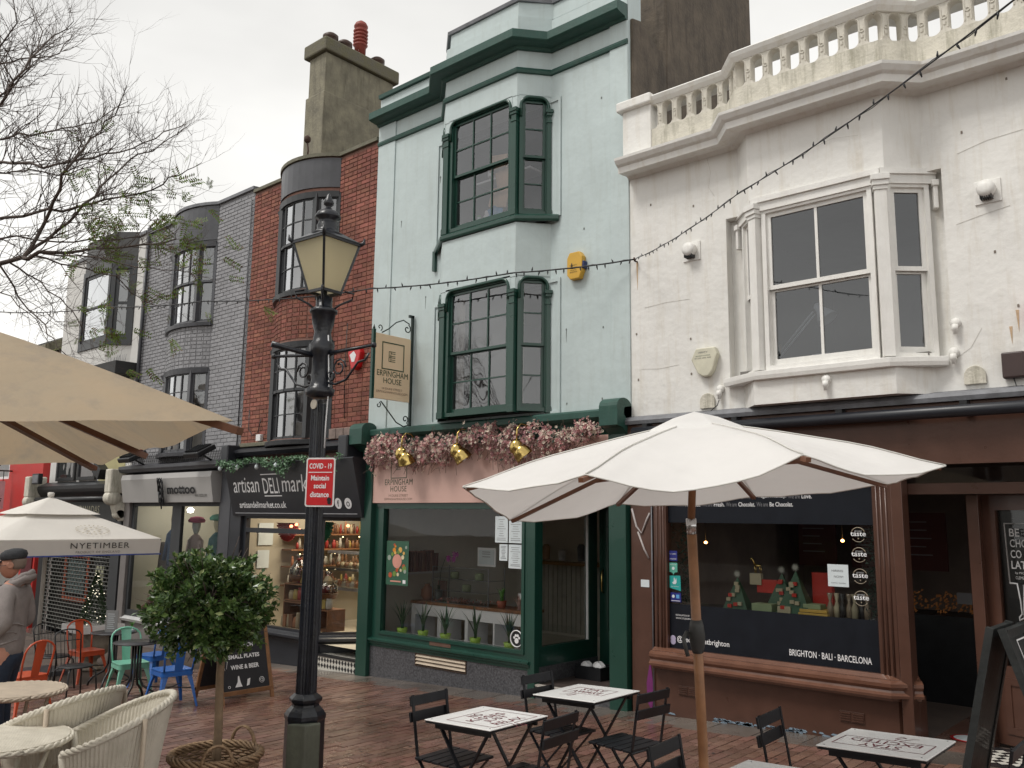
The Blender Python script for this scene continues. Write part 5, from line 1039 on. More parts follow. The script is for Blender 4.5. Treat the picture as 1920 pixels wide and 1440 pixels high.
obj('roof_rail', M().tube([(-4,2.2,7.1),(3,2.2,7.35)],.02,6).tube([(-4,2.2,7.5),(3,2.2,7.75)],.02,6).tube([(-1.5,2.2,6.5),(-1.5,2.2,7.7)],.02,6).tube([(.2,2.2,6.5),(.2,2.2,7.7)],.02,6), m_iron, B)
obj('flat_roof', M().box(XA+.3,XB,.3,5,6.0,6.2), m_lead, B)
obj('roof_pole', M().tube([(-2.9,1.2,6.2),(-2.9,1.2,8.6)],.018,6), m_lead, B); obj('roof_vent', M().lathe([(.10,0),(.11,.7),(.17,.75),(.17,.86),(.1,.93)],(-3.35,1.2,6.3),14), m_dgrey, B)
# bay window with three sashes set between pilasters
wb = [(-4.21,.09),(-3.88,-.26),(-2.58,-.26),(-2.19,.09)]
for i,(cols,ins) in enumerate(((1,.11),(2,.13),(1,.10))):
    T,Ln = Txy(*wb[i],*wb[i+1])
    sash(B, T, ins, Ln-ins, 3.44, 5.06, cols, 2, m_wood_w, y=.02, fw=.045, zm=4.25, bar=.028, sw=.045, glass=glassmat('grey_sash_glass_%d'%i,tint=(.6,.64,.68),refl=2.6,ior=1.5,wav=.02))
    obj('window_head', M(T).box(-.01,Ln+.01,-.02,.14,5.09,5.22), m_wood_w, B); obj('window_head', M(T).box(-.01,Ln+.01,-.045,.0,5.18,5.235), m_wood_w, B)
for i,(x,y) in enumerate(wb):
    p = M(Matrix.Translation((x,y,0))@Matrix.Rotation((-.5,-.42,.42,.5)[i],4,'Z')); w2 = .055 if i in (1,2) else .035
    if i in (0,3):
        p.box(-.02,.02,-.045,.06,4.84,5.10); p.box(-.03,.03,-.06,.06,5.06,5.12); obj('console', p, m_wood_w, B, bevel=.006); continue
    p.box(-w2,w2,-.03,.08,3.40,5.02); p.box(-w2-.010,w2+.010,-.04,.08,5.02,5.06); p.box(-w2-.02,w2+.02,-.055,.08,5.06,5.11); p.box(-w2-.03,w2+.03,-.07,.08,5.11,5.17)
    obj('window_pilaster', p, m_wood_w, B, bevel=.005)
obj('sill', M().sweep([(-4.34,-.01)]+wb[1:3]+[(-2.16,-.01)], [(-.1,3.30),(.06,3.30),(.07,3.34),(.07,3.385),(-.1,3.41)]), m_wood_w, B, bevel=.004)
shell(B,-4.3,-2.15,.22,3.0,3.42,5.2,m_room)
dl_ = thing('desk_lamp','white angled desk lamp standing behind the big bay window','lamp',(-3.75,.15,3.45))
obj('shade', M(Matrix.Translation((-3.33,.05,4.02))@Matrix.Rotation(-.6,4,'Y')).lathe([(.02,.08),(.04,.06),(.045,0),(.09,-.08),(.11,-.13),(.105,-.13),(.04,-.02)],(0,0,0),18), m_white_p, dl_)
obj('arm', M().tube([(-3.85,.15,3.62),(-3.42,.08,4.02)],.008,5).tube([(-3.83,.15,3.59),(-3.40,.08,3.99)],.008,5).tube([(-3.85,.15,3.62),(-3.7,.2,3.46)],.008,5), m_white_p, dl_); obj('base', M().lathe([(.08,0),(.08,.02),(.02,.03)],(-3.7,.2,3.44),14), m_white_p, dl_)
obj('carton', M().box(-3.42,-3.24,.0,.12,3.46,3.56), m_white_p, loc=(-3.33,.05,3.46), label='small white carton behind the bay window sash', cat='box', bevel=.004)
obj('desk', M().box(-4.2,-2.3,-.02,.6,3.42,3.455), m_room, loc=(-3.2,.3,3.42), label='dark desk top behind the white bay window', cat='desk')
# wall vents, knobs, alarm
def cowl(x,z,label):
    t = thing('wall_vent', label, 'vent', (x,-.01,z), 'white round wall vents')
    obj('plate', M().box(x-.11,x+.11,-.015,0,z-.11,z+.11), m_wood_w, t, bevel=.004); obj('cowl', M().lathe([(.075,0),(.08,-.05),(.075,-.09),(.03,-.10)],(x,-.015,z+.01),20,axis='y'), m_wood_w, t)
    for k in range(6): obj('louvre', M().box(x-.05+.018*k,x-.044+.018*k,-.10,-.02,z-.085,z-.04), m_black, t)
cowl(-4.76,4.91,'white round wall vent left of the bay window'); cowl(-1.72,4.87,'white round wall vent right of the bay window, up high')
for x,z,lb in ((-3.17,3.22,'white knob socket under the middle of the bay sill'),(-2.06,3.67,'upper white knob socket right of the bay window'),(-2.09,3.40,'lower white knob socket right of the bay window'),(-4.44,3.27,'white knob socket with a hanging cable left of the bay sill')):
    t = thing('light_socket', lb, 'socket', (x,-.02,z), 'old white lamp sockets on the stucco'); yy = -.27 if x==-3.17 else 0
    obj('boss', M().lathe([(.045,0),(.045,-.03),(.02,-.05)],(x,yy-.0,z+.02),14,axis='y'), m_wood_w, t); obj('holder', M().lathe([(.028,0),(.03,-.05),(.018,-.06),(.018,-.09)],(x,yy-.05,z),12), m_wood_w, t)
    if x==-4.44: obj('cable', M().tube([(x,-.05,z-.1),(x-.02,-.06,z-.16),(x-.12,-.08,z-.24),(x-.2,-.12,z-.28)],.005,5), m_black, t)
for x,z,lb in ((-4.60,3.17,'grimy arched vent grille at the left above the lead flashing'),(-1.93,3.19,'grimy arched vent grille at the right above the lead flashing')):
    n = 10; g_ = M(); g_.pry([(x-.09,z-.08)]+[(x-.09*math.cos(PI*i/n),z+.09*math.sin(PI*i/n)) for i in range(n+1)]+[(x+.09,z-.08)],-.03,0); obj('vent_grille', g_, m_whitegrime, loc=(x,0,z), label=lb, cat='vent', bevel=.006)
t = thing('alarm_box','cream hexagonal alarm box on the white wall left of the bay','alarm',(-4.62,-.01,3.62))
obj('case', M().pry([(-4.76,3.64),(-4.68,3.48),(-4.62,3.44),(-4.55,3.44),(-4.50,3.50),(-4.44,3.68),(-4.47,3.76),(-4.70,3.76)],-.08,0), mat('cream_plastic',(.62,.60,.48),.4), t, bevel=.012); text('VERITY',-4.61,3.70,.12,.018,-.082,m_grey_p,t,align='C'); text('SECURITY SYSTEMS',-4.61,3.665,.18,.012,-.082,m_sgreen,t,align='C'); text('01273 202 500',-4.61,3.64,.2,.012,-.082,m_black,t,align='C')
t = thing('wall_box','dark brown junction box with a cable at the right of the white wall','box',(-1.6,-.02,3.25)); obj('case', M().box(-1.70,-1.52,-.09,0,3.13,3.36), mat('dark_brown_plastic',(.05,.03,.028),.5), t, bevel=.015); obj('cable', M().tube([(-1.62,-.05,3.13),(-1.6,-.06,3.05),(-1.4,-.08,3.03)],.006,5), m_black, t)
t = thing('wall_sign','red sign edge on the white wall at the right border','sign',(-1.45,-.05,3.72)); obj('panel', M().box(-1.475,-1.2,-.08,-.03,3.58,3.80), MATS['red_plastic'], t)
# ============================================================ chocolate shop
CH = thing('chocolate_shop','brown chocolate shopfront with a big vinyl-banded window and open recessed door','shop front',(-3.3,0,gz(-3.3)))
obj('lead_flashing', M().sweep([(XA-.15,0),(XB,0)], [(0,2.96),(.14,2.96),(.15,3.0),(.12,3.04),(0,3.07)]), m_lead, CH)
obj('fascia', M().box(-5.72,XB,-.09,.05,2.43,2.96), m_brown, CH, bevel=.006); obj('fascia_lip', M().box(-5.60,XB,-.12,.0,2.40,2.44), m_brown, CH)
obj('awning_roll', M().tube([(-5.45,-.20,2.86),(.9,-.20,2.86)],.055,14), mat('black_awning',(.012,.014,.02),.4), CH)
for x in (-5.3,-4.2,-3.1,-2.0): obj('awning_bracket', M().box(x-.03,x+.03,-.2,-.05,2.9,2.95), m_black, CH)
obj('pilaster', M().box(-5.60,-5.33,-.04,.1,gz(-5.5)-.05,2.42), m_brown, CH, bevel=.006)
gr = M(); gr.tube([(-5.58,-.048,2.0),(-5.52,-.048,1.8),(-5.45,-.048,1.72),(-5.38,-.048,1.88),(-5.34,-.048,1.95)],.012,5); gr.tube([(-5.5,-.048,1.74),(-5.42,-.048,1.55),(-5.36,-.048,1.45)],.011,5); obj('graffiti', gr, mat('chalk_graffiti',(.42,.38,.37),.8), CH)
obj('notice', M().box(-5.47,-5.36,-.046,-.04,1.13,1.21), m_paper, CH)
obj('cable', M().tube([(-5.31,-.06,gz(-5)+.02),(-5.31,-.06,1.2),(-5.31,-.06,2.4)],.008,6), m_lead, CH)
obj('graffiti', M().pry([(-5.36,.35),(-5.41,.1),(-5.40,-.1),(-5.34,-.2),(-5.325,.1)],-.046,-.042), mat('purple_paint',(.16,.02,.13),.6), CH)
f = M(); f.wall(-5.29,-2.62,.46,2.42,[(-5.13,-2.88,.50,2.40)],-.05,.06); obj('shop_window_frame', f, m_brown, CH, bevel=.004)
for x in (-5.25,-5.20,-5.165,-2.84,-2.80,-2.755,-2.70): obj('frame_bead', M().tube([(x,-.052,.50),(x,-.052,2.40)],.011,6), m_brown, CH)
obj('frame_post', M().box(-2.70,-2.60,-.075,.1,-.02,2.42), m_brown, CH, bevel=.006)
obj('shop_window_pane', M().add([(-5.14,.0,.49),(-2.87,.0,.49),(-2.87,.0,2.41),(-5.14,.0,2.41)],[(0,1,2,3)]), m_shopglass, CH, rec=False)
sl = [(-.0,.28),(.05,.28),(.055,.30),(.12,.315),(.125,.34),(.10,.36),(.09,.38),(.115,.41),(.115,.44),(.08,.465),(.05,.47),(.0,.50)]
obj('sill', M().sweep([(-5.30,-.05),(-2.80,-.05),(-2.60,.10)], sl), mat('glossy_brown_sill',(.14,.065,.042),.2,.2,5,.05,30,coat=.3), CH)
obj('stall_riser', M().prz([(-5.33,-.04),(-2.74,-.04),(-2.60,.10),(-2.60,.3),(-5.33,.3)],-.45,.30), m_brown, CH, bevel=.005)
for x0,x1 in ((-5.01,-4.77),(-3.28,-3.05)):
    vt = obj('air_brick', M().box(x0,x1,-.052,-.03,.03,.125), m_brown, CH, bevel=.003)
    for k in range(4):
        for a,b_ in ((x0+.01,(x0+x1)/2-.01),((x0+x1)/2+.01,x1-.01)): obj('louvre', M().box(a,b_,-.062,-.05,.043+.02*k,.053+.02*k), m_brown, vt)
pc = M(); r_ = random.Random(2)
for i in range(60):
    x = r_.uniform(-5.3,-3.2); x = r_.choice((x,-4.45+r_.gauss(0,.12),-4.2+r_.gauss(0,.1),-3.7+r_.gauss(0,.08))); z = gz(x)+r_.uniform(.0,.03); w2 = r_.uniform(.01,.05); pc.pry([(x-w2,z),(x+w2,z-.004),(x+w2*.6,z+.012),(x-w2*.5,z+.015)],-.046,-.041)
obj('paint_flakes', pc, mat('flaked_blue_paint',(.18,.24,.30),.7,.4,30), CH, kind='stuff')
v1 = obj('vinyl_band', M().box(-5.13,-2.88,-.004,-.001,.50,.97), m_blackvinyl, CH); v2 = obj('vinyl_band', M().box(-5.13,-2.88,-.004,-.001,1.85,2.40), m_blackvinyl, CH)
text('BRIGHTON · BALI · BARCELONA',-3.77,.565,.80,.062,-.006,m_white_p,v1,bold=.01); text('@bechocolatbrighton',-5.04,.56,.62,.075,-.006,m_white_p,v1,bold=.01)
text('INSTALLATION BY',-5.05,.845,.17,.018,-.006,m_white_p,v1); text('WWW.STUDIOPAZ.COM',-5.05,.812,.25,.018,-.006,m_white_p,v1)
ms = obj('sticker', M().lathe([(.03,-.001),(.035,0)],(-5.09,-.006,.60),10,False,'y').lathe([(.03,-.001),(.035,0)],(-5.09,-.0065,.57),10,False,'y'), mat('lilac_sticker',(.42,.38,.52),.5), v1)
def mix_line(words, x, z, h, px, y=-.006):
    for wd,mt in words: 
        w2 = h*px*len(wd); text(wd,x,z,w2,h,y,mt,v2,bold=.01); x += w2+h*.42
mix_line((('We are',m_grey_p),('Handmade.',m_white_p),('We are',m_grey_p),('Fresh.',m_white_p),('We are',m_grey_p),('Chocolat.',m_white_p),('We are',m_grey_p),('Be Chocolat.',m_white_p)),-5.05,2.025,.045,.46)
mix_line((('We are',m_grey_p),('Palm Oil Free.',m_white_p),('We are',m_grey_p),('Vegan Friendly.',m_white_p),('We are',m_grey_p),('Love.',m_white_p)),-4.65,2.105,.045,.46)
text('We are Recycled.',-3.75,2.19,.75,.05,-.006,m_white_p,v2)
for k,z in enumerate((1.76,1.57,1.37,1.165)):
    st = obj('sticker', M().tube([(-3.04+.066*math.cos(math.radians(a)),-.004,z+.066*math.sin(math.radians(a))) for a in range(20,161,14)],.005,4).tube([(-3.04+.066*math.cos(math.radians(a)),-.004,z-.004+.066*math.sin(math.radians(a))) for a in range(215,326,11)],.004,4), mat('gold_ring',(.30,.25,.18),.5), CH)
    text('great',-3.04,z+.018,.07,.022,-.006,m_grey_p if False else mat('soft_white',(.4,.4,.4),.5),st,align='C'); text('taste',-3.04,z-.016,.145,.040,-.008,m_white_p,st,align='C',bold=.012); obj('print', M().lathe([(.007,-.001),(.007,0)],(-3.04,-.005,z-.038),6,False,'y'), MATS['gold_ring'], st)
nt_ = sheet(CH,-3.35,-3.15,1.26,1.47,m_paper,-.006,'notice'); text('HIRING',-3.31,1.40,.11,.02,-.010,m_grey_p,nt_); text('NOW!',-3.29,1.345,.09,.02,-.010,m_grey_p,nt_); text('come inside',-3.32,1.29,.14,.012,-.010,m_grey_p,nt_)
m_nv = mat('navy_sticker',(.015,.02,.16),.4); m_tl = mat('teal_sticker',(.02,.32,.30),.4)
a_ = sheet(CH,-5.12,-5.02,1.43,1.54,m_nv,-.006,'sticker'); text("LET'S SUPPORT",-5.07,1.50,.08,.012,-.010,m_white_p,a_,align='C'); text('TOGETHER',-5.07,1.445,.08,.014,-.010,m_white_p,a_,align='C')
a_ = obj('sticker', M().pry([(-5.12,1.31),(-5.085,1.305),(-5.07,1.28),(-5.055,1.305),(-5.02,1.31),(-5.02,1.41),(-5.12,1.41)],-.009,-.006), mat('mint_sticker',(.10,.38,.30),.4), CH); text('NOTICE US',-5.07,1.385,.075,.012,-.011,m_white_p,a_,align='C'); obj('print', M().lathe([(.018,-.001),(.018,0)],(-5.07,-.010,1.35),12,False,'y'), m_paper, a_)
a_ = obj('sticker', M().pry([(-5.12,1.14),(-4.98,1.11),(-4.985,1.275),(-5.12,1.27)],-.009,-.006), m_tl, CH); obj('print', M().pry([(-5.075,1.18),(-5.045,1.18),(-5.03,1.20),(-5.035,1.25),(-5.05,1.215),(-5.055,1.25),(-5.065,1.25),(-5.065,1.21),(-5.085,1.20)],-.012,-.010), m_paper, a_); text('we deliver',-5.05,1.15,.10,.012,-.011,m_paper,a_,align='C')
a_ = sheet(CH,-5.11,-4.98,.99,1.09,m_nv,-.006,'sticker'); obj('print', M().lathe([(.018,-.001),(.018,0)],(-5.075,-.010,1.05),12,False,'y'), m_paper, a_); obj('print', M().box(-5.04,-5.0,-.011,-.009,1.03,1.07), mat('sky_sticker',(.1,.3,.6),.4), a_); obj('print', M().box(-5.10,-4.99,-.011,-.009,1.0,1.006), m_white_p, a_)
# interior, goods
rm = M(); rm.add([(-5.29,.06,-.1),(-2.62,.06,-.1),(-1.0,1.4,-.1),(.9,1.4,-.1),(.9,4,-.1),(-5.29,4,-.1),(-5.29,.06,2.6),(-2.62,.06,2.6),(-1.0,1.4,2.6),(.9,1.4,2.6),(.9,4,2.6),(-5.29,4,2.6)], [(0,1,2,3,4,5),(11,10,9,8,7,6),(5,4,10,11),(0,5,11,6),(4,3,9,10)])
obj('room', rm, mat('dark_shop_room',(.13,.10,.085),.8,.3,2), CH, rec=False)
obj('display_shelf', M().box(-5.1,-2.9,.08,.55,.90,.94), m_black, CH)
for i,x in enumerate((-4.9,-4.2,-3.55)): 
    bd = obj('wall_menu', M().box(x,x+.5,2.96,3.0,1.3,2.0), mat('maroon_board',(.06,.012,.012),.5), CH)
    for k in range(5): obj('print', M().box(x+.06,x+.06+.3*r_.uniform(.6,1),2.955,2.96,1.88-.1*k,1.895-.1*k), m_grey_p, bd)
m_cgreen = mat('box_green',(.02,.075,.035),.5); m_star = mat('silver_star',(.30,.31,.27),.4); m_pr = mat('gift_red',(.45,.03,.02),.4); m_pb = mat('gift_beige',(.40,.36,.24),.5)
def cone_tree(x,y,z,h,label,seed):
    t = thing('gift_tree', label, 'decoration', (x,y,z), 'green pyramid chocolate gift trees')
    w2 = h*.42; obj('pyramid', M().add([(x-w2,y-w2*.6,z),(x+w2,y-w2*.6,z),(x+w2,y+w2*.6,z),(x-w2,y+w2*.6,z),(x,y,z+h)],[(0,1,4),(1,2,4),(2,3,4),(3,0,4),(3,2,1,0)]), m_cgreen, t)
    s = M(); n = 12; c_ = (x,y-.01,z+h+.03)
    for k in range(n): a = 2*PI*k/n; s.add([c_,(x+.02*math.cos(a-.26),y-.012,c_[2]+.02*math.sin(a-.26)),(x+.05*math.cos(a),y-.012,c_[2]+.05*math.sin(a)),(x+.02*math.cos(a+.26),y-.012,c_[2]+.02*math.sin(a+.26))],[(0,1,2,3)])
    obj('star', s, m_star, t, rec=False); rr = random.Random(seed)
    for k in range(9):
        v_ = rr.uniform(.06,.75); hw = w2*(1-v_)*.7; xx = x+rr.uniform(-hw,hw); yy = y-w2*.6*(1-v_)-.012; obj('chocolate_box', M().box(xx-.022,xx+.022,yy-.012,yy+.012,z+v_*h,z+v_*h+.035), (m_pr,m_pb,m_pb)[k%3], t)
cone_tree(-4.45,.28,.94,.34,'leftmost green pyramid gift tree with a silver star','1'); cone_tree(-4.0,.40,.94,.40,'middle green pyramid gift tree, standing back','2'); cone_tree(-3.78,.24,.94,.44,'rightmost and tallest green pyramid gift tree','3')
for a,mt,lb in (((-4.28,-4.05,.38,.44,1.12,1.26),m_pr,'red gift box beneath the gold deer'),((-4.35,-4.22,.36,.42,1.2,1.32),m_pb,'beige cube under the little gold deer'),((-3.68,-3.47,.40,.46,1.02,1.36),m_pr,'large flat red gift box standing behind the tallest gift tree'),
    ((-4.22,-4.0,.12,.26,.94,1.03),mat('sage_box',(.25,.32,.18),.5),'sage green lidded box at the front of the chocolate display'),((-3.72,-3.42,.12,.34,.94,.975),mat('gold_box',(.55,.36,.08),.35),'lower golden flat box at the front of the display'),((-3.71,-3.43,.13,.33,.98,1.01),MATS['gold_box'],'upper golden flat box of the pair'),((-3.68,-3.50,.15,.30,1.012,1.06),MATS['sage_box'],'sage box resting on the golden boxes'),((-3.94,-3.80,.12,.22,.94,1.02),m_pb,'round-cornered beige box between the sage and golden boxes')):
    obj('gift_box', M().box(*a), mt, loc=(a[0],a[2],a[4]), label=lb, cat='box', bevel=.004)
for i in range(7): obj('ribbon_bag', M(Matrix.Translation((-3.42+.06*i,.2+.02*(i%2),.94))).lathe([(.03,0),(.035,.10),(.012,.16),(.03,.24)],(0,0,0),8), (mat('cellophane',(.25,.2,.14),.15),m_pb,m_black)[i%3], loc=(-3.42+.06*i,.2,.94), label=('first','second','third','fourth','fifth','sixth','seventh')[i]+' ribboned bag from the left, at the right of the chocolate display', cat='bag', group='ribboned chocolate bags')
dp = thing('deer_figurine','small gold deer standing on the beige cube in the chocolate window','figurine',(-4.27,.39,1.33)); dd = M(); dx = -4.27
dd.tube([(dx-.03,.39,1.40),(dx+.04,.39,1.40)],[.018,.016],8); dd.tube([(dx-.03,.39,1.41),(dx-.05,.39,1.46),(dx-.06,.39,1.475)],[.012,.009,.008],6); dd.tube([(dx-.055,.39,1.475),(dx-.085,.39,1.465)],[.012,.006],6)
for a in (-.03,-.02,.03,.04): dd.tube([(dx+a,.39+(.01 if a in(-.02,.04) else -.01),1.40),(dx+a,.39,1.32)],[.006,.004],5)
obj('body', dd, m_brass, dp)
for x,z in ((-5.0,1.64),(-3.42,1.70)): t = thing('filament_bulb','glowing filament bulb inside the chocolate shop, '+('near the left frame' if x<-4 else 'right of the middle'),'bulb',(x,.6,z)); lamp_emit('glow',x*1.0,.6,z,.018,(1,.45,.12),14,t); obj('flex', M().tube([(x,.6,z),(x,.6,2.5)],.004,4), m_black, t)
for x in (-5.02,-2.95):
    lv = M(); rr = random.Random(4)
    for i in range(500):
        c_ = Vector((x+rr.gauss(0,.05),.16+rr.gauss(0,.04),rr.uniform(.97,1.85))); k = rr.uniform(.02,.045); n = Vector((rr.gauss(0,1),rr.gauss(0,1),rr.gauss(0,1))).normalized(); b2 = n.orthogonal().normalized(); lv.add([c_,c_+n*k*.5+b2*k*.2,c_+n*k,c_+n*k*.5-b2*k*.2],[(0,1,2,3)])
    obj('fir_garland', lv, mat('fir_green',(.015,.045,.03),.7,.4,20), loc=(x,.16,.97), label='dark fir garland inside the chocolate window, '+('left edge' if x<-4 else 'right edge by the taste stickers'), cat='garland', kind=None, rec=False)
# entrance: recess, brick floor, open glazed door, tiles
obj('lobby_floor', M().prz([(-2.6,.1),(-2.6,1.9),(-1.0,1.9),(-1.0,.1)],-.4,gz(-2.4)+.0), m_paver, CH)
dT,dL = Txy(-2.10,.55,-1.0,.15)
dr = obj('door', M(dT).wall(0,1.2,-.06,2.14,[(.16,1.04,.62,2.0)],-.03,.03), m_brown, CH, bevel=.004); obj('pane', M(dT).add([(.15,0,.6),(1.05,0,.6),(1.05,0,2.02),(.15,0,2.02)],[(0,1,2,3)]), m_shopglass, dr, rec=False)
obj('door_panel', M(dT).wall(.14,1.06,.04,.52,[(.2,1.0,.1,.46)],-.042,-.03), m_brown, dr)
bk = obj('backing', M(dT).add([(.15,.02,.6),(1.05,.02,.6),(1.05,.02,2.02),(.15,.02,2.02)],[(0,1,2,3)]), mat('dark_tint',(.01,.01,.01),.3), dr, rec=False)
md = mat('door_ink',(.45,.45,.45),.5)
dT = dT@Matrix.Translation((.06,0,0))@Matrix.Diagonal((.66,1,1,1))
for k,s in enumerate(('BE','CHO','CO','LAT')): text(s,.34,1.765-k*.095,(.14,.24,.15,.20)[k],.07,-.034,md,dr,T=dT,bold=.01)
text('by MICHEL',.385,1.43,.20,.025,-.034,md,dr,T=dT); text('CLEMENT',.385,1.39,.17,.025,-.034,md,dr,T=dT)
lg = M(dT); lg.tube([(.30,-.034,1.35),(.28,-.034,1.88),(.64,-.034,1.88),(.64,-.034,1.35),(.575,-.034,1.35),(.58,-.034,1.05),(.60,-.034,.98),(.56,-.034,.95),(.53,-.034,1.02),(.505,-.034,1.18),(.49,-.034,1.34),(.47,-.034,1.15),(.47,-.034,1.06),(.40,-.034,1.03),(.40,-.034,1.06),(.44,-.034,1.09),(.43,-.034,1.2),(.40,-.034,1.35),(.30,-.034,1.35)],.009,5); obj('emblem', lg, md, dr)
text('MONDAY TO SATURDAY:',.28,.86,.42,.03,-.034,md,dr,T=dT); text('SUNDAY: 11.00 - 17.00',.36,.80,.40,.03,-.034,md,dr,T=dT)
obj('transom', M().box(-2.62,.9,.12,.2,2.14,2.24), m_brown, CH); obj('transom_glass', M().add([(-2.6,.15,2.24),(.9,.15,2.24),(.9,.15,2.42),(-2.6,.15,2.42)],[(0,1,2,3)]), m_shopglass, CH, rec=False)
obj('door_jamb', M().box(-2.18,-2.08,.40,.6,-.1,2.14), m_brown, CH, bevel=.004)
q = M(); k = .105
for i in range(-3,30):
    for j in range(-2,20):
        cx,cy = -2.1+(i+.5*(j%2))*k, -.28+j*k*.5
        if j%2==0 and -2.15+.0*j < cx < .6 and -.26 < cy < .34: q.add([(cx-k/2,cy,gz(cx)+.008),(cx,cy-k/2,gz(cx)+.008),(cx+k/2,cy,gz(cx)+.008),(cx,cy+k/2,gz(cx)+.008)],[(0,1,2,3)])
obj('mat_base', M().add([(-2.16,-.32,gz(-2.16)+.004),(.7,-.32,gz(.7)+.004),(.7,.4,gz(.7)+.004),(-2.16,.4,gz(-2.16)+.004)],[(0,1,2,3)]), m_tb, CH, rec=False); obj('threshold_tiles', q, m_tw, CH, kind='stuff', rec=False)
fs = obj('floor_sticker', M().lathe([(.15,0),(.15,.003)],(-2.35,.62,gz(-2.35)+.004),24,False), MATS['red_plastic'], loc=(-2.35,.62,0), label='round red and white sticker on the chocolate shop lobby floor', cat='sticker'); obj('print', M().lathe([(.12,0),(.12,.002)],(-2.35,.62,gz(-2.35)+.0075),24,False), m_paper, fs)
cf = thing('sweet_display','amber wrapped sweets piled on the dark counter seen through the open door','sweets',(-3.0,2.3,.9)); obj('counter', M().box(-3.6,-1.6,2.2,2.8,-.1,.85), m_black, cf); q = M(); rr = random.Random(9)
for i in range(160):
    x = rr.uniform(-3.4,-2.6); y = rr.uniform(2.2,2.6); z = .86+rr.random()*.22; s_ = .03; q.add([(x,y,z),(x+s_,y,z+.02),(x+.01,y-.01,z+s_)],[(0,1,2)])
obj('sweets', q, mat('amber_wrap_glow',(.25,.10,.03),.2,emis=.06), cf, kind='stuff', rec=False); obj('tablet', M().box(-2.75,-2.6,2.1,2.12,1.0,1.12), m_grey_p, cf)  # sweets glow faintly by themselves, light put into the wrap colour

wm = M(); r_ = random.Random(14)
for x,z in ((-6.57,4.25),(-6.0,4.20),(-6.56,3.30),(-6.02,3.32),(-6.29,5.52),(-6.01,7.2),(-6.7,6.3),(-9.2,5.1),(-8.95,6.9),(-9.6,4.0),(-9.8,6.4)):
    wm.pry([(x-.008,z-.012),(x+.008,z-.012),(x+.007,z+.012),(x-.007,z+.01)],-.006,.0)
    if r_.random() < .6: wm.pry([(x-.003,z-.012-.15*r_.random()-.05),(x+.003,z-.06),(x+.004,z-.012),(x-.004,z-.012)],-.004,.0)
obj('wall_marks', wm, mat('old_screw_holes',(.16,.18,.17),.9,.3), E, kind='stuff')
wm = M()
for x,z in ((-5.52,4.05),(-4.73,5.45),(-4.80,3.90),(-4.8,3.5),(-5.5,3.5),(-1.5,5.9),(-1.55,3.78),(-5.3,5.6),(-1.9,5.5),(-1.7,4.3)): wm.pry([(x-.008,z-.014),(x+.009,z-.012),(x+.007,z+.012),(x-.008,z+.01)],-.006,.0)
obj('wall_marks', wm, mat('dark_wall_marks',(.20,.17,.14),.9,.3), B, kind='stuff')
rs = M()
for x,z,h in ((-5.5,4.92,.34),(-1.56,3.74,.2),(-1.62,3.6,.16),(-3.75,3.7,.12),(-2.66,4.4,.08)): rs.pry([(x-.014,z),(x+.012,z),(x+.006,z-h*.6),(x+.001,z-h),(x-.007,z-h*.5)],-.0035,.0)
obj('rust_streaks', rs, mat('pale_rust_stain',(.55,.40,.26),.9,.2,20), B, kind='stuff')
ck = M()
for pts in (((-4.55,6.0),(-4.50,5.8),(-4.53,5.62),(-4.46,5.5)),((-5.4,4.35),(-5.1,4.37),(-4.8,4.36)),((-5.45,3.62),(-5.2,3.60),(-4.95,3.62)),((-2.0,4.62),(-1.8,4.66),(-1.55,4.70)),((-1.95,5.3),(-1.7,5.36),(-1.4,5.38)),((-2.1,3.35),(-1.95,3.45),(-1.85,3.62)),((-3.3,5.6),(-3.0,5.66),(-2.75,5.62))):
    y_ = -.29 if pts[0][0] > -3.6 and pts[0][0] < -2.6 else -.003
    ck.tube([(x,y_,z) for x,z in pts],.0013,4)
obj('hairline_cracks', ck, mat('crack_taupe',(.46,.43,.38),.9), B, kind='stuff')  # cracks in the stucco, fine lines in a darker taupe
cb = M(); cb.tube([(-13.75,-.02,3.75),(-13.72,-.03,3.4),(-13.6,-.03,3.28),(-13.42,-.03,3.32),(-13.35,-.03,3.55)],.008,5); cb.tube([(-11.0,-.03,4.95),(-11.02,-.03,4.2),(-10.98,-.03,3.4)],.007,5); obj('cable', cb, m_black, RH)
obj('junction_box', M().box(-13.42,-13.28,-.07,.0,3.16,3.28), m_white_p, RH, bevel=.01)
obj('cable', M().tube([(-14.08,-.03,7.8),(-14.06,-.03,5.6),(-14.08,-.03,3.1)],.012,6), m_dgrey, GH); obj('downpipe', M().tube([(-18.12,-.07,7.9),(-18.12,-.07,3.0)],.035,8), m_dgrey, GH)
# ============================================================ street lamp
lx,ly = -5.63,-4.408; lz = gz(lx)
m_cast = mat('black_cast_iron',(.010,.012,.018),.3,.4,12,.25,50,streak=.5,edge=(.05,.045,.035))
LP = thing('street_lamp','black fluted street lamp with a tapered glass lantern in front of the brick house','lamp',(lx,ly,lz))
def LZ(z): return z-lz
obj('base', M().lathe([(.165,-.05),(.165,.0),(.15,.03),(.148,.60),(.155,.615),(.155,.64),(.135,.67),(.105,.70),(.10,.715),(.12,.735),(.125,.755),(.105,.775),(.085,.79)],(lx,ly,lz),8,False), m_cast, LP, bevel=.004)
n = 16; vs = []; 
sh_ = M(); prof = [(0.078,.78),(.074,1.2),(.068,2.0),(.064,2.6),(.062,2.98)]; N_ = 40
for r,h in prof:
    for j in range(N_): a = 2*PI*j/N_; rr = r*(1-(.10 if j%2 else 0)); vs.append((lx+rr*math.cos(a),ly+rr*math.sin(a),lz+h))
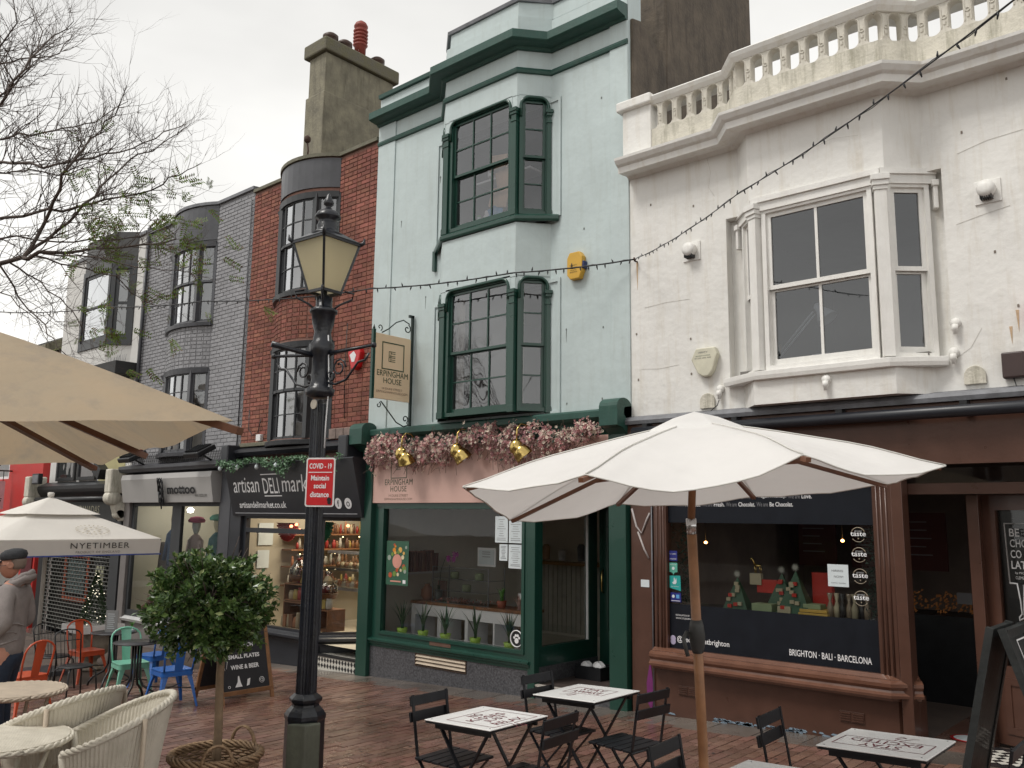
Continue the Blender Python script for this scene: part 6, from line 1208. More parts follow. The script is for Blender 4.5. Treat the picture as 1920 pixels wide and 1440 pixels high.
sh_.add(vs, [(i*N_+j,i*N_+(j+1)%N_,(i+1)*N_+(j+1)%N_,(i+1)*N_+j) for i in range(len(prof)-1) for j in range(N_)]); obj('shaft', sh_, m_cast, LP)
obj('maintenance_door', M().prz([(lx+.02,ly-.175),(lx+.16,ly-.11),(lx+.175,ly+.02),(lx+.15,ly+.02),(lx+.10,ly-.06)],lz-.1,lz+.60), mat('grey_green_plate',(.12,.13,.10),.5,.2,10,.2,streak=.4,edge=(.05,.05,.04)), LP, bevel=.012)
zc = 2.80
obj('collar', M().lathe([(.075,zc),(.11,zc+.02),(.115,zc+.07),(.085,zc+.09),(.075,zc+.13),(.073,zc+.33),(.095,zc+.36),(.10,zc+.43),(.075,zc+.46),(.07,zc+.50),(.065,zc+.53),(.085,zc+.60),(.095,zc+.68),(.11,zc+.69),(.11,zc+.715),(.08,zc+.73),(.065,zc+.74),(.065,zc+.82),(.03,zc+.84)],(lx,ly,0),20), m_cast, LP)
for s,dy in ((1,0),(-1,0)):
    z0 = 3.15
    dirx,diry = .52*s, .10*s
    obj('ladder_bar', M().tube([(lx,ly,z0),(lx+dirx*.5,ly+diry*.5,z0+.015),(lx+dirx,ly+diry,z0+.03)],[.018,.014,.012],8).lathe([(.01,-.02),(.022,-.012),(.022,.012),(.01,.02)],(lx+dirx,ly+diry,z0+.03),10), m_cast, LP)
    def q_(u,z): return (lx+dirx*u,ly+diry*u,z)
    sc_ = M().tube([q_(.12,2.92),q_(.3,2.90),q_(.5,2.93),q_(.62,3.0),q_(.72,3.06),q_(.85,3.07),q_(.92,3.12)],.010,6)
    sc_.tube([q_(.36+.13*(1-.6*t/12)*math.cos(t*.7),3.03+.075*(1-.6*t/12)*math.sin(t*.7)) for t in range(13)],.008,6)
    sc_.tube([q_(.22+.08*(1-.6*t/10)*math.cos(2+t*.8),2.97+.05*(1-.6*t/10)*math.sin(2+t*.8)) for t in range(11)],.008,6)
    obj('scroll_bracket', sc_, m_cast, LP)
obj('service_arm', M().tube([(lx,ly,3.13),(lx-.12,ly-.25,3.18),(lx-.16,ly-.36,3.2)],[.022,.02,.026],8), m_cast, LP)
obj('photocell_disc', M().lathe([(.038,-.004),(.038,.004)],(lx+.03,ly-.075,2.74),16,False,'y'), mat('pale_disc',(.40,.36,.30),.6), LP)
for a in range(4):
    t_ = math.radians(45+90*a+4); c_,s_ = math.cos(t_),math.sin(t_)
    obj('lantern_stay', M().tube([(lx+c_*.05,ly+s_*.05,3.50),(lx+c_*.12,ly+s_*.12,3.56),(lx+c_*.22,ly+s_*.22,3.61),(lx+c_*.235,ly+s_*.235,3.66),(lx+c_*.16,ly+s_*.16,3.675)],.009,6), m_cast, LP)
obj('lantern_stem', M().tube([(lx,ly,3.46),(lx,ly,3.69)],[.035,.022],8), m_cast, LP)
rot = math.radians(4); 
def sq(h,z,o=0): return [(lx+h*math.cos(rot+PI/4+k*PI/2)*math.sqrt(2), ly+h*math.sin(rot+PI/4+k*PI/2)*math.sqrt(2), z) for k in range(4)]
b0,b1 = sq(.092,3.66),sq(.188,4.07)
fr = M()
for k in range(4):
    fr.bar(b0[k],b1[k],.018); fr.bar(b0[k],b0[(k+1)%4],.022); fr.bar(b1[k],b1[(k+1)%4],.026)
    fr.tube([b1[k],(b1[k][0]*1.0+(b1[k][0]-lx)*.12,b1[k][1]+(b1[k][1]-ly)*.12,4.09),(b1[k][0]+(b1[k][0]-lx)*.14,b1[k][1]+(b1[k][1]-ly)*.14,4.13)],[.018,.016,.005],6)
obj('lantern_frame', fr, m_cast, LP)
m_lamp = bpy.data.materials.new('frosted_lantern_glass'); m_lamp.use_nodes = True; nn = m_lamp.node_tree.nodes; b_ = nn['Principled BSDF']; b_.inputs['Base Color'].default_value = (.86,.80,.58,1); b_.inputs['Roughness'].default_value = .25
tl = nn.new('ShaderNodeBsdfTranslucent'); tl.inputs[0].default_value = (.92,.86,.66,1); mxs = nn.new('ShaderNodeMixShader'); mxs.inputs[0].default_value = .7; m_lamp.node_tree.links.new(b_.outputs[0],mxs.inputs[1]); m_lamp.node_tree.links.new(tl.outputs[0],mxs.inputs[2]); m_lamp.node_tree.links.new(mxs.outputs[0],nn['Material Output'].inputs[0])
for k in range(4): obj('lantern_pane', M().add([b0[k],b0[(k+1)%4],b1[(k+1)%4],b1[k]],[(0,1,2,3)]), m_lamp, LP, rec=False)
rt_ = sq(.205,4.078); rt2 = sq(.065,4.175)
obj('lantern_roof', M().add(rt_+rt2+[(lx,ly,4.075)],[(k,(k+1)%4,4+(k+1)%4,4+k) for k in range(4)]+[(4,5,6,7)]), m_cast, LP)
obj('lantern_globe', M().lathe([(.02,3.95),(.05,3.98),(.055,4.05),(.03,4.08)],(lx,ly,0),12), m_lamp, LP)
obj('lantern_crown', M().lathe([(.125,4.13),(.13,4.145),(.10,4.165),(.085,4.19),(.088,4.22),(.075,4.24),(.072,4.27),(.105,4.285),(.105,4.30),(.085,4.335),(.04,4.36),(.025,4.37),(.022,4.385),(.040,4.40),(.043,4.42),(.03,4.45),(.012,4.49),(.006,4.50)],(lx,ly,0),24), m_cast, LP)
st = thing('street_sign','red COVID-19 social distance sign strapped to the street lamp','sign',(lx,ly-.1,2.1))
TS2 = Matrix.Translation((lx+.045,ly-.085,0))@Matrix.Rotation(math.radians(28),4,'Z')@Matrix.Translation((.085,0,0))
def rrect(x0,x1,z0,z1,r,n=5):
    P = []
    for cx,cz,a in ((x1-r,z0+r,-90),(x1-r,z1-r,0),(x0+r,z1-r,90),(x0+r,z0+r,180)): P += arc(cx,cz,r,a,a+90,n)
    return P
obj('plate', M(TS2).pry(rrect(-.12,.12,1.945,2.32,.02),-.006,.0), mat('white_plate',(.70,.69,.68),.35), st); obj('panel', M(TS2).pry(rrect(-.108,.108,1.957,2.308,.012),-.0075,-.0061), mat('sign_red',(.52,.02,.025),.35), st)
for s,z,wd,h in (('COVID - 19',2.235,.185,.042),('Maintain',2.145,.15,.040),('social',2.085,.10,.040),('distance',2.018,.155,.042)): text(s,0,z,wd,h,-.0085,m_white_p,st,T=TS2,align='C',bold=.02)
obj('rule', M(TS2).box(-.098,.098,-.0085,-.0076,2.205,2.211), m_white_p, st); obj('sticker', M(TS2).lathe([(.018,-.002),(.018,0)],(.082,-.0085,2.0),12,False,'y').lathe([(.015,-.002),(.015,0)],(.084,-.009,1.98),12,False,'y'), m_black, st)
obj('strap', M().lathe([(.076,2.22),(.076,2.24)],(lx,ly,0),16).lathe([(.076,2.0),(.076,2.02)],(lx,ly,0),16), m_cast, st)
obj('cable', M().tube([(lx+.075,ly,3.3),(lx+.085,ly+.02,2.9),(lx+.08,ly+.01,2.6),(lx+.09,ly,2.4)],.006,5), m_white_p, LP)
# ============================================================ festoon cables
def festoon(pts, name, label, nb, rbulb=.011, lb=.05, rc=.009):
    t = thing('light_string', label, 'string lights', pts[0], None)
    P = []
    for a in range(len(pts)-1):
        A,B_ = Vector(pts[a]),Vector(pts[a+1]); sag = (B_-A).length*.014
        for i in range(12): u = i/12; p = A.lerp(B_,u); p.z -= sag*4*u*(1-u); P.append(p)
    P.append(Vector(pts[-1])); obj('cable', M().tube(P,rc,6), m_black, t); P2 = [p+Vector((0,.0,.012*math.sin(i*1.9))) for i,p in enumerate(P)]; obj('cable', M().tube(P2,rc*.5,4), m_black, t)
    bq = M(); r_ = random.Random(5); tot = len(P)-1
    for i in range(nb):
        u = (i+.5)/nb*tot; k = int(u); p = P[k].lerp(P[min(k+1,tot)],u-k); up_ = 1 if r_.random()<.25 else -1; d = Vector((r_.gauss(0,.25),r_.gauss(0,.25),up_)).normalized(); bq.tube([p,p+d*lb*.4,p+d*lb],[.004,rbulb,.003],6)
    obj('bulbs', bq, m_black, t, kind='stuff'); return t
hook = (-5.50,-.06,4.95)
e1_ = CAM+(fwd+rt*((1990-960)/1620)-up*((-70-720)/1620))*3.4
festoon([hook,tuple(Vector(hook).lerp(e1_,.5)+Vector((0,0,-.05))),tuple(e1_)], 'a','dark cable of small bulbs rising over the street to the upper right corner',46,.0065,.034,.0045)
festoon([hook,(-6.95,-.62,4.92),(-9.32,-.9,5.06),(-13.48,-1.2,5.48),(-16.31,-1.6,5.74),(-20.1,-2.2,6.1),(-26,-3,6.7)], 'b','dark cable of small bulbs running left along the house fronts',90,lb=.06)
obj('hook', M().tube([(-5.5,.0,4.93),(-5.5,-.06,4.93),(-5.5,-.07,4.97)],.01,6), mat('rusty_iron',(.06,.03,.02),.9), loc=(-5.5,0,4.93), label='rusty hook anchoring both cables to the white wall', cat='hook')
# ============================================================ bistro furniture
m_bl = mat('matt_black_lacquer',(.010,.011,.014),.35,.3,8,.1,60); m_top = mat('white_enamel',(.82,.82,.81),.25,.03,3); m_ink = mat('oxblood_ink',(.13,.02,.03),.6,.5,8)
def bistro_chair():
    t = thing('folding_chair','x','chair',(0,0,0))
    for k in range(5): obj('seat_slat', M().box(-.19+k*.078,-.125+k*.078,-.19,.19,.435,.452), m_bl, t, bevel=.003)
    for z,h in ((.80,.055),(.695,.055)): obj('back_slat', M(Matrix.Translation((-.255-.0*z,0,z))@Matrix.Rotation(-.16,4,'Y')).box(-.008,.008,-.185,.185,-h/2-.005,h/2+.005), m_bl, t, bevel=.003)
    for s in (-1,1):
        y = .165*s
        obj('leg', M().bar((-.255,y,.84),(-.19,y,.45),.022,.008).bar((-.19,y,.45),(.20,y*1.03,.0),.022,.008), m_bl, t)
        obj('leg', M().bar((.17,y*.9,.43),(-.24,y*.92,.0),.022,.008), m_bl, t)
    obj('stretcher', M().tube([(.06,-.165,.16),(.06,.165,.16)],.006,6), m_bl, t); obj('stretcher', M().tube([(-.12,-.155,.13),(-.12,.155,.13)],.006,6), m_bl, t); obj('rail', M().tube([(-.19,-.17,.43),(-.19,.17,.43)],.008,6), m_bl, t)
    return t
def bistro_table(x0,x1,y0,y1,label,lines,flip,group='white square café tables on black folding legs'):
    cx,cy = (x0+x1)/2,(y0+y1)/2; z = gz(cx); t = thing('cafe_table', label, 'table', (cx,cy,z), group); H = .72; hx,hy = (x1-x0)/2,(y1-y0)/2
    T = Matrix.Translation((cx,cy,z))@Matrix.Rotation(-math.atan(.0411),4,'Y')
    obj('tabletop', M(T).box(-hx,hx,-hy,hy,H-.008,H), m_top, t, bevel=.003)
    obj('rim', M(T).box(-hx+.005,hx-.005,-hy+.005,hy-.005,H-.022,H-.0085), m_bl, t); [obj('apron', M(T).box(-hx+.05,hx-.05,a_,a_+.015,H-.06,H-.023), m_bl, t) for a_ in (-hy+.05,hy-.065)]
    for sy in (-1,1):
        yy = sy*(hy-.07)
        for sx in (-1,1): obj('leg', M(T).bar((sx*(hx-.08),yy,H-.04),(-sx*(hx-.05),yy*1.02,.01),.025,.012), m_bl, t)
    for sx in (-1,1): obj('foot_bar', M(T).tube([(sx*(hx-.06),-hy+.06,.05),(sx*(hx-.06),hy-.06,.05)],.008,6), m_bl, t)
    R2 = T@Matrix.Translation((0,0,H))@Matrix.Rotation(flip,4,'Z')@Matrix(((1,0,0,0),(0,0,1,0),(0,-1,0,0),(0,0,0,1)))   # glyph z -> table plane
    w0 = max(len(s) for s in lines)
    for k,s in enumerate(lines): text(s,0,.085-.10*k-.02,.055*len(s),.075,-.0015,m_ink,t,T=R2,align='C')
    fr = M(R2); hb = .031*w0+.03; zt,zb = .16,.085-.10*(len(lines)-1)-.05
    ln = [(-hb,zt),(hb,zt),(hb,zb),(-.02,zb),(-.03,zb-.06),(-.06,zb-.11),(-.03,zb-.12),(-.01,zb-.06)]; ln2 = [(-hb,zt),(-hb,zb),(-.05,zb),(-.07,zb-.05),(-.10,zb-.10),(-.13,zb-.11)]
    for q in (ln,ln2):
        for a,b_ in zip(q,q[1:]): 
            d = Vector((b_[0]-a[0],b_[1]-a[1])).normalized()*.0035; fr.add([(a[0]-d.y,-.001,a[1]+d.x),(b_[0]-d.y,-.001,b_[1]+d.x),(b_[0]+d.y,-.001,b_[1]-d.x),(a[0]+d.y,-.001,a[1]-d.x)],[(0,1,2,3)])
    obj('drawing', fr, m_ink, t, rec=False)
    for sx in (-1,1):
        for sy in (-1,1): obj('screw', M(T).lathe([(.006,H),(.004,H+.002)],(sx*(hx-.035),sy*(hy-.035),0),8), m_lead, t)
    return t
bistro_table(-4.40,-3.80,-4.315,-3.74,'white café table lettered with no kisses, nearest the street lamp',['NO','KISSES','JUST','RELAX'],PI/2+.0)
bistro_table(-4.42,-3.83,-3.16,-2.565,'white café table lettered stay awake, in front of the green lobby',['STAY','AWAKE'],0)
bistro_table(-2.05,-1.46,-3.51,-2.965,'white café table lettered stay excited, beside the black sandwich board',['STAY','EXCITED'],PI)
bistro_table(-2.20,-1.62,-4.62,-4.04,'white café table cut off by the bottom edge, below the parasol pole',['STAY','CALM'],PI)
c0 = bistro_chair(); CG = 'black folding slatted café chairs'
first = True
for x,y,rz,lb in ((-4.36,-4.09,0.03,'black folding chair at the left side of the no kisses table'),(-4.30,-2.99,-.05,'black folding chair behind the stay awake table, against the granite plinth'),(-3.68,-3.04,PI-.08,'black folding chair at the right of the stay awake table, seat fully in view'),
    (-3.68,-4.13,PI+.05,'black folding chair turned between the two left white tables'),(-2.25,-4.40,.08,'black folding chair at the bottom edge beside the wooden parasol pole'),(-2.15,-3.38,.06,'lone black folding chair before the brown shopfront, left of the stay excited table'),(-1.35,-3.33,PI,'black folding chair cut off by the right border')):
    if first: r = c0; r.location = (x,y,gz(x)); r.rotation_euler = (0,0,rz); r['label'] = lb; r['group'] = CG; first = False
    else: r = dup(c0,(x,y,gz(x)),(0,0,rz),lb,CG)
# ============================================================ white wooden parasol
def at(px,py,d): return CAM + (fwd + rt*((px-960)/1620) - up*((py-720)/1620))*d
PU = thing('parasol','white octagonal parasol on a wooden pole in front of the shops','parasol',(-2.18,-4.78,gz(-2.2)))
D0 = 4.3; apex = at(1302,785,D0); cxy = Vector((apex.x,apex.y))
tips = [at(868,912,3.95),at(1098,888,3.32),at(1505,851,3.32),at(1773,872,3.95),at(1665,907,4.75),at(1415,930,5.25),at(1156,943,5.25),at(955,974,4.75)]
m_can = mat('white_canvas',(.86,.85,.83),.85,.03,3,.3,9,trans=.30,wob=.8); m_teak = mat('teak_pole',(.27,.13,.06),.45,.25,9,.1,30); m_teak2 = mat('parasol_rib_wood',(.17,.07,.035),.45,.25,9)
nseg,nr = 10,9; vs = []; fs = []; ring = []
for k in range(8):
    A,B_ = tips[k],tips[(k+1)%8]
    for i in range(nseg):
        u = i/nseg; p = A.lerp(B_,u); ring.append((p, u, (.035,.10,.065,.012,.02,.035,.045,.012)[k]))
nR = len(ring)
for j in range(nr+1):
    v = j/nr
    for (p,u,ln) in ring:
        c_ = apex+Vector((0,0,0)); c_ = c_.lerp(p, .17+.83*v); bow_ = 4*u*(1-u)
        c_.z -= ln*bow_*(v**2.2); c_.z += .018*math.sin(PI*v)+ .004*math.sin(14*u+3*v*4)*v + .003*math.sin(31*u-9*v)*v - .022*bow_*math.sin(PI*v)
        inw = (Vector((apex.x,apex.y,c_.z))-c_); c_ += inw*(.012*bow_*v**3)
        vs.append(c_)
for j in range(nr):
    for i in range(nR): fs.append((j*nR+i,j*nR+(i+1)%nR,(j+1)*nR+(i+1)%nR,(j+1)*nR+i))
obj('canopy', M().add(vs,fs,True), m_can, PU, rec=False)
sm_ = M()
for k in range(8):
    col = [vs[j*nR+k*nseg]+Vector((0,0,.004)) for j in range(nr+1)]; sm_.tube(col,.0035,4)
sm_.tube([vs[nr*nR+i] for i in range(nR)],.004,4,closed=True)
obj('seams', sm_, mat('stitched_seam',(.66,.65,.61),.9,.05), PU)
cv = [apex+Vector((0,0,.035))]; 
for v_,dz in ((.1,.022),(.2,.0),(.235,-.028)):
    for (p,u,ln) in ring: c_ = apex.lerp(p,v_); c_.z += dz+.01; cv.append(c_)
cf_ = [(0,1+i,1+(i+1)%nR) for i in range(nR)]+[(1+j*nR+i,1+(j+1)*nR+i,1+(j+1)*nR+(i+1)%nR,1+j*nR+(i+1)%nR) for j in range(2) for i in range(nR)]
obj('vent_cap', M().add(cv,cf_,True), m_can, PU, rec=False)
hub = apex+Vector((0,0,-.07)); low = apex+Vector((0,0,-.25))
for k in range(8):
    e = tips[k]+Vector((0,0,-.018)); d = (e-hub).normalized(); ext = .04 if k in (1,2) else -.02
    obj('rib', M().bar(hub,e+d*ext,.022,.018), m_teak2, PU); mid = hub.lerp(e,.52)
    obj('strut', M().bar(low,mid,.018,.014), m_teak2, PU)
obj('hub', M().lathe([(.05,-.12),(.06,-.1),(.06,-.02),(.04,.0)],apex,14), m_teak2, PU); obj('runner', M().lathe([(.045,-.06),(.055,-.04),(.055,.03),(.04,.05)],low,14), m_teak2, PU)
gzp = gz(-2.1); pb = at(1333,1640,4.22); pb = Vector((pb.x,pb.y,gzp)); 
split = at(1296,980,4.3); obj('pole', M().tube([apex,split],.019,14), m_teak, PU); obj('pole', M().tube([split,pb+Vector((0,0,.05))],.0245,14), m_teak, PU)
d_ = (pb-split).normalized(); obj('ferrule', M().tube([split-d_*.02,split+d_*.055],.0262,16), mat('steel_ferrule',(.5,.5,.5),.2,metal=1), PU)
cr = min((split.lerp(pb,k_/60) for k_ in range(61)), key=lambda p_: abs(scr(p_)[1]-1190)); obj('crank_housing', M().tube([cr-d_*.08,cr-d_*.05,cr,cr+d_*.05,cr+d_*.08],[.028,.036,.041,.035,.027],14), mat('grey_crank',(.035,.037,.036),.5,.2), PU)
obj('crank_handle', M().tube([cr+Vector((-.03,-.04,.02)),cr+Vector((-.035,-.07,-.01)),cr+Vector((-.01,-.075,-.09))],[.012,.011,.010],8), MATS['grey_crank'], PU)
obj('base', M().lathe([(.30,.0),(.30,.05),(.28,.07),(.05,.09),(.04,.3),(.028,.3)],(pb.x,pb.y,gzp),24), m_dgrey, PU)
# ============================================================ tan market parasol, upper left
TP = thing('parasol','big weathered tan market parasol reaching in from the left','parasol',(-4.3,-8,0))
m_tan = mat('weathered_tan_canvas',(.60,.47,.32),.9,.08,3,.3,30,streak=.6,edge=(.34,.30,.26),col2=(.50,.42,.31),trans=.42,wob=.5); m_twood = mat('varnished_brown_rib',(.12,.045,.02),.45,.2,9)
def lv3(a,b,c): return at(a,b,c)
P1 = at(437,788,2.95); P2 = at(172,870,5.5); side = Vector((P2.x-P1.x,P2.y-P1.y,0)); S_ = side.length; prp = Vector((-side.y,side.x,0)).normalized()
if prp.dot(rt) > 0: prp = -prp
zr = P1.z; P2 = Vector((P2.x,P2.y,zr+.0)); P0 = P1+prp*S_; P3 = P2+prp*S_; P0.z = P3.z = zr
apx = (P0+P2)/2; apx.z = zr+.66
cor = [P1,P2,P3,P0]; vs=[]; fs=[]; ring=[]
for k in range(4):
    A,B_ = cor[k],cor[(k+1)%4]
    for i in range(16): u = i/16; ring.append((A.lerp(B_,u),u,S_,A,B_))
nR = len(ring)
for j in range(11):
    v = j/10
    for (p,u,ln,A,B_) in ring:
        c_ = apx.lerp(p,.02+.98*v); uu = (u*2)%1; b4 = 4*uu*(1-uu)
        c_.z += -.045*b4*v**2+.05*math.sin(PI*v)+.008*math.sin(23*u)*v; c_ += (Vector((apx.x,apx.y,c_.z))-c_)*(.035*b4*v**3); vs.append(c_)
for j in range(10):
    for i in range(nR): fs.append((j*nR+i,j*nR+(i+1)%nR,(j+1)*nR+(i+1)%nR,(j+1)*nR+i))
obj('canopy', M().add(vs,fs,True), m_tan, TP, rec=False)
ends = []
for k in range(4): ends += [cor[k],(cor[k]+cor[(k+1)%4])/2]
h1 = apx+Vector((0,0,-.06)); h2 = apx+Vector((0,0,-.75))
for e in ends:
    e2 = e+Vector((0,0,-.03)); dd_ = (e2-h1).normalized(); obj('rib', M().bar(h1,e2+dd_*.03,.042,.026), m_twood, TP); obj('strut', M().bar(h2,h1.lerp(e2,.55),.034,.024), m_twood, TP)
obj('pole', M().tube([(apx.x,apx.y,gz(apx.x)),(apx.x,apx.y,apx.z+.03)],.035,14), m_twood, TP); obj('hub', M().lathe([(.07,-.14),(.07,0),(.03,.03)],apx,14), m_twood, TP); obj('runner', M().lathe([(.06,-.05),(.06,.05)],h2,14), m_twood, TP); obj('base', M().box(apx.x-.35,apx.x+.35,apx.y-.35,apx.y+.35,gz(apx.x),gz(apx.x)+.09), m_dgrey, TP)
# ============================================================ white two-tier parasol
NP = thing('parasol','white two-tier parasol with printed winery lettering and a blue hem','parasol',(-14.7,-2.9,gz(-14.7)))
m_npc = mat('off_white_canvas',(.72,.69,.64),.85,.04,2,.2,15,trans=.15); px_,py_,hw = -14.7,-2.9,1.25; ez = 1.49; dz = .24
def pyr(h,z0,zt,scl,nj=6,sag=.05):
    vs = []; fs = []; cs = [(1,-1),(1,1),(-1,1),(-1,-1)]; n = 8; rr_ = []
    for k in range(4):
        for i in range(n): u = i/n; a,b_ = cs[k],cs[(k+1)%4]; rr_.append((a[0]+(b_[0]-a[0])*u,a[1]+(b_[1]-a[1])*u,4*u*(1-u)))
    for j in range(nj+1):
        v = j/nj
        for a,b_,w2 in rr_: vs.append((px_+a*h*v,py_+b_*h*v,zt+(z0-zt)*v-sag*w2*v*(1-v*.6)+.0))
    m_ = len(rr_); return vs,[(j*m_+i,j*m_+(i+1)%m_,(j+1)*m_+(i+1)%m_,(j+1)*m_+i) for j in range(nj) for i in range(m_)]
v_,f_ = pyr(hw,ez,2.06,1); obj('canopy', M().add(v_,f_,True), m_npc, NP, rec=False)
v_,f_ = pyr(.56,1.86,2.13,1,4,.02); obj('vent_cap', M().add(v_,f_,True), m_npc, NP, rec=False)
va = M(); hem = M()
for k,(a,b_) in enumerate((((1,-1),(1,1)),((1,1),(-1,1)),((-1,1),(-1,-1)),((-1,-1),(1,-1)))):
    x0,y0,x1,y1 = px_+a[0]*hw,py_+a[1]*hw,px_+b_[0]*hw,py_+b_[1]*hw
    va.add([(x0,y0,ez),(x1,y1,ez),(x1-.01*b_[0],y1-.01*b_[1],ez-dz),(x0-.01*a[0],y0-.01*a[1],ez-dz)],[(0,1,2,3)])
    hem.bar((x0,y0,ez-dz),(x1,y1,ez-dz),.012,.02)
obj('valance', va, m_npc, NP, rec=False); obj('hem', hem, mat('blue_hem',(.05,.08,.30),.6), NP)
TN = Matrix.Translation((px_+hw+.004,py_,0))@Matrix.Rotation(PI/2,4,'Z'); m_nk = mat('faded_black_ink',(.05,.045,.04),.7)
text('NYETIMBER',.30,1.355,.88,.082,-.003,m_nk,NP,T=TN,align='C',space=1.15); text('PRODUCT OF ENGLAND',.27,1.285,.66,.032,-.003,mat('grey_ink',(.2,.18,.16),.7),NP,T=TN,align='C',space=1.2)
sb = M(); 
TQ = Matrix.Translation((px_+hw*.78,py_+.28,ez+(2.06-ez)*.22+.012))@Matrix.Rotation(math.atan2(2.06-ez,hw),4,'Y')
for k in range(22):
    a = 2*PI*k/22; r_a,r_b = .13,.17; sb.add([TQ@Vector((r_a*math.cos(a),1.5*r_a*math.sin(a),0)),TQ@Vector((r_b*math.cos(a-.06),1.5*r_b*math.sin(a-.06),0)),TQ@Vector((r_b*math.cos(a+.06),1.5*r_b*math.sin(a+.06),0))],[(0,1,2)])
for k in range(8): a = 2*PI*k/8; sb.add([TQ@Vector((.05*math.cos(a),1.5*.05*math.sin(a),0)),TQ@Vector((.09*math.cos(a-.2),1.5*.09*math.sin(a-.2),0)),TQ@Vector((.09*math.cos(a+.2),1.5*.09*math.sin(a+.2),0))],[(0,1,2)])
obj('emblem', sb, mat('fawn_ink',(.42,.37,.28),.8), NP, rec=False)
obj('pole', M().tube([(px_,py_,gz(px_)),(px_,py_,2.14)],.032,12), mat('pale_grey_pole',(.42,.41,.38),.4), NP); obj('finial', M().lathe([(.03,2.12),(.05,2.14),(.05,2.19),(.03,2.2)],(px_,py_,0),10), m_npc, NP); obj('base', M().box(px_-.35,px_+.35,py_-.35,py_+.35,gz(px_),gz(px_)+.07), m_dgrey, NP)
for k in range(4): a = PI/4+k*PI/2; obj('rib', M().bar((px_,py_,2.02),(px_+hw*math.copysign(1,math.cos(a)),py_+hw*math.copysign(1,math.sin(a)),ez-.02),.02), m_lead, NP)
# ============================================================ bare street tree at the left
TR = thing('tree','nearly bare tree with fine twigs and a few yellow-green leaf sprays at the upper left','tree',(-10.9,-6.6,gz(-10.9)))
m_bark = mat('dark_bark',(.085,.065,.055),.9,.35,8,.5,30); r_ = random.Random(77); br = M(); tips_ = []
tb = Vector((-10.9,-6.6,gz(-10.9))); fork = Vector((-10.7,-6.4,3.6))
trk = M().tube([tb,tb+Vector((0,0,1.2)),tb.lerp(fork,.7),fork],[.22,.17,.15,.13],14); obj('trunk', trk, m_bark, TR)
LS = .6
limbs = [([(-260,560),(-60,505),(20,492),(70,476),(150,470),(240,462),(330,448)],8.3,.055,.008),
 ([(40,485),(85,420),(112,350),(128,310),(170,262),(215,215),(238,160)],8.2,.030,.004),
 ([(45,482),(110,430),(160,385),(200,335),(250,300),(300,275),(345,240)],8.4,.026,.004),
 ([(-240,470),(-60,415),(40,405),(120,392),(200,375),(285,358),(340,325),(378,305)],8.6,.035,.004),
 ([(-240,420),(-80,330),(0,302),(80,310),(150,300),(220,285),(290,262),(350,232)],8.0,.032,.004),
 ([(-240,380),(-80,270),(0,258),(60,250),(120,240),(180,225),(240,190)],8.8,.030,.004),
 ([(-240,340),(-90,240),(0,195),(30,150),(70,95),(105,70),(138,40)],8.1,.034,.004),
 ([(-240,300),(-60,210),(10,175),(50,130),(75,60),(60,5)],8.9,.026,.004),
 ([(-240,300),(-70,110),(-5,90),(30,40),(15,-30)],8.4,.026,.004),
 ([(-220,380),(-60,330),(10,325),(60,320),(130,330),(190,300),(230,255)],9.1,.022,.004),
 ([(-220,450),(-50,450),(30,445),(110,455),(190,452),(270,440),(330,405)],9.0,.024,.004),
 ([(20,492),(60,520),(110,560),(150,600),(160,640)],8.2,.014,.003),
 ([(0,495),(40,560),(80,610),(110,650),(135,690)],8.0,.014,.003),
 ([(60,478),(140,500),(220,520),(260,560),(300,575)],8.5,.014,.003),
 ([(-200,520),(-40,530),(20,560),(70,600),(90,640)],8.7,.016,.003),
 ([(80,476),(180,480),(260,500),(330,505),(390,520)],8.0,.012,.003),
 ([(-200,300),(-60,160),(0,120),(60,110),(110,100),(140,60)],8.6,.022,.004)]
def twig(p, d, ln, r, lev):
    n = 5; P = [p]; dd = d.normalized()
    for i in range(n):
        dd = (dd+Vector((r_.gauss(0,.13),r_.gauss(0,.13),r_.gauss(.07,.12)))).normalized(); P.append(P[-1]+dd*ln/n)
    br.tube(P,[r*(1-.75*i/n) for i in range(n+1)],4 if r<.008 else 5,caps=False)
    if lev > 0:
        k = 3 if lev > 1 else r_.choice((1,2))
        for i in range(k):
            j = r_.randrange(1,n+1); a = (P[j]-P[j-1]).normalized(); sd_ = a.orthogonal().normalized(); sd_.rotate(Matrix.Rotation(r_.uniform(0,2*PI),3,a)); twig(P[j],a+sd_*r_.uniform(.45,.9),ln*r_.uniform(.4,.75),r*.62,lev-1)
    else: tips_.append((P[-1],dd))
for pts,dep,ra,rb in limbs:
    ra *= .72; rb *= .8
    Q = [at(px,py,dep+.35*math.sin(i*1.3+px*.01)) for i,(px,py) in enumerate(pts)]
    if pts[0][0] < -100: Q = [fork.lerp(Q[0],.0)]+Q
    R_ = []
    for i in range(len(Q)-1):
        for k in range(3): R_.append(Q[i].lerp(Q[i+1],k/3)+Vector((r_.gauss(0,.012),r_.gauss(0,.012),r_.gauss(0,.012))))
    R_.append(Q[-1]); m_ = len(R_); br.tube(R_,[ra+(rb-ra)*(i/(m_-1))**.8 for i in range(m_)],7,caps=False)
    for i in range(5 if pts[0][0]<-100 else 2,m_):
        rr = ra+(rb-ra)*(i/(m_-1)); a = (R_[i]-R_[i-1]).normalized()
        for q in range(r_.choice((1,2,2,3))):
            sd_ = a.orthogonal().normalized(); sd_.rotate(Matrix.Rotation(r_.uniform(0,2*PI),3,a)); twig(R_[i],a*1.0+sd_*r_.uniform(.5,1.0)+Vector((0,0,.25)),r_.uniform(.30,.80)*(1-.35*i/m_),min(rr*.5,.0058),2)
obj('branches', br, m_bark, TR, rec=False)
lf = M(); lg_ = M()
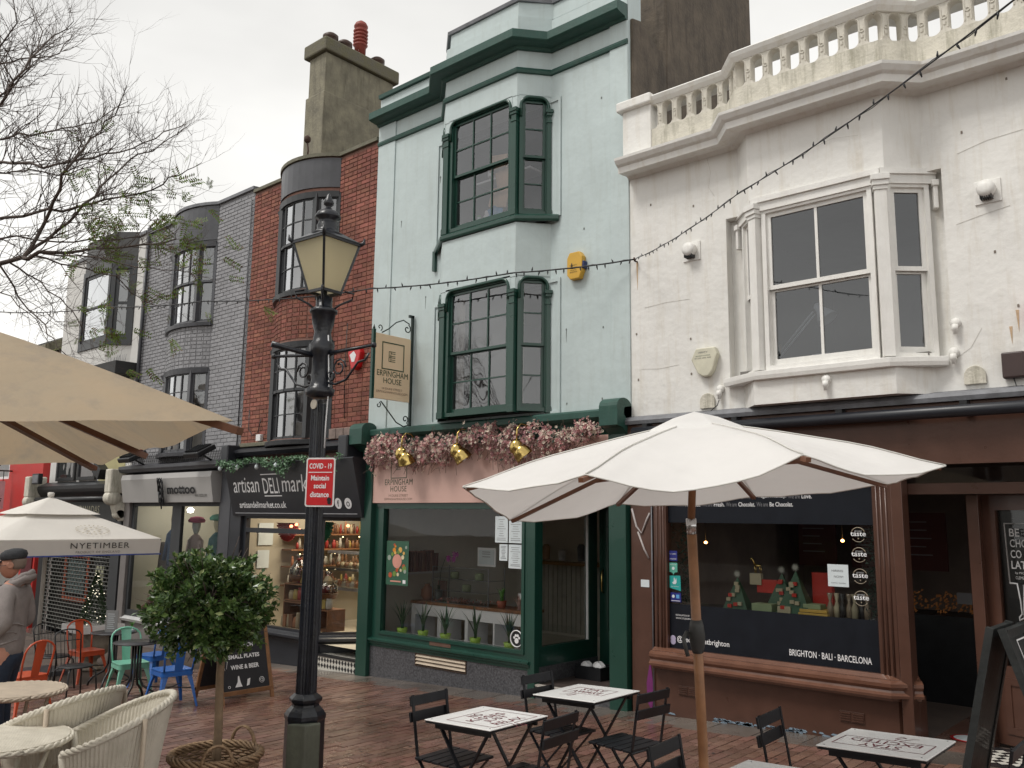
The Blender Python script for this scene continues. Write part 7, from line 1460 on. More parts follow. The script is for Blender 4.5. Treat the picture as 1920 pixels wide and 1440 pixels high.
for p,d in tips_:
    s_ = scr(p)
    if not s_: continue
    low_ = s_[1] > 330 and s_[0] > 140
    if s_[1] < 240 or r_.random() > (.24 if low_ else .02): continue
    for q in range(r_.choice((1,2)) if not low_ else r_.choice((2,3,3))):
        ax = (d+Vector((r_.gauss(0,.6),r_.gauss(0,.6),r_.gauss(-.4,.4)))).normalized(); sd_ = ax.orthogonal().normalized(); sd_.rotate(Matrix.Rotation(r_.uniform(0,6.3),3,ax)); m_ = r_.randrange(5,10)
        for j in range(m_):
            for s in (-1,1):
                b_ = p+ax*(.02*j); e = (sd_*s+ax*.4).normalized()*.040*r_.uniform(.8,1.2); w_ = ax*.008; (lf if r_.random()<.7 else lg_).add([b_,b_+e*.5+w_,b_+e,b_+e*.5-w_],[(0,1,2,3)])
obj('leaves', lf, mat('young_tree_leaf',(.13,.20,.03),.6,.4,12,trans=.3), TR, kind='stuff', rec=False); obj('leaves', lg_, mat('brown_tree_leaf',(.12,.08,.03),.7,.4,12), TR, kind='stuff', rec=False)
tr2 = dup(TR,(-18.5,-12.5,gz(-18)),(0,0,.9),'second bare street tree off to the left, seen only reflected in window glass'); tr2.scale = (1.25,1.25,1.1)
# ============================================================ clipped bay tree in a wicker basket
bx_,by_ = -5.335,-5.13; bz_ = gz(bx_)
P_c = at(395,1133,6.05); P_b = at(405,1420,6.05)
bx_,by_ = P_b.x,P_b.y; bz_ = gz(bx_)
BT = thing('bay_tree','clipped ball-headed bay tree standing in a wicker basket','tree',(bx_,by_,bz_))
obj('trunk', M().tube([(bx_,by_,bz_+.2),(bx_+.01,by_,bz_+.6),(bx_-.015,by_,.75),(bx_+.0,by_,1.0),(P_c.x,P_c.y,1.3)],[.034,.030,.028,.027,.015],10), mat('pale_trunk',(.23,.16,.10),.8,.25,12,.4,40), BT)
r_ = random.Random(31); lv = {0:M(),1:M(),2:M()}; R0 = .44
R0 = .385
for i in range(430):
    d = Vector((r_.gauss(0,1),r_.gauss(0,1),r_.gauss(0,1))).normalized(); rad = R0*r_.uniform(.58,1.12)
    if r_.random() < .12: rad *= 1.10
    tp = Vector((P_c.x,P_c.y,P_c.z+.0))+Vector((d.x*rad*1.04,d.y*rad*1.04,d.z*rad*.86+(.02 if d.z>0 else 0)))
    ax = (d*1.2+Vector((r_.gauss(0,.3),r_.gauss(0,.3),.45))).normalized(); tone = r_.random()
    for j in range(30):
        c_ = tp-ax*(.10*r_.random())+Vector((r_.gauss(0,.012),r_.gauss(0,.012),r_.gauss(0,.012))); n = (ax+Vector((r_.gauss(0,.5),r_.gauss(0,.5),r_.gauss(.1,.5)))).normalized(); s_ = n.orthogonal().normalized(); s_.rotate(Matrix.Rotation(r_.uniform(0,6.3),3,n)); L_ = r_.uniform(.035,.066); W_ = L_*.24; t_ = (s_+ax*.9).normalized(); q = t_.cross(n).normalized()
        lv[0 if r_.random()<.62-.3*(tone>.75) else 1 if r_.random()<.84 else 2].add([c_,c_+t_*L_*.5+q*W_+n*.004,c_+t_*L_-n*.004,c_+t_*L_*.5-q*W_+n*.004],[(0,1,2,3)])
for k,cc in enumerate(((.045,.09,.024),(.10,.165,.045),(.28,.33,.14))): obj('leaves', lv[k], mat('bay_leaf_%d'%k,cc,.28,.4,14,trans=.12), BT, kind='stuff', rec=False)
tw = M()
for i in range(26):
    d = Vector((r_.gauss(0,1),r_.gauss(0,1),r_.gauss(.1,.8))).normalized(); a_ = P_c+d*R0*.8; b2 = P_c+d*R0*r_.uniform(1.15,1.32)+Vector((0,0,.05)); tw.tube([a_,b2],[.004,.002],4)
    for j in range(14):
        c_ = a_.lerp(b2,.3+.7*j/13); n = Vector((r_.gauss(0,1),r_.gauss(0,1),r_.gauss(.3,1))).normalized(); t_ = (n+d*.6).normalized(); q = t_.orthogonal().normalized(); L_ = .05; lv[1].add([c_,c_+t_*L_*.5+q*.011,c_+t_*L_,c_+t_*L_*.5-q*.011],[(0,1,2,3)])
for i in range(60):
    d = Vector((r_.gauss(0,1),r_.gauss(0,1),r_.gauss(.3,.7))).normalized(); tw.tube([(P_c.x,P_c.y,P_c.z-.25),P_c+d*.2,P_c+d*R0*.92],[.009,.006,.002],4)
obj('branches', tw, m_bark, BT, kind='stuff', rec=False)
WB = thing('wicker_basket','round woven wicker basket with handles holding the clipped bay tree','basket',(bx_,by_,bz_))
m_wick = mat('brown_wicker',(.25,.15,.08),.7,.4,25,.3,60,col2=(.36,.24,.14)); HB = .44; wv = M()
for j in range(24):
    z = bz_+.02+j*HB/24; rr = .22+.075*(j/24); ph = j%2
    wv.tube([((bx_+(rr+(.008 if (k+ph)%2 else -.008))*math.cos(2*PI*k/40)),(by_+(rr+(.008 if (k+ph)%2 else -.008))*math.sin(2*PI*k/40)),z+.002*math.sin(k*2.3+j)) for k in range(40)],.010,4,closed=True)
obj('weave', wv, m_wick, WB); rim = M()
for q in range(5): rim.tube([(bx_+(.300+.022*math.sin(k*.9+q*1.26))*math.cos(2*PI*k/48),by_+(.300+.022*math.sin(k*.9+q*1.26))*math.sin(2*PI*k/48),bz_+HB+.015+.022*math.cos(k*.9+q*1.26)) for k in range(48)],.010,5,closed=True)
obj('rim', rim, m_wick, WB); hx_ = fwd.x; 
for sgn in (-1,1):
    d2 = Vector((rt.x*.35+fwd.x*sgn,rt.y*.35+fwd.y*sgn,0)).normalized(); e2 = Vector((-d2.y,d2.x,0)); hd = M()
    for q in range(3): hd.tube([Vector((bx_,by_,bz_+HB))+d2*(.30+.01*math.sin(t*2+q*2.1))+e2*(.10*math.cos(PI*t/12)+.006*math.cos(t*2+q*2))+Vector((0,0,.13*math.sin(PI*t/12)+.01)) for t in range(13)],.009,5)
    obj('handle', hd, m_wick, WB)
obj('soil', M().lathe([(.02,HB-.1),(.275,HB-.1),(.275,HB-.11)],(bx_,by_,bz_),24), mat('dark_soil',(.03,.02,.015),1,.3,20,.8), WB)
# ============================================================ boards
def aframe(name, label, T, wdt, H, sp, mt_f, mt_p, fwid=.045, panel_off=.0):
    t = thing(name, label, 'sign board', T.translation)
    for s in (-1,1):
        for y in (-wdt/2+fwid/2, wdt/2-fwid/2): obj('leg', M(T).bar((s*sp/2,y,.0),(s*.03,y,H),fwid,.028), mt_f, t)
        f_ = lambda z: s*(sp/2+(.03-sp/2)*z/H)
        for z in (.12,H-.03): obj('rail', M(T).bar((f_(z),-wdt/2,z),(f_(z),wdt/2,z),.028,.05), mt_f, t)
        a,b_ = f_(.14),f_(H-.05)
        obj('panel', M(T).add([(a,-wdt/2+fwid,.14),(a,wdt/2-fwid,.14),(b_,wdt/2-fwid,H-.05),(b_,-wdt/2+fwid,H-.05),(a-s*.012,-wdt/2+fwid,.14),(a-s*.012,wdt/2-fwid,.14),(b_-s*.012,wdt/2-fwid,H-.05),(b_-s*.012,-wdt/2+fwid,H-.05)],[(0,1,2,3),(7,6,5,4),(0,4,5,1),(1,5,6,2),(2,6,7,3),(3,7,4,0)]), mt_p, t)
    return t
m_chalk = mat('chalkboard_black',(.018,.018,.022),.7,.3,4); m_pine = mat('weathered_pine',(.24,.12,.055),.6,.3,9,.2,40)
TA = Matrix.Translation((-10.17,-2.21,gz(-10.1)))
ab = aframe('sandwich_board','timber framed chalkboard listing small plates, wine and beer beside the bay tree',TA,.74,1.02,.66,m_pine,m_chalk)
a = math.atan2(.33-.03,1.02); TB = TA@Matrix.Translation((.33,0,0))@Matrix.Rotation(-a,4,'Y')@Matrix.Rotation(PI/2,4,'Z')
for s,z,wd,h in (('BREAKFAST',.80,.42,.055),('BRUNCH',.665,.28,.05),('SMALL PLATES',.53,.44,.05),('WINE & BEER',.40,.40,.055)): text(s,0,z,wd,h,-.004,m_white_p,ab,T=TB,align='C',bold=.03)
dw = M(TB); 
for cx,cz,rr in ((.22,.24,.035),(.22,.24,.018),(-.24,.2,.015)): dw.tube([(cx+rr*math.cos(k*.63),-.004,cz+rr*math.sin(k*.63)) for k in range(10)],.003,4,closed=True)
dw.pry([(-.16,.19),(-.06,.19),(-.08,.24),(-.095,.32),(-.11,.32),(-.12,.25)],-.004,-.003); dw.pry([(.0,.19),(.04,.2),(.06,.28),(.02,.27)],-.004,-.003); dw.tube([(-.26,-.004,.42),(-.24,-.004,.5),(-.27,-.004,.58),(-.30,-.004,.5),(-.28,-.004,.4)],.003,4)
obj('drawing', dw, m_white_p, ab, kind='stuff')
TC = Matrix.Translation((-1.62,-1.75,gz(-1.6)))@Matrix.Rotation(0,4,'Z')
# ============================================================ metal café chairs
def tub(pts,r,mt,t,nm,n=8): return obj(nm, M().tube(pts,r,n), mt, t)
m_orange = mat('orange_enamel',(.55,.085,.03),.32,.08,6,coat=.2); m_blue_e = mat('blue_enamel',(.01,.11,.42),.32,.08,6,coat=.2); m_mintc = mat('mint_enamel',(.19,.50,.37),.35,.08,6,coat=.2)
def tolix(mt):
    t = thing('metal_chair','x','chair',(0,0,0)); s = .19
    obj('seat', M().prz([(x,y) for x,y in rrect(-.19,.19,-.19,.19,.05,4)],.425,.445), mt, t, bevel=.004); obj('seat_rim', M().prz([(x,y) for x,y in rrect(-.195,.195,-.195,.195,.05,4)],.375,.425,False), mt, t, rec=False)
    for sx in (-1,1):
        for sy in (-1,1):
            q = M(); k = 5; vs = []
            for z,wd,ox in ((.42,.075,.165),(.36,.06,.178),(.25,.042,.20),(.12,.032,.222),(.0,.026,.245)):
                cx,cy = sx*ox,sy*ox; vs += [(cx,cy-sy*wd,z),(cx,cy,z),(cx-sx*wd,cy,z),(cx-sx*wd*.7,cy-sy*wd*.7,z)]
            for i in range(4):
                for j in range(4): q.add([vs[i*4+j],vs[i*4+(j+1)%4],vs[(i+1)*4+(j+1)%4],vs[(i+1)*4+j]],[(0,1,2,3)])
            obj('leg', q, mt, t)
    bk = [(-.185,-.17,.43),(-.22,-.185,.60),(-.25,-.185,.72)]+[(-.26-.012*math.sin(PI*i/8),-.185*math.cos(PI*i/8),.72+.13*math.sin(PI*i/8)) for i in range(1,8)]+[(-.25,.185,.72),(-.22,.185,.60),(-.185,.17,.43)]
    tub(bk,.012,mt,t,'back_frame'); q = M(); vs = []
    for i in range(6):
        u = i/5; z = .44+.40*u; x = -.185-.085*u; w_ = .05+.015*u; vs += [(x-.004,-w_,z),(x-.014,0,z),(x-.004,w_,z)]
    q.add(vs,[(3*i+j,3*i+j+1,3*i+j+4,3*i+j+3) for i in range(5) for j in range(2)],True); obj('back_splat', q, mt, t, rec=False)
    for a,b_ in (((-.2,-.2,.22),(.2,.2,.22)),((-.2,.2,.22),(.2,-.2,.22))): tub([a,b_],.007,m_black,t,'cross_brace',6)
    return t
def put(t,x,y,rz,label,group): t.location = (x,y,gz(x)); t.rotation_euler = (0,0,rz); t['label'] = label; t['group'] = group; return t
tg = 'bright metal café chairs at the round black tables'
t0 = put(tolix(m_mintc),-11.42,-2.98,-.15,'mint green metal chair behind the nearer round black table',tg)
put(tolix(m_orange),-13.35,-2.72,.1,'orange metal chair at the farther round table, left of the menu card',tg)
put(tolix(m_orange),-11.38,-4.28,PI+.25,'orange metal chair at the left, partly behind the pale woven table',tg)
put(tolix(m_blue_e),-10.33,-2.98,PI-.1,'bright blue metal chair beside the clipped tree, right of the tables',tg)
put(tolix(m_blue_e),-11.95,-2.38,PI+.2,'blue metal chair behind the mint green chair',tg)
def wirechair():
    t = thing('wire_chair','x','chair',(0,0,0)); obj('seat', M().lathe([(.19,.44),(.20,.45),(.19,.46)],(0,0,0),24), m_black, t)
    for sx in (-1,1):
        for sy in (-1,1): tub([(sx*.12,sy*.12,.44),(sx*.17,sy*.17,.40),(sx*.20,sy*.20,.0)],.010,m_black,t,'leg',6)
    fr = [(-.17,-.15,.45),(-.24,-.17,.80)]+[(-.25,-.17*math.cos(PI*i/6),.80+.08*math.sin(PI*i/6)) for i in range(1,6)]+[(-.24,.17,.80),(-.17,.15,.45)]
    tub(fr,.009,m_black,t,'back_frame',6)
    for k in range(5): y = -.10+.05*k; tub([(-.18,y*.9,.46),(-.245,y,.86)],.004,m_black,t,'spindle',4)
    tub([(-.235,-.165,.74),(-.235,.165,.74)],.006,m_black,t,'back_rail',5); return t
wg = 'black wire-backed café chairs'
put(wirechair(),-11.55,-3.62,.1,'black wire chair in front of the mint chair, seat turned to the nearer table',wg); put(wirechair(),-12.9,-3.35,.3,'black wire chair in front of the conical planter tree',wg)
def roundtable(x,y,r,label,h=.73,legs=4):
    t = thing('round_table',label,'table',(x,y,gz(x))); z = gz(x); obj('tabletop', M().lathe([(r-.01,h-.015),(r,h-.008),(r-.003,h)],(x,y,z),40), mat('black_tabletop',(.03,.03,.033),.35,.1,4), t)
    for k in range(legs):
        a = PI/4+k*PI/2; c_,s_ = math.cos(a),math.sin(a); obj('leg', M().tube([(x+c_*.05,y+s_*.05,z+h-.02),(x+c_*.05,y+s_*.05,z+.30),(x+c_*.10,y+s_*.10,z+.2),(x+c_*.24,y+s_*.24,z+.12),(x+c_*.30,y+s_*.30,z+.05),(x+c_*.31,y+s_*.31,z)],.015,7), m_black, t)
    return t
roundtable(-10.98,-3.12,.29,'nearer round black café table carrying a potted succulent'); roundtable(-12.6,-2.68,.31,'farther round black café table carrying a menu card')
plant('succulent','small spiky succulent in a black pot on the nearer round table','plant',-10.82,-3.0,gz(-10.98)+.73,12,.15,m_leafb,m_dgrey,.055,.09,41,wid=.022,spread=.6)
plant('succulent','small spiky succulent in a pale pot on the farther round table','plant',-12.45,-2.5,gz(-12.6)+.73,12,.17,m_leafb,m_paper,.05,.05,42,wid=.022,spread=.6)
z_ = gz(-12.6)+.73; mc = obj('menu_card', M(Matrix.Translation((-12.62,-2.72,z_))@Matrix.Rotation(math.radians(35),4,'Z')).box(-.09,.09,-.004,.004,0,.30), mat('grey_card',(.20,.20,.20),.6), loc=(-12.6,-2.7,z_), label='upright grey menu card on the farther round black table', cat='menu')
mp = M(Matrix.Translation((-12.62,-2.72,z_))@Matrix.Rotation(math.radians(35),4,'Z'))
for k in range(8): mp.box(-.06,.05-.01*(k%3),-.006,-.0045,.05+.028*k,.056+.028*k)
obj('print', mp, m_paper, mc)
# planter with a conical lit tree
pl_ = thing('planter','stone urn planter with a square white rim behind the café chairs','planter',(-14.5,-2.15,gz(-14.5))); zx = gz(-14.5)
obj('urn', M().lathe([(.16,0),(.17,.04),(.09,.10),(.10,.16),(.24,.26),(.30,.42),(.29,.58),(.31,.60)],(-14.5,-2.15,zx),24), mat('aged_stone',(.26,.23,.19),.9,.25,6,.5), pl_); obj('rim', M().box(-14.86,-14.14,-2.5,-1.8,zx+.60,zx+.72), m_white_p, pl_, bevel=.01)
ct = thing('conical_tree','small conical evergreen with tiny lights in the stone urn','tree',(-14.5,-2.15,zx+.72)); lv = M(); lt = M(); r_ = random.Random(6)
for i in range(2600):
    u = r_.random()**1.3; rr = .24*(1-u)*(.55+.5*r_.random()); a = r_.uniform(0,6.3); c_ = Vector((-14.5+rr*math.cos(a),-2.15+rr*math.sin(a),zx+.72+.80*u)); n = Vector((math.cos(a),math.sin(a),r_.gauss(.3,.5))).normalized(); s_ = n.orthogonal().normalized(); k = .035; lv.add([c_,c_+n*k*.5+s_*k*.2,c_+n*k,c_+n*k*.5-s_*k*.2],[(0,1,2,3)])
    if i%60 == 0: lt.lathe([(.004,-.006),(.009,0),(.004,.006)],c_+n*.02,5)
obj('foliage', lv, mat('fir_leaf',(.03,.07,.025),.6,.4,15), ct, kind='stuff', rec=False); obj('fairy_lights', lt, mat('fairy_glow',(1,.9,.7),.5,0,emis=1.5), ct, kind='stuff', rec=False)
# ============================================================ black sandwich board at the right
BB = thing('sandwich_board','tall black wooden sandwich board with white chalk-style lettering at the right border','sign board',(-1.25,-1.9,gz(-1.2)))
m_bw = mat('black_stained_timber',(.018,.021,.021),.5,.3,7,.25,40,coat=.1)
def wp(px,py,d): return at(px,py,d)
tA,tB = wp(1868,1178,5.9), wp(1840,1178,6.35)       # the two top corners of the left-leaning leaf
zt_ = tA.z; 
T_ = Vector((tA.x,tA.y,0)); w_dir = Vector((0,1,0))
top = Vector((tA.x,tA.y,zt_)); wid = .55
for s,foot in ((-1,.30),(1,.42)):
    for yy in (0,wid):
        f0 = Vector((top.x+s*foot,top.y+yy,gz(top.x)+.0)); t1 = Vector((top.x+s*.035,top.y+yy,zt_)); obj('leg', M().bar(f0,t1,.06,.05), m_bw, BB)
    for v in (.14,.97): a_,b2 = Vector((top.x+s*foot,top.y,gz(top.x))),Vector((top.x+s*.035,top.y,zt_)); p = a_.lerp(b2,v); obj('rail', M().bar(p,p+Vector((0,wid,0)),.045,.06), m_bw, BB)
    a_,b2 = Vector((top.x+s*foot,top.y,gz(top.x))),Vector((top.x+s*.035,top.y,zt_)); q0,q1 = a_.lerp(b2,.15),a_.lerp(b2,.96)
    obj('panel', M().add([q0,q0+Vector((0,wid,0)),q1+Vector((0,wid,0)),q1,q0-Vector((s*.015,0,0)),q0+Vector((-s*.015,wid,0)),q1+Vector((-s*.015,wid,0)),q1-Vector((s*.015,0,0))],[(0,1,2,3),(7,6,5,4),(0,4,5,1),(1,5,6,2),(2,6,7,3),(3,7,4,0)]), m_bw, BB)
al_ = math.atan2(.42-.035,zt_-gz(top.x)); TR_ = Matrix.Translation((top.x+.42,top.y+wid/2,gz(top.x)))@Matrix.Rotation(-al_,4,'Y')@Matrix.Rotation(PI/2,4,'Z'); Hh = (zt_-gz(top.x))/math.cos(al_)
elogo(BB,-.02,Hh*.93,.30,.30,-.036,m_white_p,TR_,.01); text('HOT CHOCOLAT',-.02,Hh*.60,.36,.09,-.036,m_white_p,BB,T=TR_,align='C',bold=.02); text('FRESH COFFEE',-.02,Hh*.50,.34,.06,-.036,m_white_p,BB,T=TR_,align='C')
# ============================================================ woven loom chairs and tables
m_loom = mat('cream_loom_weave',(.60,.56,.47),.75,.12,8,.5,120,col2=(.68,.64,.55)); m_loom2 = mat('beige_loom_weave',(.50,.42,.33),.75,.12,8,.5,120)
def loomchair():
    t = thing('loom_chair','x','chair',(0,0,0)); K2 = 132; A0 = math.radians(128)
    def rimz(a): return .56+.27*(.5+.5*math.cos(a*1.02))**1.05
    def pt(a,v,off=0):                                     # v 0 seat level .. 1 rim
        z0 = .30; z = z0+(rimz(a)-z0)*v; r = .255+.065*v+.02*v*v*(.5+.5*math.cos(a))+off; return (-r*math.cos(a)*1.0, r*math.sin(a)*1.05, z)
    q = M(); vs = []; nv = 9
    for i in range(K2+1):
        a = -A0+2*A0*i/K2
        for j in range(nv): vs.append(pt(a,j/(nv-1),.0028*(1 if i%2 else -1)))
    q.add(vs,[(i*nv+j,(i+1)*nv+j,(i+1)*nv+j+1,i*nv+j+1) for i in range(K2) for j in range(nv-1)]); o = obj('woven_back', q, m_loom, t, rec=False); md_ = o.modifiers.new('s','SOLIDIFY'); md_.thickness = .012; md_.offset = 0
    for q2 in range(3): obj('rim_braid' if q2 else 'rim', M().tube([tuple(Vector(pt(-A0+2*A0*i/120,1))+Vector((.010*math.cos(i*.8+q2*2.1),.0,.010*math.sin(i*.8+q2*2.1)))) for i in range(121)],.013,6), m_loom, t)
    q = M(); vs = []; K3 = 96
    for i in range(K3+1):
        a = 2*PI*i/K3; r = .275+(.0025 if i%2 else -.0025)
        vs += [(-r*math.cos(a),r*1.05*math.sin(a),.44),(-r*math.cos(a),r*1.05*math.sin(a),.27)]
    q.add(vs,[(2*i,2*i+2,2*i+3,2*i+1) for i in range(K3)]); obj('apron', q, m_loom, t, rec=False)
    q = M(); 
    for i in range(46): y = -.26+i*.0115; hw = math.sqrt(max(0,.265**2-y*y)); q.box(-hw,hw,y,y+.009,.43,.447+.002*(i%2))
    obj('seat', q, m_loom, t)
    for s in (-1,1):
        obj('leg', M().tube([(-.19,s*.2,.44),(-.23,s*.235,.0)],[.016,.013],8), m_loom2, t); obj('leg', M().tube([(.20,s*.19,.44),(.22,s*.22,.0)],[.016,.013],8), m_loom2, t)
        a_ = s*A0; obj('arm_post', M().tube([pt(a_,1),pt(a_,.5),pt(a_,0)],.018,8), m_loom, t); e = pt(s*math.radians(55),1,.02); obj('outer_post', M().tube([e,(e[0]*.98,e[1]*.98,.3),(e[0]*.95,e[1]*.95,.02)],.014,8), m_loom2, t)
    return t
lgp = 'cream woven loom armchairs'
fa = math.radians(221.3)
lc = put(loomchair(),-5.76,-5.83,fa+.35,'large cream loom armchair at the lower left, its hollow back turned to the street','x'); lc['group'] = lgp; lc.scale = (1.12,1.12,1.13)
for loc_,rz_,lb in (((-6.55,-5.80),fa-.35,'loom armchair behind the nearer woven table, only its curved rim and back seen'),((-8.75,-6.1),fa-.4,'loom armchair mostly hidden at the left border above the farther woven table')): dup(lc,(loc_[0],loc_[1],gz(loc_[0])),(0,0,rz_),lb,lgp)
def loomtable(x,y,r,label,mt):
    z = gz(x); t = thing('loom_table',label,'table',(x,y,z),'round woven loom tables'); q = M(); n = 60
    obj('tabletop', M().lathe([(r*.02,.735),(r*.9,.735),(r*.985,.728),(r,.715),(r*.985,.70),(r*.95,.70)],(x,y,z),60), mt, t)
    wv = M()
    for i in range(int(2*r/.012)): yy = -r+.01+i*.012; hw = math.sqrt(max(0,(r*.96)**2-yy*yy)); wv.box(x-hw,x+hw,y+yy,y+yy+.0085,z+.735,z+.7385)
    obj('weave', wv, mt, t, kind='stuff'); bd = M()
    for q2 in range(2): bd.tube([(x+(r+.004*math.cos(k*1.1+q2*3.1))*math.cos(2*PI*k/120),y+(r+.004*math.cos(k*1.1+q2*3.1))*math.sin(2*PI*k/120),z+.722+.008*math.sin(k*1.1+q2*3.1)) for k in range(120)],.011,5,closed=True)
    obj('rim', bd, mt, t)
    for k in range(4): a = PI/4+k*PI/2; obj('leg', M().tube([(x+r*.75*math.cos(a),y+r*.75*math.sin(a),z+.71),(x+r*.55*math.cos(a),y+r*.55*math.sin(a),z+.45),(x+r*.75*math.cos(a),y+r*.75*math.sin(a),z)],.016,8), mt, t)
    obj('shelf', M().lathe([(r*.5,.40),(r*.52,.41),(r*.5,.42)],(x,y,z),30), mt, t)
loomtable(-6.12,-6.33,.40,'nearer round woven table at the lower left corner',m_loom); loomtable(-8.15,-5.55,.40,'farther round woven table at the left border, in front of the man',m_loom2)
# ============================================================ man in a grey hoodie
mp_ = at(26,1100,8.3); mx_,my_ = mp_.x,mp_.y; mz_ = gz(mx_)
MAN = thing('person','man in a grey hooded top, dark flat cap and jeans, one arm bent','person',(mx_,my_,mz_))
TMn = Matrix.Translation((mx_,my_,mz_))@Matrix.Rotation(fa+.12,4,'Z')@Matrix.Diagonal((1.0,1.0,1.06,1))
m_skinc = mat('fair_skin',(.46,.22,.15),.55,.12,6); m_hood = mat('grey_marl_cotton',(.25,.22,.21),.95,.12,14,.35,50); m_jean = mat('dark_denim',(.018,.028,.05),.9,.2,20,.3,90); m_cap = mat('dark_tweed_cap',(.035,.037,.042),.9,.4,30,.4,80); m_tee = mat('black_cotton',(.012,.012,.014),.9)
def skin(name, verts, edges, rad, mt, root=0, sub=2, par=None):
    me = bpy.data.meshes.new(name); base = WL[par.name]; me.from_pydata([tuple(TMn@Vector(v)-base) for v in verts], edges, []); o = bpy.data.objects.new(name, me); C.objects.link(o); o.parent = par; WL[o.name] = base
    o.modifiers.new('skin','SKIN'); sm_ = o.modifiers.new('sub','SUBSURF'); sm_.levels = sub; sm_.render_levels = sub
    for i,r in enumerate(rad): rr = r if isinstance(r,tuple) else (r,r); me.skin_vertices[0].data[i].radius = (rr[0]*1.03,rr[1]*1.03)
    me.skin_vertices[0].data[root].use_root = True; me.materials.append(mt); o.modifiers['skin'].use_smooth_shade = True; return o
# one continuous body: pelvis, spine, neck, legs, arms
V = [(0,0,.95),(.01,0,1.12),(0,0,1.32),(-.01,0,1.45),(0.02,0,1.53),
     (0,.10,.90),(.02,.11,.50),(-.02,.11,.10),(.13,.12,.04),(0,-.10,.90),(.05,-.11,.50),(.02,-.11,.10),(.17,-.12,.04),
     (-.01,.19,1.43),(-.06,.25,1.14),(.16,.22,1.04),(.24,.20,1.04),(-.01,-.19,1.43),(-.05,-.25,1.14),(.17,-.20,1.06),(.25,-.17,1.07)]
Ed = [(0,1),(1,2),(2,3),(3,4),(0,5),(5,6),(6,7),(7,8),(0,9),(9,10),(10,11),(11,12),(3,13),(13,14),(14,15),(15,16),(3,17),(17,18),(18,19),(19,20)]
Rd = [(.10,.09),(.11,.09),(.12,.10),(.09,.08),.052,.085,.058,.040,.035,.085,.058,.040,.035,.06,.045,.034,.028,.06,.045,.034,.028]
obj_b = skin('body',V,Ed,Rd,m_skinc,par=MAN)
# head: skull with brow, nose, lips, chin
hd = M(TMn@Matrix.Translation((.045,0,1.655))@Matrix.Rotation(math.radians(14),4,'Y')); b_ = bmesh.new(); bmesh.ops.create_uvsphere(b_, u_segments=32, v_segments=24, radius=1)
hv = []
for v in b_.verts:
    x,y,z = v.co; X_,Y_,Z_ = x*.098,y*.076,z*.118
    if z < -.1: k = min(1,(-z-.1)/.9); X_ += .018*k if x>0 else .030*k; Y_ *= 1-.32*k
    if x > .55:
        front = (x-.55)/.45; w_ = math.exp(-(y/.16)**2)
        X_ += .030*w_*front*math.exp(-((z+.18)/.16)**2)                       # nose
        X_ += .010*math.exp(-(y/.5)**2)*front*math.exp(-((z-.22)/.10)**2)     # brow
        X_ += .012*math.exp(-(y/.3)**2)*front*math.exp(-((z+.50)/.07)**2)     # lips
        X_ -= .012*front*(math.exp(-((abs(y)-.38)/.16)**2))*math.exp(-((z-.05)/.12)**2)  # eye sockets
        X_ += .014*math.exp(-(y/.35)**2)*front*math.exp(-((z+.80)/.14)**2)    # chin
    hv.append((X_,Y_,Z_))
hd.add(hv,[[v.index for v in f.verts] for f in b_.faces],True); b_.free(); obj('head', hd, m_skinc, MAN)
for s in (-1,1):
    obj('ear', M(TMn@Matrix.Translation((.02,s*.078,1.655))@Matrix.Rotation(s*.3,4,'Z')).lathe([(.006,-.012),(.024,-.008),(.032,0),(.026,.006),(.012,.002)],(0,0,0),12,axis='y'), m_skinc, MAN)
    ey = obj('eye', M(TMn@Matrix.Translation((.125,s*.030,1.645))).lathe([(.002,-.010),(.010,-.004),(.010,.004),(.002,.010)],(0,0,0),10,axis='x'), m_white_p, MAN)
    obj('spectacles', M(TMn@Matrix.Translation((0,s*.034,1.643))).tube([(.15,.022*math.cos(t*.63),.017*math.sin(t*.63)) for t in range(10)],.0022,5,closed=True).tube([(.15,s*.024,.004),(.08,s*.046,.008),(.02,s*.044,.01)],.0022,5), m_black, MAN)
obj('hair', M(TMn@Matrix.Translation((.0,0,1.67))).lathe([(.060,-.05),(.070,-.02),(.076,.02),(.076,.04)],(-.016,0,0),20), mat('grey_stubble_hair',(.20,.15,.12),.9), MAN)
cp = M(TMn@Matrix.Translation((.03,0,1.715))@Matrix.Rotation(math.radians(8),4,'Y')@Matrix.Diagonal((1.15,.95,1,1))); cp.lathe([(.094,-.012),(.101,.0),(.108,.025),(.100,.055),(.065,.078),(.02,.086),(.004,.088)],(-.005,0,0),24); obj('cap', cp, m_cap, MAN)
obj('cap_peak', M(TMn@Matrix.Translation((.03,0,1.712))@Matrix.Rotation(math.radians(18),4,'Y')).prz([(.08,-.075),(.14,-.06),(.175,-.02),(.178,.02),(.14,.06),(.08,.075)],-.006,.008), m_cap, MAN, bevel=.004)
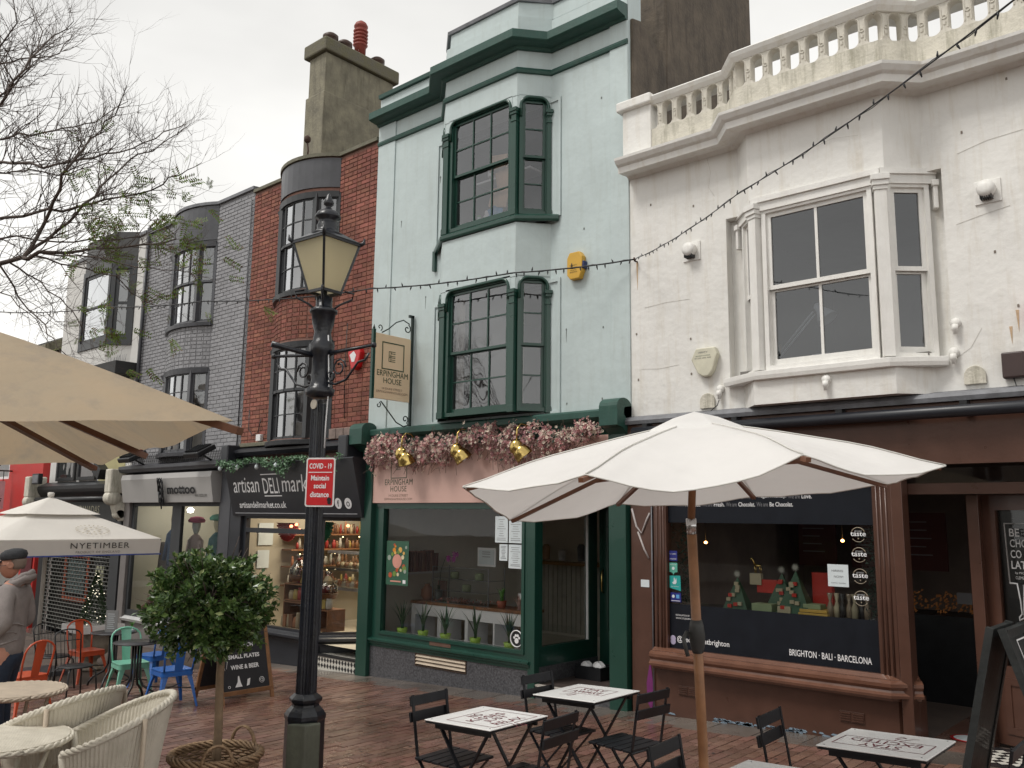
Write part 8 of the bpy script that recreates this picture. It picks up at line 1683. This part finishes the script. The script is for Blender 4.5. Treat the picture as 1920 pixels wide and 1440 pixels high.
# clothes
skin('hooded_top',[(0,0,.80),(.01,0,1.0),(.01,0,1.25),(-.01,0,1.40),(0,0,1.47),(-.01,.17,1.42),(-.03,.235,1.32),(-.075,.27,1.16),(.03,.265,1.07),(.17,.22,1.045),(-.01,-.17,1.42),(-.03,-.235,1.32),(-.06,-.27,1.15),(.05,-.25,1.08),(.18,-.2,1.065)],
     [(0,1),(1,2),(2,3),(3,4),(3,5),(5,6),(6,7),(7,8),(8,9),(3,10),(10,11),(11,12),(12,13),(13,14)],[(.165,.15),(.17,.15),(.165,.15),(.145,.125),.07,.088,.078,.070,.060,.044,.088,.078,.070,.060,.044],m_hood,par=MAN)
hdm = M(TMn)
for k,(rr,zz,xx,th) in enumerate(((.100,1.475,-.030,.034),(.108,1.50,-.050,.034),(.095,1.535,-.060,.026))):
    hdm.tube([(xx+rr*1.0*math.cos(t*2*PI/22),rr*.95*math.sin(t*2*PI/22),zz-.055*math.cos(t*2*PI/22)+.006*math.sin(t*1.7+k)) for t in range(22)],th,9,closed=True)
obj('hood', hdm, m_hood, MAN); obj('shirt_neck', M(TMn).lathe([(.062,1.43),(.066,1.50),(.06,1.515)],(.02,0,0),18), m_tee, MAN)
fo = M(TMn)
for k,(z,a0,a1) in enumerate(((1.02,-.6,1.6),(.99,.2,2.6),(1.06,.6,2.4),(1.13,.9,2.9))): fo.tube([(.01+.165*math.cos(a0+(a1-a0)*t/8),.155*math.sin(a0+(a1-a0)*t/8),z+.02*math.sin(t*.9+k)) for t in range(9)],[.004+.008*math.sin(PI*t/8) for t in range(9)],6)
obj('folds', fo, m_hood, MAN)
0 and obj('waistband', M(TMn).lathe([(.150,.775),(.160,.79),(.162,.84),(.155,.87)],(.0,0,0),24), m_hood, MAN)
skin('jeans',[(0,0,.93),(0,0,.86),(0,.095,.80),(.02,.11,.50),(-.02,.11,.12),(0,-.095,.80),(.05,-.11,.50),(.02,-.11,.12)],[(0,1),(1,2),(2,3),(3,4),(1,5),(5,6),(6,7)],[(.13,.115),(.14,.12),.10,.078,.062,.10,.078,.062],m_jean,par=MAN)
for s,x in ((1,.03),(-1,.07)): obj('shoe', M(TMn@Matrix.Translation((x,s*.115,0))).prx([(-.05,0),(.05,0),(.05,.05),(.03,.09),(-.03,.09),(-.05,.05)],-.11,.05).prx([(-.048,0),(.048,0),(.045,.04),(-.045,.04)],.05,.18), m_black, MAN, bevel=.012)
for s,c0_ in ((1,(.235,.205,1.045)),(-1,(.25,-.18,1.07))):
    c0v = Vector(c0_); V=[tuple(c0v),tuple(c0v+Vector((.05,-.004*s,.0)))]; Ed=[(0,1)]; Rd=[(.027,.020),(.036,.020)]
    for f_,(dy,ln) in enumerate(((.028,.070),(.010,.080),(-.009,.075),(-.027,.058))):
        b0 = len(V); p = c0v+Vector((.085,dy,0)); V += [tuple(p),tuple(p+Vector((ln*.45,0,-.008))),tuple(p+Vector((ln*.75,0,-.028))),tuple(p+Vector((ln*.82,0,-.048)))]; Ed += [(1,b0),(b0,b0+1),(b0+1,b0+2),(b0+2,b0+3)]; Rd += [.0105,.0095,.0085,.007]
    b0 = len(V); p = c0v+Vector((.03,-s*.035,.01)); V += [tuple(p),tuple(p+Vector((.03,-s*.012,-.004))),tuple(p+Vector((.055,-s*.010,-.016)))]; Ed += [(0,b0),(b0,b0+1),(b0+1,b0+2)]; Rd += [.012,.011,.009]
    skin('hand',V,Ed,Rd,m_skinc,par=MAN)
# ============================================================ terrace across the street, behind the camera (seen in the glass)
for i,(x0,x1,h,cc) in enumerate(((-22,-12,7.8,(.5,.47,.42)),(-12,-3,8.4,(.42,.36,.30)),(-3,8,7.9,(.6,.58,.55)))):
    t = thing('terrace_house',('cream three-storey terrace house across the street at the left','tan taller terrace house across the street in the middle','white terrace house across the street at the right')[i],'house',((x0+x1)/2,-27,gz((x0+x1)/2)))
    wins = [(x0+1+k*(x1-x0)/4+.2, x0+1+k*(x1-x0)/4+1.3, z, z+1.7) for k in range(4) for z in (3.4,6.0)]
    mtw = mat('far_render_%d'%i,cc,.8,.06,2); q = M(Matrix.Translation((0,-40,0))@Matrix.Scale(-1,4,(0,1,0))) ; q = M(); q.wall(x0,x1,-1.2,h,wins,-27,-27.3); q.box(x0,x1,-33,-27.3,-1.2,h); obj('wall', q, mtw, t)
    for a,b_,c_,d_2 in wins:
        ww = obj('window', M().wall(a,b_,c_,d_2,[(a+.07,(a+b_)/2-.02,c_+.07,d_2-.07),((a+b_)/2+.02,b_-.07,c_+.07,d_2-.07)],-27.12,-27.16), m_white_p, t); obj('pane', M().box(a,b_,-27.2,-27.17,c_,d_2), m_black, ww)
    obj('shop_fascia', M().box(x0+.3,x1-.3,-27,-26.85,1.9,2.7), m_dgrey, t); obj('shop_window', M().box(x0+.6,x1-.6,-27,-26.95,0,1.85), m_black, t)
